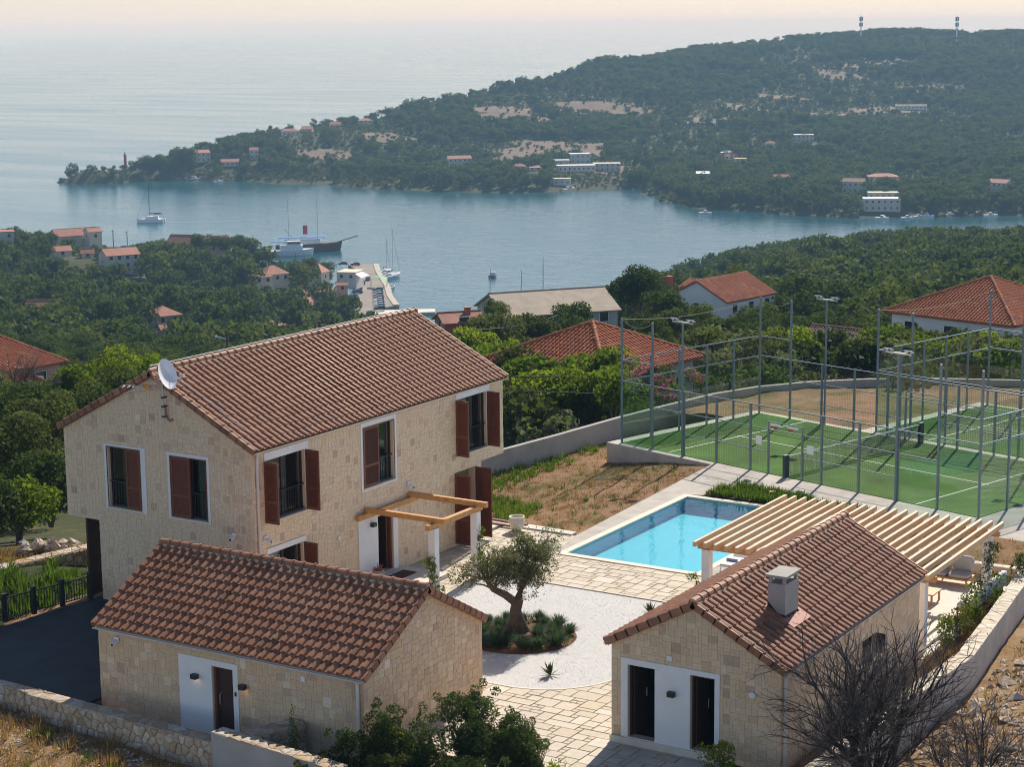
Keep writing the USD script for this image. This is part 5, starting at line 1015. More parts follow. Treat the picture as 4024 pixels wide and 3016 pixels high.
far = [('white house group with red roofs at the left shore ridge', 172, 532, 755, .35, 17, 10, 4.2, 2.2, 'pale_plaster', 'gable', (4, 1)), ('small red-roofed porch wing right of the white shore house', 207, 521, 750, .35, 5, 6, 3.6, 1.2, 'cream_plaster', 'gable', (1, 1)),
       ('two-storey white house with arcade and terracotta roof in the left wood', 268, 583, 640, .32, 11, 9, 4.9, 1.9, 'pale_plaster', 'gable', (4, 2)), ('pinkish gabled house with plain red roof near the left shore', 384, 549, 715, -.5, 9.5, 9, 3.6, 3.0, 'pink_plaster', 'gable', (2, 1)),
       ('pale house half hidden behind the tall shore pines', 462, 551, 715, .2, 12, 8, 4.5, 2, 'pink_plaster', 'gable', (3, 1)), ('small dull red roof in the left wood below the white house', 136, 556, 668, .2, 6, 6, 2.2, 1.4, 'cream_plaster', 'gable', (1, 1)),
       ('little red-roofed hut among trees left of the arcaded house', 190, 560, 660, 0, 4, 4, 2.0, 1.3, 'cream_plaster', 'gable', (1, 1)), ('hip-roofed mauve-brown house deep in the valley wood', 366, 706, 452, .45, 6.5, 6.5, 2.6, 2.0, 'wall_concrete', 'hip', (2, 1)),
       ('low pink roof just in front of the mauve hip-roofed house', 373, 722, 440, .3, 5, 4, 1.2, 1.0, 'pink_plaster', 'gable', (1, 1)), ('grey-roofed cottage half buried in the left wood', 78, 688, 470, -.3, 5, 5, 2.4, 1.6, 'pink_plaster', 'gable', (1, 1)),
       ('red hip-roofed house left of a pair behind the villa roof', 570, 616, 640, .5, 6.5, 6.5, 2.6, 2.2, 'cream_plaster', 'hip', (2, 1)), ('red hip-roofed house right of a pair with white awning', 600, 611, 655, .5, 9, 8, 2.9, 2.8, 'pale_plaster', 'hip', (3, 1)),
       ('tall narrow red pyramid-roofed house near the quay', 680, 611, 690, -.5, 5.5, 6, 3.6, 3.0, 'cream_plaster', 'hip', (2, 1)), ('red hip-roofed house with small chimney below the quay, left one', 652, 658, 635, .4, 7.6, 7, 3.0, 2.4, 'grey_plaster', 'hip', (2, 1)),
       ('red hip-roofed house below the quay, right one', 708, 646, 660, .3, 6.8, 6.5, 2.6, 1.8, 'pink_plaster', 'hip', (2, 1)), ('steep red-roofed house end facing the villa below the quay', 679, 674, 600, .9, 4, 6, 2.6, 2.2, 'cream_plaster', 'gable', (1, 1)),
       ('small pink house with red roof beside parked cars', 740, 632, 670, .1, 3.6, 4, 2.6, .8, 'pink_plaster', 'gable', (1, 1)), ('blue-grey house with flat red roof just above the villa ridge', 566, 730, 470, -.6, 5.5, 6, 2.6, 1.4, 'grey_plaster', 'hip', (2, 1)),
       ('terracotta roof fragment behind the blue-grey house', 583, 742, 455, -.6, 4, 4, 2.2, 1.2, 'terracotta', 'gable', (1, 1)), ('dark red low house with chimneys right of the villa ridge', 1003, 718, 215, .3, 4.5, 4, 1.2, .8, 'terracotta', 'gable', (1, 1)),
       ('white flat house peeking out at the left edge of the shore wood', 8, 520, 735, .1, 8, 7, 3, .3, 'pale_plaster', 'flat', (2, 1))]
for lab, px, py, dist, turn, w, d, h, rh, wm, kd, wi in far:
    p = at(px, py, dist); p[2] = min(p[2], p[2]); house(lab, p, turn, w, d, h, rh, wm, 'far_tile', kd, wi, .35, deep=6, chim=[(w * .2, d * .4, rh + .5, .3)] if 'chimney' in lab else None)
hb_, hF = house('low harbour building with white awning at the foot of the quay', at(748, 608, 720), -.35, 7.5, 9, 3.2, .3, 'white_plaster', 'flat' and 'cream_plaster', 'flat', (2, 1), .2, deep=3)
put('awning', MB().add(hF(np.array([(3.9, -1, 3.0), (6.8, -2, 1.6), (6.8, 7, 1.6), (3.9, 7, 3.0)])), [(0, 1, 2, 3)]), 'white_cushion', hb_)
KEEP.append((at(1575, 705, 236), 15, 50)); KEEP.append((at(1210, 725, 205), 17, 35))
# the far shore
shore = [('white modern villa with stacked flat roofs on the far shore, main block', 1246, 372, .15, 24, 8, 4.0, 'cream_plaster', 'white_paint', 'flat', .4, 12.5), ('upper white cube of the stacked modern villa', 1254, 356, .15, 13, 9, 7.0, 'grey_plaster', 'white_paint', 'flat', .3, 4),
         ('left terrace block of the stacked modern villa', 1212, 360, .15, 11, 7, 4, 'pale_plaster', 'white_paint', 'flat', .4, 3), ('flat-roofed grey house right of the stacked modern villa', 1312, 372, .1, 17, 9, 5.2, 'grey_plaster', 'cream_plaster', 'flat', .3, 3),
         ('white house with pale red roof on the far slope, left of the modern villa', 994, 362, .2, 16, 9, 6, 'pale_plaster', 'far_tile', 'gable', .3, 4), ('small hipped pavilion by the far shore', 1120, 368, .0, 9, 8, 2.6, 'cream_plaster', 'far_tile', 'hip', .5, 3),
         ('long low shed with pale pink roof on the far shore', 1156, 370, 0, 8, 6, 2.2, 'cream_plaster', 'far_tile', 'mono', .2, 3), ('white boathouse at the far waterline', 1214, 402, 0, 11, 6, 4.0, 'pale_plaster', 'cream_plaster', 'flat', .1, 3),
         ('long white three-storey house at the far harbour, lower floors', 1905, 458, .1, 19, 9, 6.5, 'pale_plaster', 'white_paint', 'flat', .1, 3), ('top floor of the long white far harbour house', 1908, 442, .1, 16, 8, 6.0, 'pale_plaster', 'cream_plaster', 'flat', .1, 2),
         ('white house with dark roof up from the far harbour', 1842, 420, -.2, 12, 8, 7.0, 'pale_plaster', 'dark_tile', 'gable', .3, 4), ('wide red hip-roofed villa above the far harbour', 1908, 405, .1, 17, 10, 6.2, 'cream_plaster', 'far_tile', 'hip', .5, 4),
         ('white gabled house with skylights at the far right shore', 2152, 418, -.5, 12, 9, 6, 'pale_plaster', 'far_tile', 'gable', .3, 4), ('pink-roofed cottage among far shore pines', 1688, 398, .1, 10, 7, 4.0, 'cream_plaster', 'far_tile', 'gable', .3, 3),
         ('pale-roofed cottage left among far shore pines', 1518, 388, 0, 9, 6, 3.5, 'cream_plaster', 'white_paint', 'mono', .2, 3), ('flat white modern house with columns high on the far slope', 1735, 308, .2, 16, 9, 5.5, 'pale_plaster', 'white_paint', 'flat', .3, 4),
         ('small domed pale house on the far slope', 1663, 322, 0, 7, 6, 4, 'cream_plaster', 'far_tile', 'hip', .2, 4), ('low ruin with flat top on the upper far slope', 1968, 238, 0, 26, 6, 4, 'cream_plaster', 'cream_plaster', 'flat', .1, 3),
         ('cluster cottage with blue-grey roof at the far wood edge', 1568, 338, 0, 8, 6, 2.6, 'cream_plaster', 'white_paint', 'mono', .2, 3), ('cluster cottage with red roof at the far wood edge', 1580, 346, 0, 9, 6, 2.4, 'cream_plaster', 'far_tile', 'gable', .2, 3), ('cluster cottage with pale roof at the far wood edge', 1600, 351, 0, 8, 6, 2.2, 'cream_plaster', 'cream_plaster', 'flat', .2, 3),
         ('two-storey pale house at the far headland pines', 440, 352, .3, 10, 9, 6.5, 'pale_plaster', 'far_tile', 'gable', .2, 4), ('low white house with brown roof on the headland', 497, 360, 0, 12, 8, 3.2, 'pale_plaster', 'far_tile', 'gable', .3, 4), ('slim white house with red roof on the headland', 549, 345, 0, 6, 7, 6.5, 'pale_plaster', 'far_tile', 'gable', .2, 4),
         ('red-roofed house on the headland ridge against the sea, left', 628, 275, .1, 13, 8, 3.6, 'cream_plaster', 'far_tile', 'hip', .3, 5), ('orange-roofed house on the headland ridge beside it', 662, 277, -.2, 8, 8, 3.0, 'pink_plaster', 'far_tile', 'gable', .3, 5), ('red roof on the headland ridge between pines', 722, 262, -.3, 8, 8, 3, 'cream_plaster', 'far_tile', 'gable', .3, 5), ('white house on the upper headland ridge', 790, 252, .1, 11, 8, 5, 'pale_plaster', 'far_tile', 'hip', .3, 5)]
for lab, px, py, turn, w, d, h, wm, rm, kd, ov, deep in shore:
    p = hit(px, py, 850); dd = float(np.interp(px, [172, 400, 700, 1100, 1500, 1900, 2300], [1310, 1345, 1485, 1705, 1985, 2150, 2200])) - 12
    if p is None or p[2] <= SEA + .5 or np.linalg.norm(p[:2] - EYE[:2]) > dd: p = at(px, py, dd); p[2] = max(H(p[0], p[1])[0], SEA + 1)
    s_ = np.linalg.norm(p[:2] - EYE[:2]) / 1250; house(lab, p, turn, w, d, h, 1.8 if kd != 'mono' else 1.0, wm, rm, kd, (max(2, int(w / 3)), 1 if h < 4.6 else 2), ov, deep=deep)

# ---------------------------------------------------------------- harbour: quay, cars, boats
Q = lambda px, py, z=-78.4: atz(px, py, z)
qp = [Q(730, 700), Q(772, 640), Q(790, 612), Q(776, 586), Q(752, 572), Q(756, 570), Q(812, 571), Q(818, 590), Q(836, 618), Q(842, 640), Q(856, 660), Q(836, 664), Q(806, 668), Q(770, 720)]
quay = Polygon([q[:2] for q in qp])
KEEP.append((Q(795, 705), 26, 160)); KEEP.append((Q(835, 690), 16, 120))
put('quay', MB().poly(G0, quay, -84, -78.4), 'road', kind='structure')
edge = [Q(812, 571), Q(818, 590), Q(836, 618), Q(842, 640), Q(856, 660)]; put('quay_edge', MB().poly(G0, LineString([e[:2] for e in edge]).buffer(1.1, cap_style=2), -84, -78.15), 'concrete', kind='structure')
put('small_pier', MB().poly(G0, Polygon([Q(800, 668)[:2], Q(940, 664)[:2], Q(940, 671)[:2], Q(806, 676)[:2]]), -84, -78.9), 'pale_concrete', kind='structure')
def car_mesh():
    sec = [(-2.1, .35, .62, .72), (-2.05, .30, .82, .80), (-1.35, .28, .93, .86), (-.75, .26, 1.0, .88), (1.0, .26, 1.0, .88), (1.7, .28, .95, .86), (2.08, .32, .80, .78)]
    v = []; 
    for x, z0, z1, y in sec: v += [(x, -y, z0), (x, -y, (z0 + z1) / 2), (x, -y * .93, z1), (x, y * .93, z1), (x, y, (z0 + z1) / 2), (x, y, z0)]
    f = [(i * 6 + j, i * 6 + (j + 1) % 6, (i + 1) * 6 + (j + 1) % 6, (i + 1) * 6 + j) for i in range(6) for j in range(6)] + [(0, 1, 4, 5), (1, 2, 3, 4), (36, 37, 40, 41), (37, 38, 39, 40)]
    cab = [(-.85, .98, .80), (-.25, 1.40, .66), (1.15, 1.42, .66), (1.85, .98, .78)]; cv = []
    for x, z, y in cab: cv += [(x, -y, z), (x, y, z)]
    return (v, f), cv
def car(p, turn, paint, label, group=None, scale=1.0):
    t = thing('parked_car', label, 'car', p, group); c, s_ = math.cos(turn), math.sin(turn); F = Fr(p, (c, s_, 0), (-s_, c, 0), (0, 0, 1)); (v, f), cv = car_mesh(); put('body', MB().add(F(np.array(v)), f), paint, t, smooth=35); cv = np.array(cv, float)
    put('roof_panel', MB().add(F(np.vstack([cv[2:6], cv[2:6] - (0, 0, .05)])), [(0, 1, 3, 2), (0, 2, 6, 4), (1, 3, 7, 5)]), paint, t)
    for nm, q in (('windscreen', (0, 1, 3, 2)), ('rear_window', (4, 5, 7, 6))): put(nm, MB().add(F(cv[list(q)]), [(0, 1, 2, 3)]), 'dark_glass', t)
    put('side_window', MB().add(F(cv[[0, 2, 4, 6]]), [(0, 1, 2, 3)]), 'dark_glass', t); put('side_window', MB().add(F(cv[[1, 3, 5, 7]]), [(0, 1, 2, 3)]), 'dark_glass', t)
    for x in (-1.3, 1.3):
        for y in (-.8, .8): put('wheel', MB().tube(F(np.array([(x, y - .1, .31), (x, y + .1, .31)])), .31, 12), 'rubber', t)
    return t
U_ = np.array(edge[2][:2]) - np.array(edge[1][:2]); qa = math.atan2(RIGHT[1], RIGHT[0])
for k, (py, paint) in enumerate([(629, 'car_black'), (634.5, 'car_silver'), (640, 'car_silver'), (646, 'car_red'), (651, 'car_white'), (655, 'car_silver'), (659.5, 'car_white'), (664, 'car_silver'), (669, 'car_black')]):
    px = 816 + (py - 629) * .12
    car(Q(px, py), qa + .1, paint, ['dark', 'pale', 'silver', 'dark red', 'white', 'pale silver', 'second white', 'silver-grey', 'black'][k] + ' car in the slanting row by the quay edge, ' + ['nearest the green canopy', 'second from the canopy', 'third from the canopy', 'fourth, with red paint', 'fifth from the canopy', 'sixth from the canopy', 'seventh from the canopy', 'last but one', 'last before the villa ridge'][k], 'cars along the quay edge')
for k, (px, py, paint, a) in enumerate([(766, 612, 'car_blue', .2), (769, 620, 'car_silver', .2), (771, 627, 'car_black', .2), (772, 634, 'car_blue', .2), (736, 637, 'car_silver', .1), (742, 643, 'car_white', .1), (752, 656, 'car_black', .5), (744, 664, 'car_silver', .6), (737, 672, 'car_silver', .6), (727, 677, 'car_grey', .6), (795, 606, 'car_black', 1.5), (741, 572.5, 'car_black', 0), (768, 573.5, 'car_red', 0)]):
    car(Q(px, py), qa + a, paint, ['dark blue car at the building side of the quay road, farthest of four', 'silver car second of four at the building side of the quay', 'black car third of four at the building side of the quay', 'blue car nearest of four at the building side of the quay', 'silver car left of the small pink house', 'white car with yellow light left of the quay road', 'black car at the bend of the harbour road', 'silver car parked at the near bend of the harbour road', 'second silver car at the near bend of the harbour road', 'grey car lowest at the bend of the harbour road', 'dark van driving on the quay road alone', 'black car at the far end of the quay, left', 'dark red car at the far end of the quay'][k])
gc = thing('market_canopy', 'bright green curved canopy on the quay edge above the parked cars', 'canopy', Q(818, 622)); F = Fr(Q(818, 622), RIGHT * (1, 1, 0) / np.linalg.norm(RIGHT[:2]), np.array([-RIGHT[1], RIGHT[0], 0])); tt = np.linspace(0, math.pi, 9)
put('cover', MB().add(F(np.array([(-3.2 * math.cos(t), y, 2.4 + 1.6 * math.sin(t)) for y in (0, 5) for t in tt])), [(i, i + 1, 9 + i + 1, 9 + i) for i in range(8)]), 'green_canvas', gc)
for x in (-3.1, 3.1):
    for y in (.1, 4.9): put('leg', MB().box(F, x - .06, x + .06, y - .06, y + .06, 0, 2.45), 'steel', gc)
def hull(F, L, w, h, bow=.35, m='boat_white', t=None, name='hull', z0=-.2):
    xs = np.linspace(0, 1, 9); v = []
    for x in xs:
        b = (1 - max(0, (x - (1 - bow)) / bow) ** 2.0) * (1 if x > .08 else .9); u = (x - .5) * L
        v += [(u, -w / 2 * b, h * (1 + .35 * x * x)), (u - .03 * L * x, -w / 2 * b * .72, z0), (u - .03 * L * x, w / 2 * b * .72, z0), (u, w / 2 * b, h * (1 + .35 * x * x))]
    f = [(i * 4 + j, i * 4 + (j + 1) % 4, (i + 1) * 4 + (j + 1) % 4, (i + 1) * 4 + j) for i in range(8) for j in range(4)] + [(0, 1, 2, 3)]
    put(name, MB().add(F(np.array(v)), f), m, t)
def boat_frame(px, py, turn):
    p = Q(px, py, SEA); a = math.atan2(RIGHT[1], RIGHT[0]) + turn; c, s_ = math.cos(a), math.sin(a); return p, Fr(p, (c, s_, 0), (-s_, c, 0), (0, 0, 1))
def mast(F, t, u, h, v=0.0, z=1.0, r=.09, stay=True, boom=0, m='galvanised', L=6):
    put('mast', MB().tube(F(np.array([(u, v, z), (u, v, h)])), r, 6), m, t)
    if stay: put('stay', MB().tube(F(np.array([(u, v, h * .97), (u + L, v, z)])), .045, 4), 'dark_steel', t)
    if boom: put('boom', MB().tube(F(np.array([(u, v, z + 1.6), (u - boom, v, z + 1.7)])), .28, 6), 'boat_navy', t)
p, F = boat_frame(326, 480, math.pi); cat_ = thing('catamaran', 'white sailing catamaran under motor in the open bay, sails furled', 'catamaran', p)
for y in (-2.9, 2.9): hull(Fr(F(np.array([0, y, 0.0])), F.U, F.V, F.N), 14, 1.7, 1.6, .3, 'boat_white', cat_)
put('deck', MB().box(F, -5, 3.5, -2.6, 2.6, 1.25, 1.6), 'boat_white', cat_); cb = put('cabin', MB().poly(Fr(F(np.array([0, -2.6, 0])), F.U, F.N, -F.V), Polygon([(-4.0, 1.6), (3.2, 1.6), (1.6, 3.0), (-3.6, 3.2)]), -5.2, 0), 'boat_white', cat_)
put('cabin_window', MB().box(F, -3.4, 2.1, -2.66, -2.61, 2.0, 2.7), 'dark_glass', cb); put('bimini', MB().box(F, -6.2, -2, -2.3, 2.3, 4.2, 4.35), 'boat_navy', cat_); mast(F, cat_, .6, 20.5, 0, 3, .14, True, 6, 'dark_steel', 6.3)
for x in (-6, -2.2):
    for y in (-2.2, 2.2): put('bimini_pole', MB().box(F, x - .05, x + .05, y - .05, y + .05, 2.8, 4.2), 'galvanised', cat_)
wk = MB(); a = F(np.array([(-7, -.9, .02), (-7, .9, .02), (-46, 2.4, .02), (-46, 1.6, .02)])); put('wake', wk.add(a, [(0, 1, 2, 3)]), 'dark_glass', label='thin dark wake line trailing behind the catamaran', cat='wake')
p, F = boat_frame(668, 542, .1); gl = thing('gulet', 'large dark wooden two-masted tour ship with blue awning behind the shore trees', 'ship', p)
hull(F, 30, 7, 3.0, .35, 'boat_wood', gl); put('deckhouse', MB().box(F, -11, 5, -2.4, 2.4, 3.0, 5.2), 'boat_white', gl); put('awning', MB().box(F, -14, 7.5, -3.1, 3.1, 6.2, 6.4), 'blue_canvas', gl); put('bowsprit', MB().tube(F(np.array([(13, 0, 3.8), (22, 0, 6.4)])), .22, 6), 'boat_wood', gl)
for u in (-9, 4): mast(F, gl, u, 24, 0, 3, .14, False)
for u in (-13.5, -5, 0, 7):
    for v in (-3, 3): put('awning_pole', MB().box(F, u - .05, u + .05, v - .05, v + .05, 3, 6.2), 'galvanised', gl)
put('flag', MB().box(F, -2.6, -.6, -.03, .03, 7.5, 11.5), 'red_paint', gl); put('flagpole', MB().box(F, -.6, -.5, -.04, .04, 6.4, 12), 'galvanised', gl)
p, F = boat_frame(630, 552, .2); wy = thing('white_tour_boat', 'white tour boat with crane boom moored before the blue-topped ship', 'boat', p)
hull(F, 20, 5.5, 2.2, .3, 'boat_white', wy); put('wheelhouse', MB().box(F, -5, 5, -2, 2, 2.2, 4.6).box(F, -2, 4, -1.7, 1.7, 4.6, 6.4), 'boat_white', wy); put('windows', MB().box(F, -1.8, 3.8, -1.76, -1.71, 5.2, 6.0), 'dark_glass', wy); put('sunroof', MB().box(F, -9, -2, -2.3, 2.3, 6.3, 6.5), 'blue_canvas', wy); put('boom', MB().tube(F(np.array([(2, 0, 6), (-3, 0, 12)])), .16, 6), 'cream_plaster', wy)
def sailboat(px, py, turn, L, hm, label, m='boat_white', stay=True):
    p, F = boat_frame(px, py, turn); t = thing('sailboat', label, 'sailboat', p); hull(F, L, L * .3, 1.15, .5, m, t); put('cabin', MB().box(F, -L * .15, L * .2, -L * .09, L * .09, 1.1, 1.75), 'boat_white', t); put('cockpit', MB().box(F, -L * .4, -L * .18, -L * .1, L * .1, 1.15, 1.22), 'boat_wood', t); mast(F, t, L * .08, hm, 0, 1.2, .1, stay, L * .35, 'galvanised', L * .4)
sailboat(846, 600, 1.1, 14, 20, 'large white sailing yacht with tall mast moored stern-to at the quay'); sailboat(834, 592, 1.3, 11, 15, 'sailing boat with shorter mast left of the large yacht at the quay')
sailboat(1128, 672, 1.7, 11, 14.5, 'left of two sailing masts rising behind the brick box and grey roof'); sailboat(1175, 668, 1.7, 13, 18.5, 'taller of two sailing masts rising behind the grey roof'); sailboat(1062, 672, 1.8, 12, 15, 'sailing mast with slanting stay standing under the motor launch')
def motorboat(px, py, turn, L, label, m='boat_white', group=None):
    p, F = boat_frame(px, py, turn); t = thing('motorboat', label, 'motorboat', p, group); hull(F, L, L * .36, L * .11, .45, m, t); put('cabin', MB().poly(Fr(F(np.array([0, -L * .13, 0])), F.U, F.N, -F.V), Polygon([(-L * .15, L * .1), (L * .22, L * .1), (L * .1, L * .24), (-L * .12, L * .25)]), -L * .26, 0), 'boat_white', t); put('windscreen', MB().box(F, -L * .1, L * .08, -L * .138, -L * .133, L * .16, L * .22), 'dark_glass', t)
motorboat(1065, 598, 1.4, 8, 'dark-hulled motor launch with white top lying in the middle of the bay', 'boat_navy'); motorboat(838, 632, 1.2, 6, 'small white boat with blue cover at the near end of the quay'); motorboat(846, 622, 1.3, 6, 'white cabin boat beside the parked cars at the quay')
motorboat(419, 389, .1, 10, 'white cabin cruiser anchored off the headland'); motorboat(472, 393, 0, 6, 'small pale dinghy right of the headland cabin cruiser'); motorboat(1229, 411, .8, 10, 'white motorboat moored at the far shore below the modern villa'); motorboat(1404, 397, .2, 8, 'small white boat in the far cove, left'); motorboat(1433, 398, .1, 6, 'small white boat in the far cove, right'); motorboat(1524, 462, 0, 7, 'white boat speeding near the far point, with foam')
for k, (px, py) in enumerate([(1906, 473), (1960, 472), (1984, 469), (2002, 469), (2052, 466), (2108, 463), (2140, 467), (2178, 460), (2206, 461)]): motorboat(px, py, .3 * ((k * 7) % 5 - 2), 7.5 - (k % 3), ['white', 'pale', 'low', 'small', 'broad', 'white-topped', 'tiny', 'moored', 'outermost'][k] + ' motorboat of the far right moorings, ' + ['leftmost', 'second', 'third', 'fourth', 'fifth', 'sixth', 'seventh, out alone', 'eighth', 'ninth'][k] + ' from the left', group='boats at the far right moorings')
beacon = thing('harbour_beacon', 'dark red round beacon tower on the tip of the headland', 'lighthouse', b := hit(271, 359, 900)); put('tower', MB().lathe([(0, 0), (1.5, 0), (1.15, 1), (1.0, 7.2), (1.5, 7.6), (1.5, 8.0), (0, 8.0)], b, 14), 'red_paint', beacon); put('lantern_room', MB().lathe([(.6, 8.0), (.6, 9.3), (.8, 9.4), (.1, 10.1), (.05, 11), (0, 11)], b, 10), 'boat_wood', beacon)
for px, py, lab in ((1859, 68, 'left telecom mast on the wooded ridge of the far hill'), (2066, 66, 'right telecom mast on the wooded ridge of the far hill')):
    p = hit(px, 95, 1500); p = at(px, 100, 2120) if p is None else p; p[2] = H(p[0], p[1])[0]; s_ = 24.0; t = thing('telecom_mast', lab, 'mast', p); top = at(px, 33, np.linalg.norm(p[:2] - EYE[:2]))[2] - p[2]
    put('lattice_pole', MB().tube([p, p + (0, 0, top)], [.75, .45], 6), 'galvanised', t)
    for z in (top - 5.5, top - 11): 
        for a in range(3): put('antenna_panel', MB().box(Fr(p + (0, 0, z), (math.cos(a * 2.1), math.sin(a * 2.1), 0), (-math.sin(a * 2.1), math.cos(a * 2.1), 0), (0, 0, 1)), .9, 1.7, -.7, .7, 0, 4), 'dark_steel', t)
car(np.array([*at(1190, 948, 104)[:2], -3.15]), qa + .35, 'car_silver', 'silver car parked under the vine arbour behind the garden wall')
# poles and wires
pole_ = thing('utility_pole', 'dark utility pole showing above the villa ridge', 'utility pole', b := at(691, 735, 150)); put('pole', MB().tube([b - (0, 0, 6), b + (0, 0, 1.5)], .13, 8), 'bark', pole_); put('insulator', MB().box(Fr(b + (0, 0, 1.1), (1, 0, 0), (0, 1, 0)), -.5, .5, -.05, .05, 0, .08), 'dark_steel', pole_)
pole2 = thing('utility_pole', 'thin dark utility pole left of the villa ridge', 'utility pole', b2 := at(491, 745, 190)); put('pole', MB().tube([b2 - (0, 0, 5), b2 + (0, 0, 1.5)], .13, 8), 'bark', pole2); put('street_light', MB().tube([b2 + (0, 0, .5), b2 + (-1.2, .3, .6), b2 + (-1.9, .5, .55)], [.05, .05, .12], 6), 'galvanised', pole2)
rope([at(120, 770, 230), b2 + (0, 0, .8)], 'sagging overhead wire across the valley left of the villa roof', .025, 'wire', 'overhead_wire', 'wall_concrete', 1.6); rope([at(560, 745, 190), b + (0, 0, 1)], 'overhead wire running behind the villa ridge to the dark pole', .02, 'wire', 'overhead_wire', 'dark_steel', .6); rope([at(1000, 712, 150), at(1290, 640, 210)], 'overhead wire right of the villa roof before the bay', .02, 'wire', 'overhead_wire', 'dark_steel', 1.0)
for k, (px, py, dist, hh, lab) in enumerate([(450, 915 - 330, 750, 9, 'slim pole against the bay right of the white shore house'), (500, 0, 0, 0, '')][:1]):
    b3 = at(245, 528, 752); t = thing('utility_pole', 'slim pole against the water right of the white shore house', 'utility pole', b3); put('pole', MB().tube([b3 - (0, 0, 2), b3 + (0, 0, 5.5)], .16, 6), 'bark', t); put('crossbar', MB().box(Fr(b3 + (0, 0, 5.2), RIGHT * (1, 1, 0), (0, 0, 1)), -.6, .6, -.06, .06, -.06, .06), 'bark', t)
    b4 = at(275, 525, 752); t = thing('utility_pole', 'second slim pole with crossbar against the water near the pinkish house', 'utility pole', b4); put('pole', MB().tube([b4 - (0, 0, 2), b4 + (0, 0, 4.5)], .14, 6), 'bark', t); put('crossbar', MB().box(Fr(b4 + (0, 0, 4.3), RIGHT * (1, 1, 0), (0, 0, 1)), -.8, .8, -.06, .06, -.06, .06), 'bark', t)

# ---------------------------------------------------------------- plants
def leaves(mb, rng, puffs, per, size, aspect=1.0, out=.55, flat=.8, tri=False, up=.0):
    """Leaf-sized faces spread through the outer part of each puff (x, y, z, r)."""
    puffs = np.asarray(puffs, float); n = np.maximum(6, (per * puffs[:, 3] ** 2 / size ** 2).astype(int)); c = np.repeat(puffs, n, 0); N = len(c)
    d = rng.normal(size=(N, 3)); d[:, 2] += .25; d /= np.linalg.norm(d, axis=1, keepdims=True); p = c[:, :3] + d * (c[:, 3:4] * (.62 + .45 * rng.random((N, 1)) ** .7)) * (1, 1, flat)
    nr = d * out + rng.normal(size=(N, 3)) * (1 - out) + (0, 0, up); nr /= np.linalg.norm(nr, axis=1, keepdims=True); t = np.cross(nr, rng.normal(size=(N, 3))); t /= np.linalg.norm(t, axis=1, keepdims=True); b = np.cross(nr, t)
    s_ = size * rng.uniform(.6, 1.35, (N, 1)); a, e = t * s_ * aspect * .5, b * s_ * .5
    if tri: v = np.stack([p - a - e * .6, p + a - e * .6, p + e], 1); f = np.arange(3 * N).reshape(N, 3); mb.add(v.reshape(-1, 3), f)
    else: v = np.stack([p - a, p - e, p + a, p + e], 1); f = np.arange(4 * N).reshape(N, 4); mb.add(v.reshape(-1, 3), f)
    return mb
def crown_puffs(rng, n, rx, rz, z, r0, r1, hollow=.35):
    out = []
    while len(out) < n:
        d = rng.normal(size=3); d /= np.linalg.norm(d); k = hollow + (1 - hollow) * rng.random() ** .5; out.append((d[0] * rx * k, d[1] * rx * k, z + d[2] * rz * k, rng.uniform(r0, r1)))
    return out
def pine(rng, h, lod, form):
    """Crown and trunk meshes of a pine of height h about the origin."""
    cr, tk = MB(), MB()
    if form == 'umbrella': P = crown_puffs(rng, 16, .42 * h, .12 * h, .76 * h, .12 * h, .19 * h); z0 = .6
    elif form == 'round': P = crown_puffs(rng, 20, .36 * h, .33 * h, .56 * h, .12 * h, .20 * h, .5); z0 = .3
    elif form == 'cypress': P = [(rng.normal(0, .012 * h), rng.normal(0, .012 * h), z * h, .1 * h * (1.05 - abs(z - .4) * 1.3)) for z in np.linspace(.1, .97, 11)]; z0 = .05
    else: P = crown_puffs(rng, 18, .27 * h, .40 * h, .53 * h, .12 * h, .18 * h, .5); z0 = .22
    size = {0: .095, 1: .042, 2: .03}[lod] * h * (.75 if form == 'cypress' else 1); leaves(cr, rng, P, 12.0 if lod else 10.0, size, 1.0, .6, .8, tri=lod < 2)
    top = np.array([rng.normal(0, .04 * h), rng.normal(0, .04 * h), .72 * h]); path = np.array([(0, 0, -1.5), (0, 0, 0), (top[0] * .3, top[1] * .3, .3 * h), top]); tk.tube(path, [.034 * h, .028 * h, .02 * h, .008 * h], 5)
    for q in P[:5 if lod else 3]:
        a = path[2] * (1 - .3) + top * .3 * rng.random(); tk.tube([a, (a + q[:3]) / 2 - (0, 0, .02 * h), q[:3]], [.013 * h, .009 * h, .004 * h], 4)
    return cr, tk
def shrub(rng, r, h, lod, size=None, n=9, per=11, aspect=1.0):
    cr = MB(); leaves(cr, rng, crown_puffs(rng, n, r * .7, h * .36, h * .52, r * .28, r * .5, .2), per, size or {0: .30, 1: .16}[lod] * r, aspect, .5, .85, tri=lod == 0); return cr
def plant(name, label, cat, loc, parts, group=None, rotz=0.0):
    """A plant whose parts are given about its foot."""
    t = thing(name, label, cat, loc, group, rotz)
    for nm, mb, m in parts: put(nm, mb, m, t, local=True)
    return t
rng = np.random.default_rng(77)
yard_zone = Polygon([(-7.5, -45), (26, -45), (40, -60), (60, -60), (60, -8), (30, 0), (31, 20), (31, 27), (12, 26.5), (-3, 14), (-4.5, -5), (-6.5, -15), (-9.5, -25)])
quay_zone = quay.buffer(7)
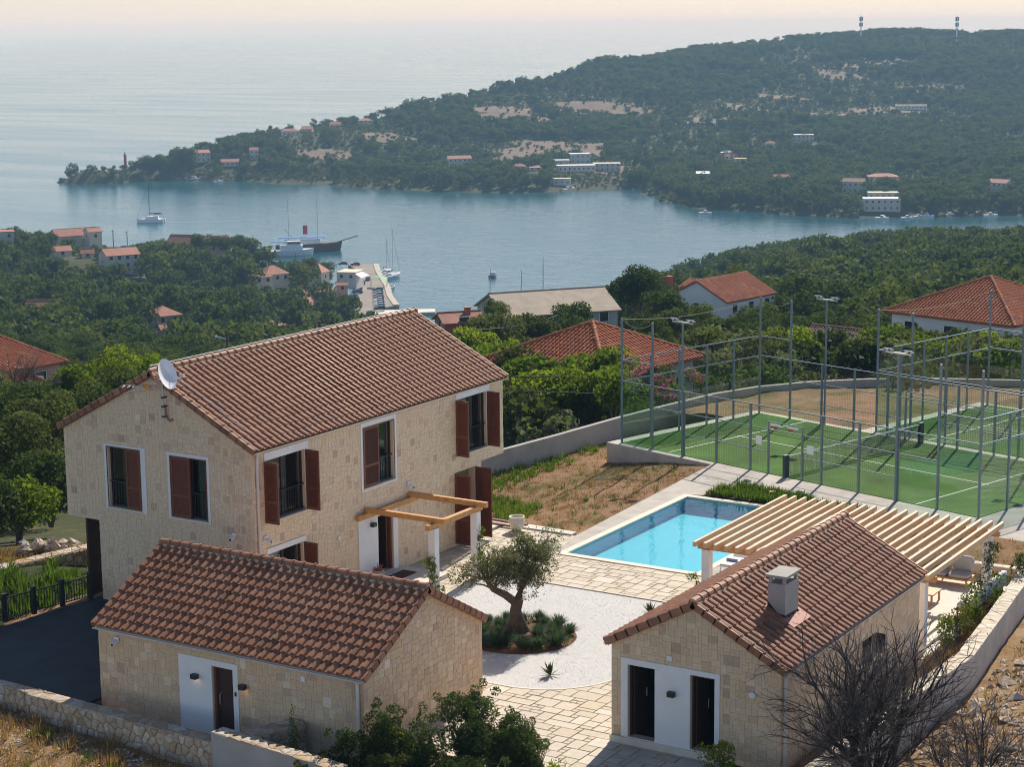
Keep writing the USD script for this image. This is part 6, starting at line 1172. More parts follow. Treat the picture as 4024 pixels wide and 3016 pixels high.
def free(xy, r=1.5, ahead=34.0):
    """Whether plants may stand at the places xy: off the plots, the houses and what they look out on."""
    import shapely
    ok = ~shapely.contains_xy(yard_zone, xy[:, 0], xy[:, 1]) & ~shapely.contains_xy(quay_zone, xy[:, 0], xy[:, 1])
    for p, w, d in KEEP:
        e = p[:2] - EYE[:2]; D = np.linalg.norm(e); e /= D; q = xy - p[:2]; along, across = q @ e, q @ np.array([e[1], -e[0]])
        ok &= ~((along > -ahead) & (along < d + 2) & (np.abs(across) < w / 2 + r)); ok &= ~((along > -3) & (along < d + 2) & (np.abs(across) < w / 2 + 2.5))
    return ok
LINE = np.array([(-300, 470), (0, 478), (120, 508), (250, 537), (330, 523), (420, 505), (560, 508), (600, 552), (655, 546), (700, 560), (725, 575), (745, 650), (860, 705), (1000, 722), (1060, 700), (1170, 642), (1300, 628), (1345, 592), (1440, 572), (1500, 552), (1700, 512), (2000, 486), (2600, 484)], float)
NEAR_R = np.array([(100, 745), (150, 705), (200, 655), (250, 605), (330, 552), (450, 520), (600, 490), (900, 470)], float); NEAR_L = np.array([(100, 830), (140, 790), (220, 758), (340, 700), (420, 640), (520, 590), (620, 540), (700, 505), (900, 470)], float)
def fit(pts, h):
    """The height factor that keeps growth under the skyline of its slope (the wind-cut height of the wood)."""
    q = pts - EYE; dep = q @ FWD; px = 1106 + FPX * (q @ RIGHT) / dep; D = np.linalg.norm(q[:, :2], axis=1); lim = np.where(px > 1020, np.interp(D, *NEAR_R.T), np.interp(D, *NEAR_L.T)); lim = np.maximum(lim, np.interp(px, *LINE.T))
    d = (RIGHT[None] * (px[:, None] - 1106) / FPX - UP[None] * (lim[:, None] - 829) / FPX + FWD[None]); top = EYE[2] + d[:, 2] / np.hypot(d[:, 0], d[:, 1]) * D
    return (top - pts[:, 2]) / h
def sow(step, d0, d1, px0, px1, dens, seed, minz=SEA + 1.5, ahead=34.0, h=None):
    """Jittered places on the land between two distances and two picture columns."""
    g = np.random.default_rng(seed); a0, a1 = (math.atan2(*(ray(px, 829)[[0, 1]])) for px in (px0, px1)); R = d1; pts = []
    xs = np.arange(-R, R, step); x, y = np.meshgrid(xs, np.arange(-R, R, step)); x, y = x.ravel() + g.uniform(-.48, .48, x.size) * step, y.ravel() + g.uniform(-.48, .48, x.size) * step
    r, az = np.hypot(x, y), np.arctan2(x, y); k = (r > d0) & (r < d1) & (az > a0) & (az < a1); xy = np.column_stack([x[k], y[k]]) + EYE[:2]; z = H(xy[:, 0], xy[:, 1]); m = z > minz; xy, z = xy[m], z[m]
    m = g.random(len(xy)) < dens(xy, z); xy, z = xy[m], z[m]; m = free(xy, ahead=ahead); P = np.column_stack([xy[m], z[m]])
    if h is None: return P
    k = np.minimum(fit(P, h), g.uniform(.45, 1.35, len(P)) ** 1.0); P = np.column_stack([P, k]); return P[k > .38]
fb = lambda xy, s_, seed: meshkit.fbm(np.stack([xy[:, 0], xy[:, 1], 0 * xy[:, 0]], -1) / s_, 3, seed)
def forest(name, label, pts, protos, rng, smin, smax, kind='stuff', cat='woodland'):
    """One object of many plants, for a wood past counting."""
    path = numbered('/World', name); pi = UsdGeom.PointInstancer.Define(stage, path); tag(pi.GetPrim(), label, cat, kind=kind); rel = []
    for k, parts in enumerate(protos):
        pp = f'{path}/kind_{"abcdefghij"[k]}'; UsdGeom.Xform.Define(stage, pp)
        for nm, mb, m in parts: put_raw(f'{pp}/{nm}', mb, m)
        rel.append(Sdf.Path(pp))
    n = len(pts); own = pts[:, 3] if pts.shape[1] > 3 else None; pts = pts[:, :3]; pi.CreatePrototypesRel().SetTargets(rel); pi.CreateProtoIndicesAttr(Vt.IntArray.FromNumpy(rng.integers(0, len(protos), n).astype(np.int32))); pi.CreatePositionsAttr(Vt.Vec3fArray.FromNumpy(pts.astype(np.float32)))
    s_ = rng.uniform(smin, smax, n) if own is None else own; pi.CreateScalesAttr(Vt.Vec3fArray.FromNumpy(np.column_stack([s_ * rng.uniform(.85, 1.2, n), s_ * rng.uniform(.85, 1.2, n), s_]).astype(np.float32)))
    a = rng.uniform(0, 6.28, n); q = np.column_stack([np.cos(a / 2), 0 * a, 0 * a, np.sin(a / 2)]); pi.CreateOrientationsAttr(Vt.QuathArray([Gf.Quath(float(w), float(x), float(y), float(z)) for w, x, y, z in q])); return path
def put_raw(path, mb, m):
    p = usdkit.mesh(stage, path, mb.get(), M[m]); p.CreateDoubleSidedAttr(True); return p
def parts_of(h, lod, form, leafm='pine_leaf', seed=0):
    c, t = pine(np.random.default_rng(seed), h, lod, form); return [('crown', c, leafm), ('trunk', t, 'bark')]
# the far peninsula
dense = lambda xy, z: np.clip((fb(xy, 150, 4) - .40) * 7, .04, 1) * np.where(z > -10, 1, 1)
bare = lambda xy: np.clip((fb(xy, 120, 4) - .34) * 6, .16, 1.0)
PF = sow(6.0, 960, 2420, -60, 2400, lambda xy, z: bare(xy), 1, SEA + 1.0, 60)
BF = sow(4.3, 960, 2420, -60, 2400, lambda xy, z: .55 + .43 * np.clip((fb(xy, 45, 8) - .30) * 5, 0, 1), 2, SEA + .35, 14)
CLR = []
for px, py, rx, ry in ((1110, 262, 34, 13), (1290, 250, 42, 15), (1325, 238, 30, 10), (1195, 325, 44, 16), (1090, 238, 26, 9), (1150, 345, 36, 12), (1885, 142, 44, 8), (1935, 135, 22, 6), (1815, 162, 26, 7), (1900, 268, 24, 9), (1600, 232, 24, 8), (1500, 262, 26, 8), (1690, 215, 30, 6), (1760, 250, 34, 7), (1930, 240, 40, 8), (1345, 372, 22, 12), (1962, 398, 16, 12), (2005, 196, 28, 7), (1560, 160, 26, 6), (700, 335, 22, 8), (840, 300, 22, 8)):
    p = hit(px, py, 900)
    if p is None: continue
    e = p[:2] - EYE[:2]; e /= np.linalg.norm(e); g = np.random.default_rng(int(px)); t_ = np.linspace(0, 2 * math.pi, 25)[:-1]; k_ = 1 + g.normal(0, .14, 24)
    pg = Polygon([(p[0] + rx * k * math.cos(t) * e[1] + ry * 2.6 * k * math.sin(t) * e[0], p[1] - rx * k * math.cos(t) * e[0] + ry * 2.6 * k * math.sin(t) * e[1]) for t, k in zip(t_, k_)]); CLR.append(pg)
    put('bare_terrace', sheet_mesh(pg, lambda x, y: H(x, y) + .35, 9.0), 'far_soil', kind='structure', smooth=True)
import shapely
for pg in CLR:
    PF = PF[~shapely.contains_xy(pg.buffer(2), PF[:, 0], PF[:, 1])]; k_ = shapely.contains_xy(pg, BF[:, 0], BF[:, 1]); k_ &= np.random.default_rng(3).random(len(BF)) < .72; BF = BF[~k_]
tip = hit(250, 366, 900); PF = PF[np.linalg.norm(PF[:, :2] - tip[:2], axis=1) > 80]; BF = BF[np.linalg.norm(BF[:, :2] - tip[:2], axis=1) > 58]
far_protos = [parts_of(8.6, 0, f, 'pine_leaf', 100 + k) for k, f in enumerate(('round', 'round', 'tall', 'umbrella', 'round', 'tall'))]
bush_protos = [[('foliage', shrub(np.random.default_rng(200 + k), 1.9, 2.6, 0), m)] for k, m in enumerate(('bush_leaf', 'bush_leaf', 'grey_leaf'))]
forest('pine_woodland', 'blue-hazed pine wood covering the far peninsula across the bay', PF, far_protos, rng, .62, 1.22)
forest('scrub', 'low green scrub between the pines of the far peninsula', BF, bush_protos, rng, .5, 1.25, cat='scrub')
# the valley on the left and the shoulder on the right
PV = sow(6.6, 130, 840, -80, 1000, lambda xy, z: np.clip((fb(xy, 60, 14) - .28) * 3.4, .12, .95), 3, SEA + 1.8, 46, 10.0)
PS_ = sow(7.0, 170, 840, 1020, 2420, lambda xy, z: np.clip((fb(xy, 70, 24) - .2) * 3.5, .25, .98), 5, SEA + 2.0, 24, 10.5)
BV = sow(3.9, 120, 840, -80, 1000, lambda xy, z: .93 + 0 * z, 6, SEA + .8, 20, 2.9); BS = sow(3.9, 95, 840, 1000, 2420, lambda xy, z: .9 + 0 * z, 7, SEA + .8, 2, 2.9)
dist = lambda p: np.linalg.norm(p[:, :2] - EYE[:2], axis=1)
near_protos = [parts_of(10.0, 1, f, 'pine_leaf', 300 + k) for k, f in enumerate(('round', 'tall', 'round', 'umbrella', 'round'))]
def stand(name, label, group, pts, protos, rng, smin, smax, cat, limit):
    """The nearest of a wood as trees of their own; returns the rest."""
    pts = pts[np.argsort(dist(pts))]; own, rest = pts[:limit], pts[limit:]; base = []; own = own[np.argsort(-own[:, 3])]
    for k, p in enumerate(own):
        j = k % len(protos); s_ = p[3]; p = p[:3]
        if k < len(protos): base.append(plant(name, label, cat, p, protos[j], group, rng.uniform(0, 6.28)))
        else: dup(base[j], p, rng.uniform(0, 6.28), scale=(s_ * rng.uniform(.9, 1.15), s_ * rng.uniform(.9, 1.15), s_))
    return rest
r1 = stand('pine_tree', 'dark green pine on the valley slope left of the villa roof', 'pines in the valley left of the villa roof', PV, near_protos, rng, .65, 1.2, 'pine tree', 140)
r2 = stand('pine_tree', 'olive-green pine on the wooded slope right of the bay, behind the court', 'pines on the wooded slope right of the bay', PS_, [parts_of(10.5, 1, f, 'pine_leaf', 320 + k) for k, f in enumerate(('round', 'round', 'tall', 'umbrella', 'round'))], rng, .65, 1.1, 'pine tree', 160)
forest('pine_woodland', 'dark pine wood running down both near slopes to the bay', np.vstack([r1, r2]), [parts_of(10.5, 0, f, 'pine_leaf', 400 + k) for k, f in enumerate(('round', 'tall', 'round', 'umbrella'))], rng, .65, 1.15)
bp1 = [[('foliage', shrub(np.random.default_rng(500 + k), 2.1, 2.9, 1), m)] for k, m in enumerate(('bush_leaf', 'grey_leaf', 'bush_leaf', 'shrub_leaf'))]
r3 = stand('bush', 'grey-green maquis bush on the valley slope behind the villa', 'maquis bushes on the valley slope', BV, bp1, rng, .5, 1.2, 'bush', 140)
r4 = stand('bush', 'olive-green maquis bush on the slope behind the garden wall and court', 'maquis bushes behind the court', BS, [[('foliage', shrub(np.random.default_rng(520 + k), 2.1, 2.9, 1), m)] for k, m in enumerate(('bush_leaf', 'bush_leaf', 'grey_leaf', 'shrub_leaf'))], rng, .5, 1.2, 'bush', 150)
forest('scrub', 'grey-green scrub filling the near slopes between the pines', np.vstack([r3, r4]), bush_protos, rng, .6, 1.3, cat='scrub')
# trees that stand out one by one: picture column, foot, distance, height, form
for k, (px, py, d, h, form, lab) in enumerate([(495, 560, 715, 13, 'umbrella', 'tall umbrella pine of the shore clump left of the tour ship, left stem'), (525, 556, 715, 14, 'umbrella', 'tall umbrella pine of the shore clump, middle'), (553, 560, 712, 12, 'umbrella', 'tall umbrella pine of the shore clump, right'), (440, 556, 712, 11, 'umbrella', 'umbrella pine before the half hidden pale house'),
        (1432, 628, 445, 11, 'umbrella', 'wide umbrella pine standing against the bay, centre right'), (1372, 632, 450, 9.5, 'round', 'round pine left of the umbrella pine against the bay'), (1300, 632, 440, 5.2, 'cypress', 'single dark cypress against the water of the bay'), (1252, 640, 430, 6, 'round', 'small round pine beside the single cypress'),
        (1540, 565, 560, 10, 'round', 'pine crown rising at the edge of the right slope against the bay'), (632, 735, 480, 15, 'cypress', 'dark tall cypress behind the villa ridge near the blue-grey house'), (618, 735, 485, 12, 'cypress', 'second dark cypress behind the villa ridge'), (606, 615, 690, 10, 'cypress', 'dark cypress between the red hip-roofed houses, left'), (640, 615, 690, 12, 'cypress', 'dark cypress left of the pyramid-roofed house'), (600, 580, 715, 12, 'round', 'round dark pine right before the white tour boat'), (700, 612, 700, 11, 'round', 'dark pine right of the pyramid-roofed house'),
        (1070, 718, 232, 4.5, 'round', 'round tree left of the grey unpainted-roof house'), (320, 372, 1320, 15, 'round', 'big dark pine nearest the tip of the headland'), (345, 372, 1320, 14, 'round', 'big dark pine second from the tip of the headland'), (400, 366, 1325, 16, 'umbrella', 'tall spreading pine third from the tip of the headland'), (640, 594, 705, 10, 'round', 'dark pine hiding the hull of the blue-topped ship, left'), (668, 600, 702, 10, 'round', 'dark pine hiding the hull of the blue-topped ship, middle'), (692, 604, 700, 9, 'round', 'dark pine hiding the bow side of the blue-topped ship'), (585, 300, 1440, 9, 'tall', 'single upright pine on the headland ridge against the sea')]):
    p = at(px, py, d); p[2] = H(p[0], p[1])[0] if d > 300 and abs(H(p[0], p[1])[0] - p[2]) < 14 else p[2]
    plant('cypress' if form == 'cypress' else 'pine_tree', lab, 'cypress' if form == 'cypress' else 'pine tree', p, parts_of(h, 1, form, 'shrub_leaf' if form == 'cypress' else 'pine_leaf', 600 + k))
def bush_at(name, label, p, r, h, m, size=.12, n=10, per=12, cat='bush', aspect=1.0, stem=True, group=None, seed=None):
    g = np.random.default_rng(seed if seed is not None else int(abs(p[0] * 131 + p[1] * 17 + p[2] * 7)) % 99991); parts = [('foliage', shrub(g, r, h, 1, size, n, per, aspect), m)]
    if stem:
        s_ = MB()
        for k in range(4): a = g.uniform(0, 6.28); s_.tube([(0, 0, -.4), (.2 * r * math.cos(a), .2 * r * math.sin(a), h * .35), (.5 * r * math.cos(a), .5 * r * math.sin(a), h * .7)], [.05 * r, .035 * r, .012 * r], 5)
        parts.append(('stem', s_, 'bark'))
    return plant(name, label, cat, p, parts, group)
def on(px, py, d): p = at(px, py, d); g = H(p[0], p[1])[0]; p[2] = max(p[2], g - .2) if p[2] - g < 2.5 else p[2]; return p
# behind the villa on the left
for k, (px, py, d, r, h, m, lab) in enumerate([(40, 1172, 78, 1.9, 2.6, 'vine_leaf', 'round bright-edged mastic bush above the left retaining wall'), (-20, 1160, 76, 1.8, 2.4, 'shrub_leaf', 'dark mastic bush cut by the left picture edge'), (110, 1120, 86, 2.2, 2.6, 'shrub_leaf', 'dark bush in the shade left of the villa gable'),
        (30, 1080, 92, 3.0, 3.6, 'bush_leaf', 'large dark green bush left of the villa, lowest of three'), (100, 1020, 98, 3.0, 4.0, 'bush_leaf', 'large dark green bush left of the villa, middle of three'), (20, 990, 104, 3.4, 4.0, 'shrub_leaf', 'large dark green bush left of the villa, at the picture edge'), (120, 965, 112, 2.4, 3.2, 'grey_leaf', 'grey-leaved bush touching the villa gable from behind'), (60, 930, 120, 2.4, 2.4, 'shrub_leaf', 'dark bush below the grey rock heap on the left'),
        (170, 912, 118, 2.6, 3.4, 'vine_leaf', 'leafy green hedge behind the villa roof, leftmost mound'), (215, 894, 120, 2.6, 3.4, 'vine_leaf', 'leafy green hedge behind the villa roof, second mound'), (260, 882, 122, 2.6, 3.6, 'vine_leaf', 'leafy green hedge behind the villa roof, third mound'), (305, 870, 124, 2.4, 3.4, 'vine_leaf', 'leafy green hedge behind the satellite dish'), (230, 905, 112, 2.8, 2.8, 'bush_leaf', 'dark hedge side under the green mounds behind the villa'), (180, 940, 108, 2.6, 2.4, 'shrub_leaf', 'low dark growth beside the villa roof edge'), (85, 905, 128, 2.2, 2.2, 'bush_leaf', 'dull green bush right of the orange left house')]):
    bush_at('bush', lab, on(px, py, d), r, h, m, size=.20 if 'hedge' in lab else .17, n=12)
rk = thing('rock_heap', 'grey boulder heap between bushes at the left edge', 'rocks', on(70, 912, 124))
for k in range(14): put('boulder', pebbles(np.array([on(70, 912, 124)[:2] + rng.uniform(-2.6, 2.6, 2) * (1.2, .6)]), lambda x, y: 0 * x + on(70, 912, 124)[2] + rng.uniform(.1, .8), rng, .5, 1.0, .8), 'rock', rk)
# vine arbour, trees and flowers behind the garden wall
for k, (px, py, d, r, h, m, lab) in enumerate([(1128, 905, 108, 2.6, 2.3, 'vine_leaf', 'vine arbour foliage nearest the villa, over the parked car'), (1180, 893, 108, 2.4, 1.9, 'bright_leaf', 'bright yellow-green vine foliage above the parked car'), (1235, 882, 108, 2.4, 1.9, 'bright_leaf', 'bright vine foliage right of the parked car'), (1290, 875, 107, 2.2, 2.0, 'vine_leaf', 'vine foliage end beside the court corner post'),
        (1150, 862, 113, 2.8, 2.0, 'vine_leaf', 'second row of vine arbour foliage, left'), (1220, 855, 113, 2.8, 2.0, 'vine_leaf', 'second row of vine arbour foliage, middle'), (1290, 848, 112, 2.6, 2.2, 'vine_leaf', 'second row of vine arbour foliage, right'), (1110, 940, 103, 1.7, 3.0, 'bush_leaf', 'tall green hanging growth beside the villa right end'), (1325, 905, 102, 1.3, 2.6, 'vine_leaf', 'green growth behind the left glass end of the court'),
        (1135, 848, 118, 2.4, 2.6, 'shrub_leaf', 'round dark fig tree right of the villa roof edge'), (1225, 850, 111, 1.6, 1.2, 'vine_leaf', 'vine growing up to the hip roof eaves, left'), (1275, 850, 110, 1.4, 1.2, 'vine_leaf', 'vine growing up to the hip roof corner'), (1085, 800, 135, 2.2, 1.8, 'vine_leaf', 'bright bush under the left slope of the hip roof'), (1030, 775, 150, 2.6, 2.2, 'vine_leaf', 'leafy bush right of the villa roof gable')]):
    bush_at('vine' if 'vine' in lab else 'bush', lab, on(px, py, d), r, h, m, size=.22, n=13, cat='vine' if 'vine' in lab else 'bush')
ar = thing('vine_arbour', 'rusty pipe posts and dark bars carrying the vine over the parked car', 'arbour', on(1155, 950, 101.5)); b = on(1155, 940, 102)
for q in ((0, 0), (6, 3.5), (-4, 4), (3, 9)): put('post', MB().tube([b + (q[0], q[1], -2.5), b + (q[0], q[1], 2.3)], .05, 8), 'bark', ar)
put('bar', MB().tube([b + (-5, -1, 2.2), b + (7, 3, 2.3)], .03, 6).tube([b + (-4, 4, 2.2), b + (6, 9, 2.3)], .03, 6), 'dark_steel', ar)
for k, (px, py, d, r, h) in enumerate([(1360, 830, 106, 1.0, 1.7), (1415, 860, 104, 1.2, 1.6), (1455, 880, 103, .9, 1.3), (1500, 838, 109, .9, 1.2)]):
    g = np.random.default_rng(700 + k); P = crown_puffs(g, 9, r * .8, h * .4, h * .5, .25, .4); gr, fw_ = MB(), MB(); leaves(gr, g, P, 7, .14); leaves(fw_, g, P[::2], 6, .15)
    plant('bougainvillea', ['magenta bougainvillea at the hip roof corner behind the glass', 'large magenta bougainvillea behind the court glass', 'low magenta bougainvillea spray by the curved wall', 'small magenta bougainvillea on the far house wall'][k], 'bougainvillea', on(px, py, d), [('foliage', gr, 'vine_leaf'), ('flowers', fw_, 'flower_leaf')])
for k, (px, py, d, r, h, m, lab) in enumerate([(1730, 800, 128, 1.8, 2.6, 'bright_leaf', 'light green sapling-like tree left of the white shed, behind the court'), (1690, 790, 130, 1.6, 2.4, 'vine_leaf', 'green shrub left of the light green tree'), (1830, 800, 140, 2.2, 1.9, 'bush_leaf', 'dark round bush in front of the white shed'), (1925, 790, 140, 2.6, 3.0, 'vine_leaf', 'green bush right of the white shed'), (1990, 800, 130, 2.2, 1.7, 'vine_leaf', 'green bush before the big white house, left'), (2060, 795, 128, 2.2, 1.9, 'vine_leaf', 'green tree before the big white house, middle'), (2130, 795, 126, 2.0, 2.0, 'bright_leaf', 'yellow-green tree before the big white house, right'), (2180, 830, 118, 2.4, 2.4, 'vine_leaf', 'green growth at the right picture edge behind the court'),
        (1560, 745, 185, 2.8, 2.6, 'bush_leaf', 'olive bush in the wood behind the hip roof, left'), (1620, 740, 190, 2.8, 2.6, 'bush_leaf', 'olive bush in the wood behind the court mast'), (1430, 712, 195, 3.2, 4.0, 'shrub_leaf', 'dark tree behind the right corner of the hip roof'), (1380, 690, 215, 3.6, 5.5, 'shrub_leaf', 'dark leafy tree between the grey house and the red house'), (1240, 712, 190, 3.0, 2.2, 'shrub_leaf', 'dark bushy tree before the grey unpainted-roof house'), (1160, 738, 170, 2.6, 1.9, 'bush_leaf', 'bush left of the hip roof ridge'), (1060, 745, 165, 2.8, 2.4, 'bush_leaf', 'bush behind the bright hedge right of the villa'), (1500, 715, 225, 2.6, 2.8, 'shrub_leaf', 'dark tree before the left wall of the red-roofed house')]):
    bush_at('tree' if h > 3.1 else 'bush', lab, on(px, py, d), r, h, m, size=.24 if d > 150 else .2, n=13, cat='tree' if h > 3.1 else 'bush')
# olive tree
og = np.random.default_rng(41); ot = np.array([10.97, -27.5, .05]); tk = MB(); cr = MB()
tr = np.array([(0, 0, -.2), (.02, 0, .25), (-.03, .02, .75), (.06, .0, 1.15)]); tk.tube(tr, [.42, .25, .19, .18], 12)
for a in range(7): tk.tube([(0.5 * math.cos(a * .9), .5 * math.sin(a * .9), -.12), (.24 * math.cos(a * .9), .24 * math.sin(a * .9), .18), (.1 * math.cos(a * .9), .1 * math.sin(a * .9), .6)], [.05, .12, .09], 6)
L1 = np.array([(-.02, 0, 1.0), (-.35, -.28, 1.35), (-.75, -.52, 1.62), (-.95, -.68, 1.95)]); L2 = np.array([(.05, 0, 1.1), (.2, .1, 1.6), (.45, .25, 2.0), (.62, .35, 2.45)]); tk.tube(L1, [.15, .13, .10, .07], 9); tk.tube(L2, [.16, .14, .11, .06], 9)
ends = []
for base, n in ((L1[-1], 7), (L1[2], 4), (L2[-1], 9), (L2[2], 5)):
    for k in range(n):
        d = og.normal(size=3); d[2] = abs(d[2]) * .8 + .2; d /= np.linalg.norm(d); e = base + d * og.uniform(.5, 1.0); tk.tube([base, base + d * .3 + (0, 0, .05), e], [.05, .03, .008], 5); ends.append((*e, og.uniform(.26, .42)))
ends += [(x, y, z, r) for x, y, z, r in crown_puffs(og, 36, 1.12, .74, 2.2, .24, .4, .3)]; leaves(cr, og, ends, 18, .095, .36, .2, .9); leaves(cr, og, [(x, y, z + .1, r * 1.5) for x, y, z, r in ends], .6, .09, .34, .2, 1.0)
c45 = np.array([[.8516, .5241, 0], [-.5241, .8516, 0], [0, 0, 1]])
ol = thing('olive_tree', 'old twisted olive tree in the round lavender bed of the white gravel court', 'olive tree', ot); put('trunk', (tk.get()[0] @ c45, tk.get()[1]), 'bark', ol, local=True, smooth=60); put('crown', (cr.get()[0] @ c45, cr.get()[1]), 'olive_leaf', ol, local=True)
lg = np.random.default_rng(42)
def tuft(g, r, h, n, w=.02, lean=.55, curve=.3, mb=None, at_=(0, 0, 0)):
    """Thin blades from one foot."""
    mb = MB() if mb is None else mb; at_ = np.asarray(at_, float)
    a = g.uniform(0, 6.28, n); e = g.uniform(0, lean, n); L = h * g.uniform(.6, 1.1, n); q = r * np.sqrt(g.random(n)); b = np.column_stack([q * np.cos(a), q * np.sin(a), 0 * a]) + at_
    d = np.column_stack([np.cos(a) * np.sin(e), np.sin(a) * np.sin(e), np.cos(e)]); s_ = np.column_stack([-np.sin(a), np.cos(a), 0 * a]) * w; m = b + d * L[:, None] * .55; t = b + d * L[:, None] + np.column_stack([np.cos(a), np.sin(a), -.4 + 0 * a]) * (curve * L * e)[:, None]
    v = np.stack([b - s_, b + s_, m + s_ * .8, m - s_ * .8, t], 1).reshape(-1, 3); f = (np.array([(0, 1, 2), (0, 2, 3), (3, 2, 4)])[None] + 5 * np.arange(n)[:, None, None]).reshape(-1, 3); return mb.add(v, f)
lav0 = None; spots = []
while len(spots) < 26:
    a, q = lg.uniform(0, 6.28), math.sqrt(lg.uniform(.06, .82)); p = np.array([11.1 + 1.95 * q * math.cos(a), -27.65 + 1.85 * q * math.sin(a)])
    if np.linalg.norm(p - ot[:2]) > .45 and all(np.linalg.norm(p - s_) > .42 for s_ in spots): spots.append(p)
for k, p in enumerate(spots):
    z = np.array([p[0], p[1], .06])
    if lav0 is None: lav0 = plant('lavender', 'grey-green lavender clump in the round bed under the olive tree', 'lavender', z, [('foliage', tuft(lg, .12, .42, 320, .012, 1.0, .3), 'lavender_leaf')], 'lavender clumps under the olive tree')
    else: dup(lav0, z, lg.uniform(0, 6.28), scale=lg.uniform(.65, 1.15))
gm = MB()
for p in scatter(BED.buffer(-.05), 150, lg): tuft(lg, .12, .16, 16, .012, .9, .3, gm, (*p, .05))
put('ground_cover', gm, 'green_grass', label='low green ground cover between the lavender clumps', cat='ground cover', kind='stuff')
for k, (x, y, lab) in enumerate(((14.0, -30.5, 'spiky agave alone on the white gravel near the stone paving'), (13.75, -23.4, 'spiky agave beside the pool house roof edge on the gravel'))):
    g = np.random.default_rng(45 + k); mb = MB()
    for i in range(34):
        a, e = g.uniform(0, 6.28), g.uniform(.15, 1.35); d = np.array([math.cos(a) * math.sin(e), math.sin(a) * math.sin(e), math.cos(e)]); s_ = np.array([-math.sin(a), math.cos(a), 0]); L = g.uniform(.32, .5); n_ = np.cross(d, s_)
        v = [d * .02 - s_ * .02, d * .02 + s_ * .02, d * L * .5 + s_ * .032, d * L * .5 - s_ * .032, d * L, d * L * .5 - n_ * .012]; mb.add(v, [(0, 1, 2), (0, 2, 3), (3, 2, 4), (0, 5, 1), (1, 5, 2), (3, 5, 0), (2, 5, 4), (4, 5, 3)])
    plant('agave', lab, 'agave', (x, y, -.01), [('rosette', mb, 'agave_leaf')])
# plants of the plot
for k, (px, z, hgt, lab) in enumerate(((627, -.35, 1.5, 'young slender cypress beside the annexe wall'),)):
    p = np.array([11.5, -40.0, -.4]); g = np.random.default_rng(48); mb = MB(); leaves(mb, g, [(g.normal(0, .03), g.normal(0, .03), zz, .17 * (1.25 - zz / 2.0)) for zz in np.linspace(.15, 2.0, 16)], 14, .05, .5, .3, 1.4)
    plant('cypress', lab, 'cypress', p, [('crown', mb, 'vine_leaf'), ('trunk', MB().tube([(0, 0, -.3), (0, 0, .5)], .03, 6), 'bark')])
front_b = [(13.75, -40.4, .75, 1.75, 'shrub_leaf', 'green shrub at the annexe corner, leftmost of the front shrubs'), (14.4, -39.9, .8, 2.35, 'shrub_leaf', 'dark upright shrub before the annexe gable, second from left'), (15.2, -39.4, .85, 2.2, 'shrub_leaf', 'dark shrub before the annexe gable, in the middle'), (16.1, -38.5, 1.0, 2.75, 'shrub_leaf', 'tallest dark strawberry-tree shrub before the annexe gable'), (17.2, -38.1, .95, 2.1, 'shrub_leaf', 'dark shrub with pale flecks right of the tallest one'), (17.85, -37.9, .6, 1.4, 'shrub_leaf', 'lowest dark shrub at the right end of the front shrubs'), (15.3, -40.6, 1.0, 1.4, 'bush_leaf', 'low green shrub in front, cut by the lower picture edge, left'), (16.9, -40.0, 1.0, 1.55, 'shrub_leaf', 'low dark shrub cut by the lower picture edge, right'), (13.2, -41.5, .8, 1.1, 'bush_leaf', 'low green shrub on the lower edge below the stepped wall')]
for x, y, r, h, m, lab in front_b:
    g = np.random.default_rng(int(x * 100)); mb = MB(); P = crown_puffs(g, 22, r * .75, h * .38, h * .48, r * .25, r * .45, .1); P += [(g.normal(0, r * .45), g.normal(0, r * .45), h * g.uniform(.8, 1.02), .13) for i in range(9)]
    leaves(mb, g, P, 30, .08, .45, .25, 1.0, up=.3); s_ = MB()
    for i in range(7): a = g.uniform(0, 6.28); s_.tube([(0, 0, -.3), (.25 * r * math.cos(a), .25 * r * math.sin(a), h * .4), (.6 * r * math.cos(a), .6 * r * math.sin(a), h * .85)], [.03, .02, .006], 5)
    plant('shrub', lab, 'shrub', (x, y, -.35), [('foliage', mb, m), ('stem', s_, 'bark')])
for x, y, r, h, lab in ((14.75, -40.0, .4, 2.0, 'yellow-green shoots growing through the dark front shrubs'), (18.75, -38.1, .42, .95, 'small yellow-green citrus shrub at the edge of the paving'), (19.4, -37.5, .2, .6, 'thin yellow-green seedling right of the citrus shrub'), (22.1, -35.6, .65, 1.25, 'bright yellow-green shrub in front of the pool house doors'), (22.5, -35.9, .5, .9, 'lower bright green shrub beside the pool house door shrub')):
    g = np.random.default_rng(int(x * 77)); mb = MB(); P = crown_puffs(g, 8, r * .7, h * .36, h * .6, r * .25, r * .45, .3); leaves(mb, g, P, 15, .09, .5, .2, 1.0, up=.4); s_ = MB()
    for i in range(6): a = g.uniform(0, 6.28); s_.tube([(0, 0, -.4), (.2 * r * math.cos(a), .2 * r * math.sin(a), h * .4), (.5 * r * math.cos(a), .5 * r * math.sin(a), h * .9)], [.015, .01, .004], 5)
    plant('shrub', lab, 'shrub', (x, y, -.1), [('foliage', mb, 'bright_leaf'), ('stem', s_, 'bark')])
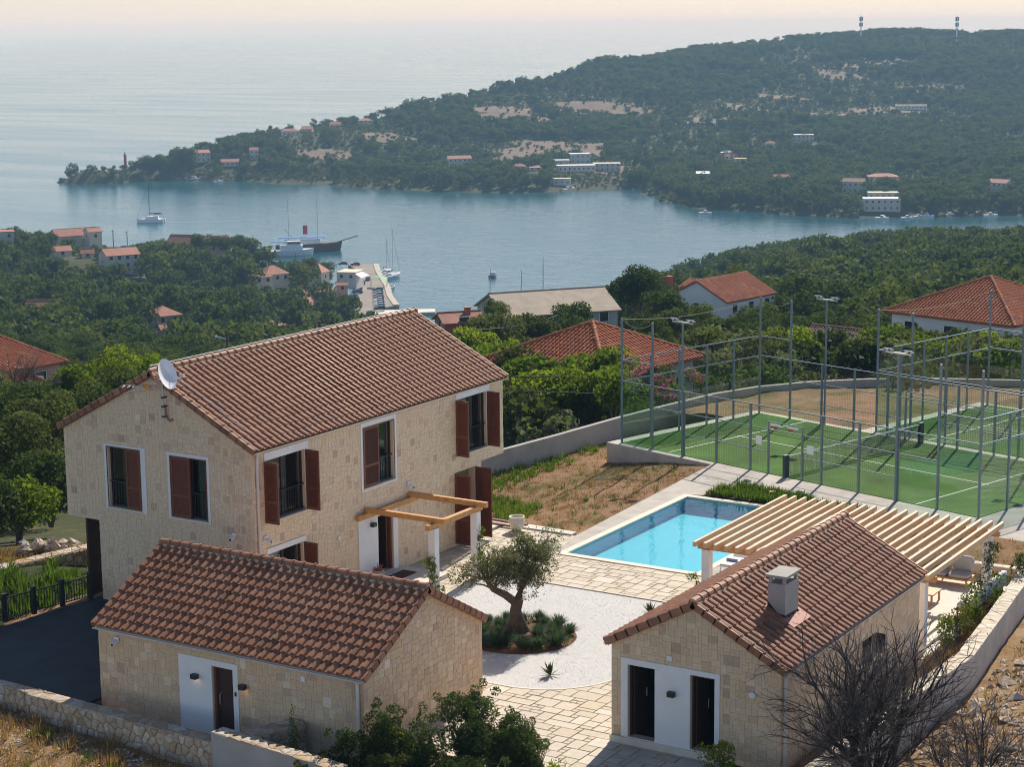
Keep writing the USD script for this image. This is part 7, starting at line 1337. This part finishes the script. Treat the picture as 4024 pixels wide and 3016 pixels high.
def climber(label, path, r, m='vine_leaf', flowers=False, size=.07, per=11):
    path = np.array(path, float); g = np.random.default_rng(int(abs(path[0, 0] * 991 + path[0, 1] * 37)) % 9999); o = path[0].copy(); P = []
    for a, b in zip(path[:-1], path[1:]):
        for k in range(5): q = a + (b - a) * (k + g.random()) / 5 - o; P.append((*(q + g.normal(0, r * .35, 3)), r * g.uniform(.55, 1.0)))
    mb = MB(); leaves(mb, g, P, per, size, .7, .2, 1.0); parts = [('foliage', mb, m), ('stem', MB().tube(path - o, .012, 5), 'bark')]
    if flowers: fm = MB(); leaves(fm, g, [P[i] for i in range(0, len(P), 4)], .7, .06, 1, .2, 1); parts.append(('flowers', fm, 'flower_leaf'))
    return plant('climbing_plant', label, 'climbing plant', o, parts)
climber('green climber winding up the left post of the porch frame', [(6.55, -25.6, 0), (6.45, -25.55, .5), (6.3, -25.6, 1.0), (6.15, -25.65, 1.5)], .2); climber('green climber on the right post of the porch frame', [(6.55, -22.6, .1), (6.52, -22.7, .7), (6.5, -22.75, 1.2), (6.48, -22.6, 1.75)], .17)
climber('bougainvillea climbing the left post of the large pergola', [(15.2, -22.7, 0), (15.2, -22.75, .7), (15.15, -22.8, 1.3), (14.95, -22.9, 1.35)], .12, flowers=True); climber('climber on the far right post of the large pergola', [(23.2, -16.3, 0), (23.1, -16.3, .9), (23.1, -16.35, 1.6), (23.2, -16.3, 2.1)], .22, 'bush_leaf')
for k, (x, y, h) in enumerate(((23.45, -18.4, 1.5), (23.6, -19.3, 1.35), (23.55, -20.2, 1.2), (23.6, -21.1, 1.0), (23.7, -17.4, 1.3), (23.5, -22.0, .9), (23.9, -15.4, 1.5), (24.0, -13.6, 1.9), (24.1, -11.6, 2.0))):
    climber('upright vine plant inside the right boundary wall, ' + ['tallest by the sofa end', 'next to the tallest', 'behind the white sofa', 'near the pergola corner post', 'before the boundary wall cap', 'nearest the pool house', 'by the far pergola post', 'tall one beyond the pergola', 'last one beside the concrete'][k], [(x, y, -.05), (x + .05, y, h * .5), (x, y + .05, h)], .26 if k < 6 else .34, 'vine_leaf' if k % 3 else 'bush_leaf', per=11)
def strew(label, name, pg, n, zf, h, m, cat, seed, blades=14, r=.1, w=.012, lean=.8, spread=.4):
    g = np.random.default_rng(seed); mb = MB(); p = scatter(pg, n, g); z = zf(p[:, 0], p[:, 1])
    for (x, y), zz in zip(p, np.broadcast_to(z, (len(p),))): tuft(g, r, h * g.uniform(1 - spread, 1 + spread), blades, w, lean, .3, mb, (x, y, zz - .02))
    put(name, mb, m, label=label, cat=cat, kind='stuff')
strew('dry straw-coloured grass over the sloping garden beside the villa', 'dry_grass', garden.buffer(-.1), 1500, gzf, .14, 'dry_grass', 'dry grass', 61, 12, .16, .012, 1.2)
strew('green weeds in the garden by the villa end and under the grey wall', 'weeds', Polygon([(-4.5, -5.5), (-2.9, 2), (-2.2, 2), (-2.4, -8), (2.4, -11), (3.2, -15.7), (-.5, -15.6), (-4.6, -13)]).intersection(garden.buffer(-.1)), 420, gzf, .34, 'green_grass', 'weeds', 62, 20, .16, .016, .7)
strew('scattered green weeds across the dry garden', 'weeds', garden.buffer(-.3), 90, gzf, .22, 'green_grass', 'weeds', 66, 14, .12, .014, .8)
strew('lush green plants in the bed between pool and court', 'bed_plants', gbed.buffer(-.08), 260, lambda x, y: .03 + 0 * x, .34, 'green_grass', 'bed plants', 63, 24, .14, .02, .9)
strew('green leafy plants in the strip behind the driveway railing', 'bed_plants', Polygon([(-4.4, -31.2), (-5.2, -36.2), (-8.3, -36.2), (-6.6, -28.5), (-5.2, -28.5)]), 120, lambda x, y: H(x, y), .55, 'green_grass', 'bed plants', 64, 22, .2, .02, .7)
strew('dry grass on the strip of soil behind the left retaining wall', 'dry_grass', Polygon([(-8.9, -36), (-7.2, -28.5), (-6.6, -25.5), (-9, -25.5), (-11, -34)]), 380, lambda x, y: H(x, y), .26, 'dry_grass', 'dry grass', 65, 14, .2, .014, .9)
strew('orange-brown dry grass tufts on the waste ground in front, lower left', 'dry_grass', Polygon([(-2, -41), (9, -41.3), (12.5, -42), (10, -46), (0, -46)]), 480, lambda x, y: H(x, y) + .1, .34, 'dry_grass', 'dry grass', 67, 18, .14, .011, .8, .6)
strew('few fresh green grass tufts among the dry ones, lower left', 'green_grass', Polygon([(-2, -41.2), (9, -41.5), (8, -46), (0, -46)]), 45, lambda x, y: H(x, y) + .1, .32, 'green_grass', 'grass', 68, 26, .12, .011, .8)
strew('dry yellow grass along the foot of the right boundary wall', 'dry_grass', Polygon([(23.5, -36), (24.3, -36), (24.5, -25), (23.6, -15), (23.45, -24)]), 300, lambda x, y: -.02 + 0 * x, .34, 'dry_grass', 'dry grass', 69, 16, .14, .011, .8)
strew('dry grass on the stony slope beyond the right boundary wall', 'dry_grass', Polygon([(25.1, -35), (25.6, -24), (24.8, -14), (34, -14), (36, -36)]), 700, lambda x, y: H(x, y) + .1, .3, 'dry_grass', 'dry grass', 70, 14, .14, .011, .9)
strew('dry golden grass behind the curved grey wall and court', 'dry_grass', Polygon([(-4, 11), (-1, 18), (6, 24), (13, 27.5), (8, 33), (-4, 24), (-8, 14)]), 800, lambda x, y: H(x, y), .5, 'dry_grass', 'dry grass', 71, 14, .3, .025, .8)
strew('brown grass in the soil bed right of the pergola', 'dry_grass', soilbed.buffer(-.1), 320, lambda x, y: .1 + 0 * x, .2, 'dry_grass', 'dry grass', 72, 14, .16, .012, 1.1)
rgk = np.random.default_rng(81)
rub = scatter(Polygon([(25.15, -36), (25.5, -24), (24.8, -12), (33, -12), (36, -36)]), 3400, rgk)
big = rub[:130]; put('rubble', pebbles(rub[130:], lambda x, y: H(x, y) + .13, rgk, .04, .15, .6), 'loose_rock', label='pale limestone rubble on the slope beyond the right boundary wall', cat='rubble', kind='stuff')
for p in big: put('limestone_block', pebbles(p[None], lambda x, y: H(x, y) + .16, rgk, .14, .34, .6), 'loose_rock', label='loose pale limestone block on the rubble slope beyond the right wall', cat='rock', group='loose blocks beyond the right boundary wall')
st2 = scatter(Polygon([(-2, -41), (9, -41.4), (12.5, -42.1), (10, -46), (0, -46)]), 1800, rgk); put('rubble', pebbles(st2, lambda x, y: H(x, y) + .12, rgk, .02, .08, .5), 'loose_rock', label='small pale stones between the dry grass, lower left', cat='rubble', kind='stuff')
# bare trees at the lower right
def bare_tree(label, base, h, lean, seed, spread=1.0, n0=5):
    g = np.random.default_rng(seed); thick, thin = MB(), MB(); base = np.asarray(base, float)
    def grow(p, d, L, r, depth):
        n = 4; pts = [p]
        for k in range(n):
            d = d + g.normal(0, .16, 3) + np.array([0, 0, .05]); d /= np.linalg.norm(d); pts.append(pts[-1] + d * L / n)
        rr = np.linspace(r, r * .6, n + 1); (thick if r > .012 else thin).tube(np.array(pts), rr, 7 if r > .03 else 3, cap=False)
        if depth == 0: return
        for k in range(int(g.integers(3, 5)) if depth > 1 else 4):
            j = int(g.integers(1, n + 1)); a = g.normal(size=3); a -= a @ d * d; a /= np.linalg.norm(a); w = g.uniform(.45, 1.0) * spread; q = d * math.cos(w) + a * math.sin(w); q[2] = q[2] * .85 + .06; q /= np.linalg.norm(q)
            grow(pts[j], q, L * g.uniform(.55, .78), r * .6 * g.uniform(.75, 1), depth - 1)
        grow(pts[-1], d, L * .7, r * .6, depth - 1)
    for k in range(n0):
        a = 6.28 * k / n0 + g.uniform(-.4, .4); w = g.uniform(.25, .75); d = np.array([math.cos(a) * math.sin(w), math.sin(a) * math.sin(w), math.cos(w)]) + lean; d /= np.linalg.norm(d); grow(np.array([0, 0, .35 * h / 3]), d, h * .34, .05 * h / 3.4, 4)
    thick.tube([(0, 0, -.6), (.03, 0, .1), (0, 0, .4 * h / 3)], [.15 * h / 3.4, .12 * h / 3.4, .1 * h / 3.4], 10)
    plant('bare_tree', label, 'bare tree', base, [('trunk', thick, 'dead_bark')] + ([('twigs', thin, 'twig')] if thin else []))
bare_tree('large leafless dark tree in front of the pool house side and boundary wall', (25.9, -34.6, -.9), 5.8, np.array([-.16, .05, .10]), 5, 1.05, 9)
bare_tree('second leafless tree at the lower right corner on the rubble', (28.3, -33.2, -1.0), 3.7, np.array([.05, .0, .1]), 9, 1.0, 5)
bare_tree('small leafless bush-like tree cut by the right picture edge', (30.4, -31.6, -.9), 3.2, np.array([.0, .0, .1]), 14, 1.05, 5)
bare_tree('low leafless tangle on the lower picture edge left of the large bare tree', (23.9, -35.9, -.7), 1.5, np.array([.0, .0, .0]), 21, 1.1, 5)
bare_tree('slender bare sapling by the orange house at the left edge', on(40, 905, 112), 4.2, np.array([0, 0, .3]), 33, .8, 4)
bush_at('bush', 'dark grey-green bush at the lower right corner behind the bare twigs', np.array([30.4, -32.0, -.8]), .9, 1.5, 'shrub_leaf', .08); bush_at('bush', 'dark low bush at the foot of the pool house corner', np.array([23.6, -35.6, -.2]), .55, .7, 'shrub_leaf', .07)
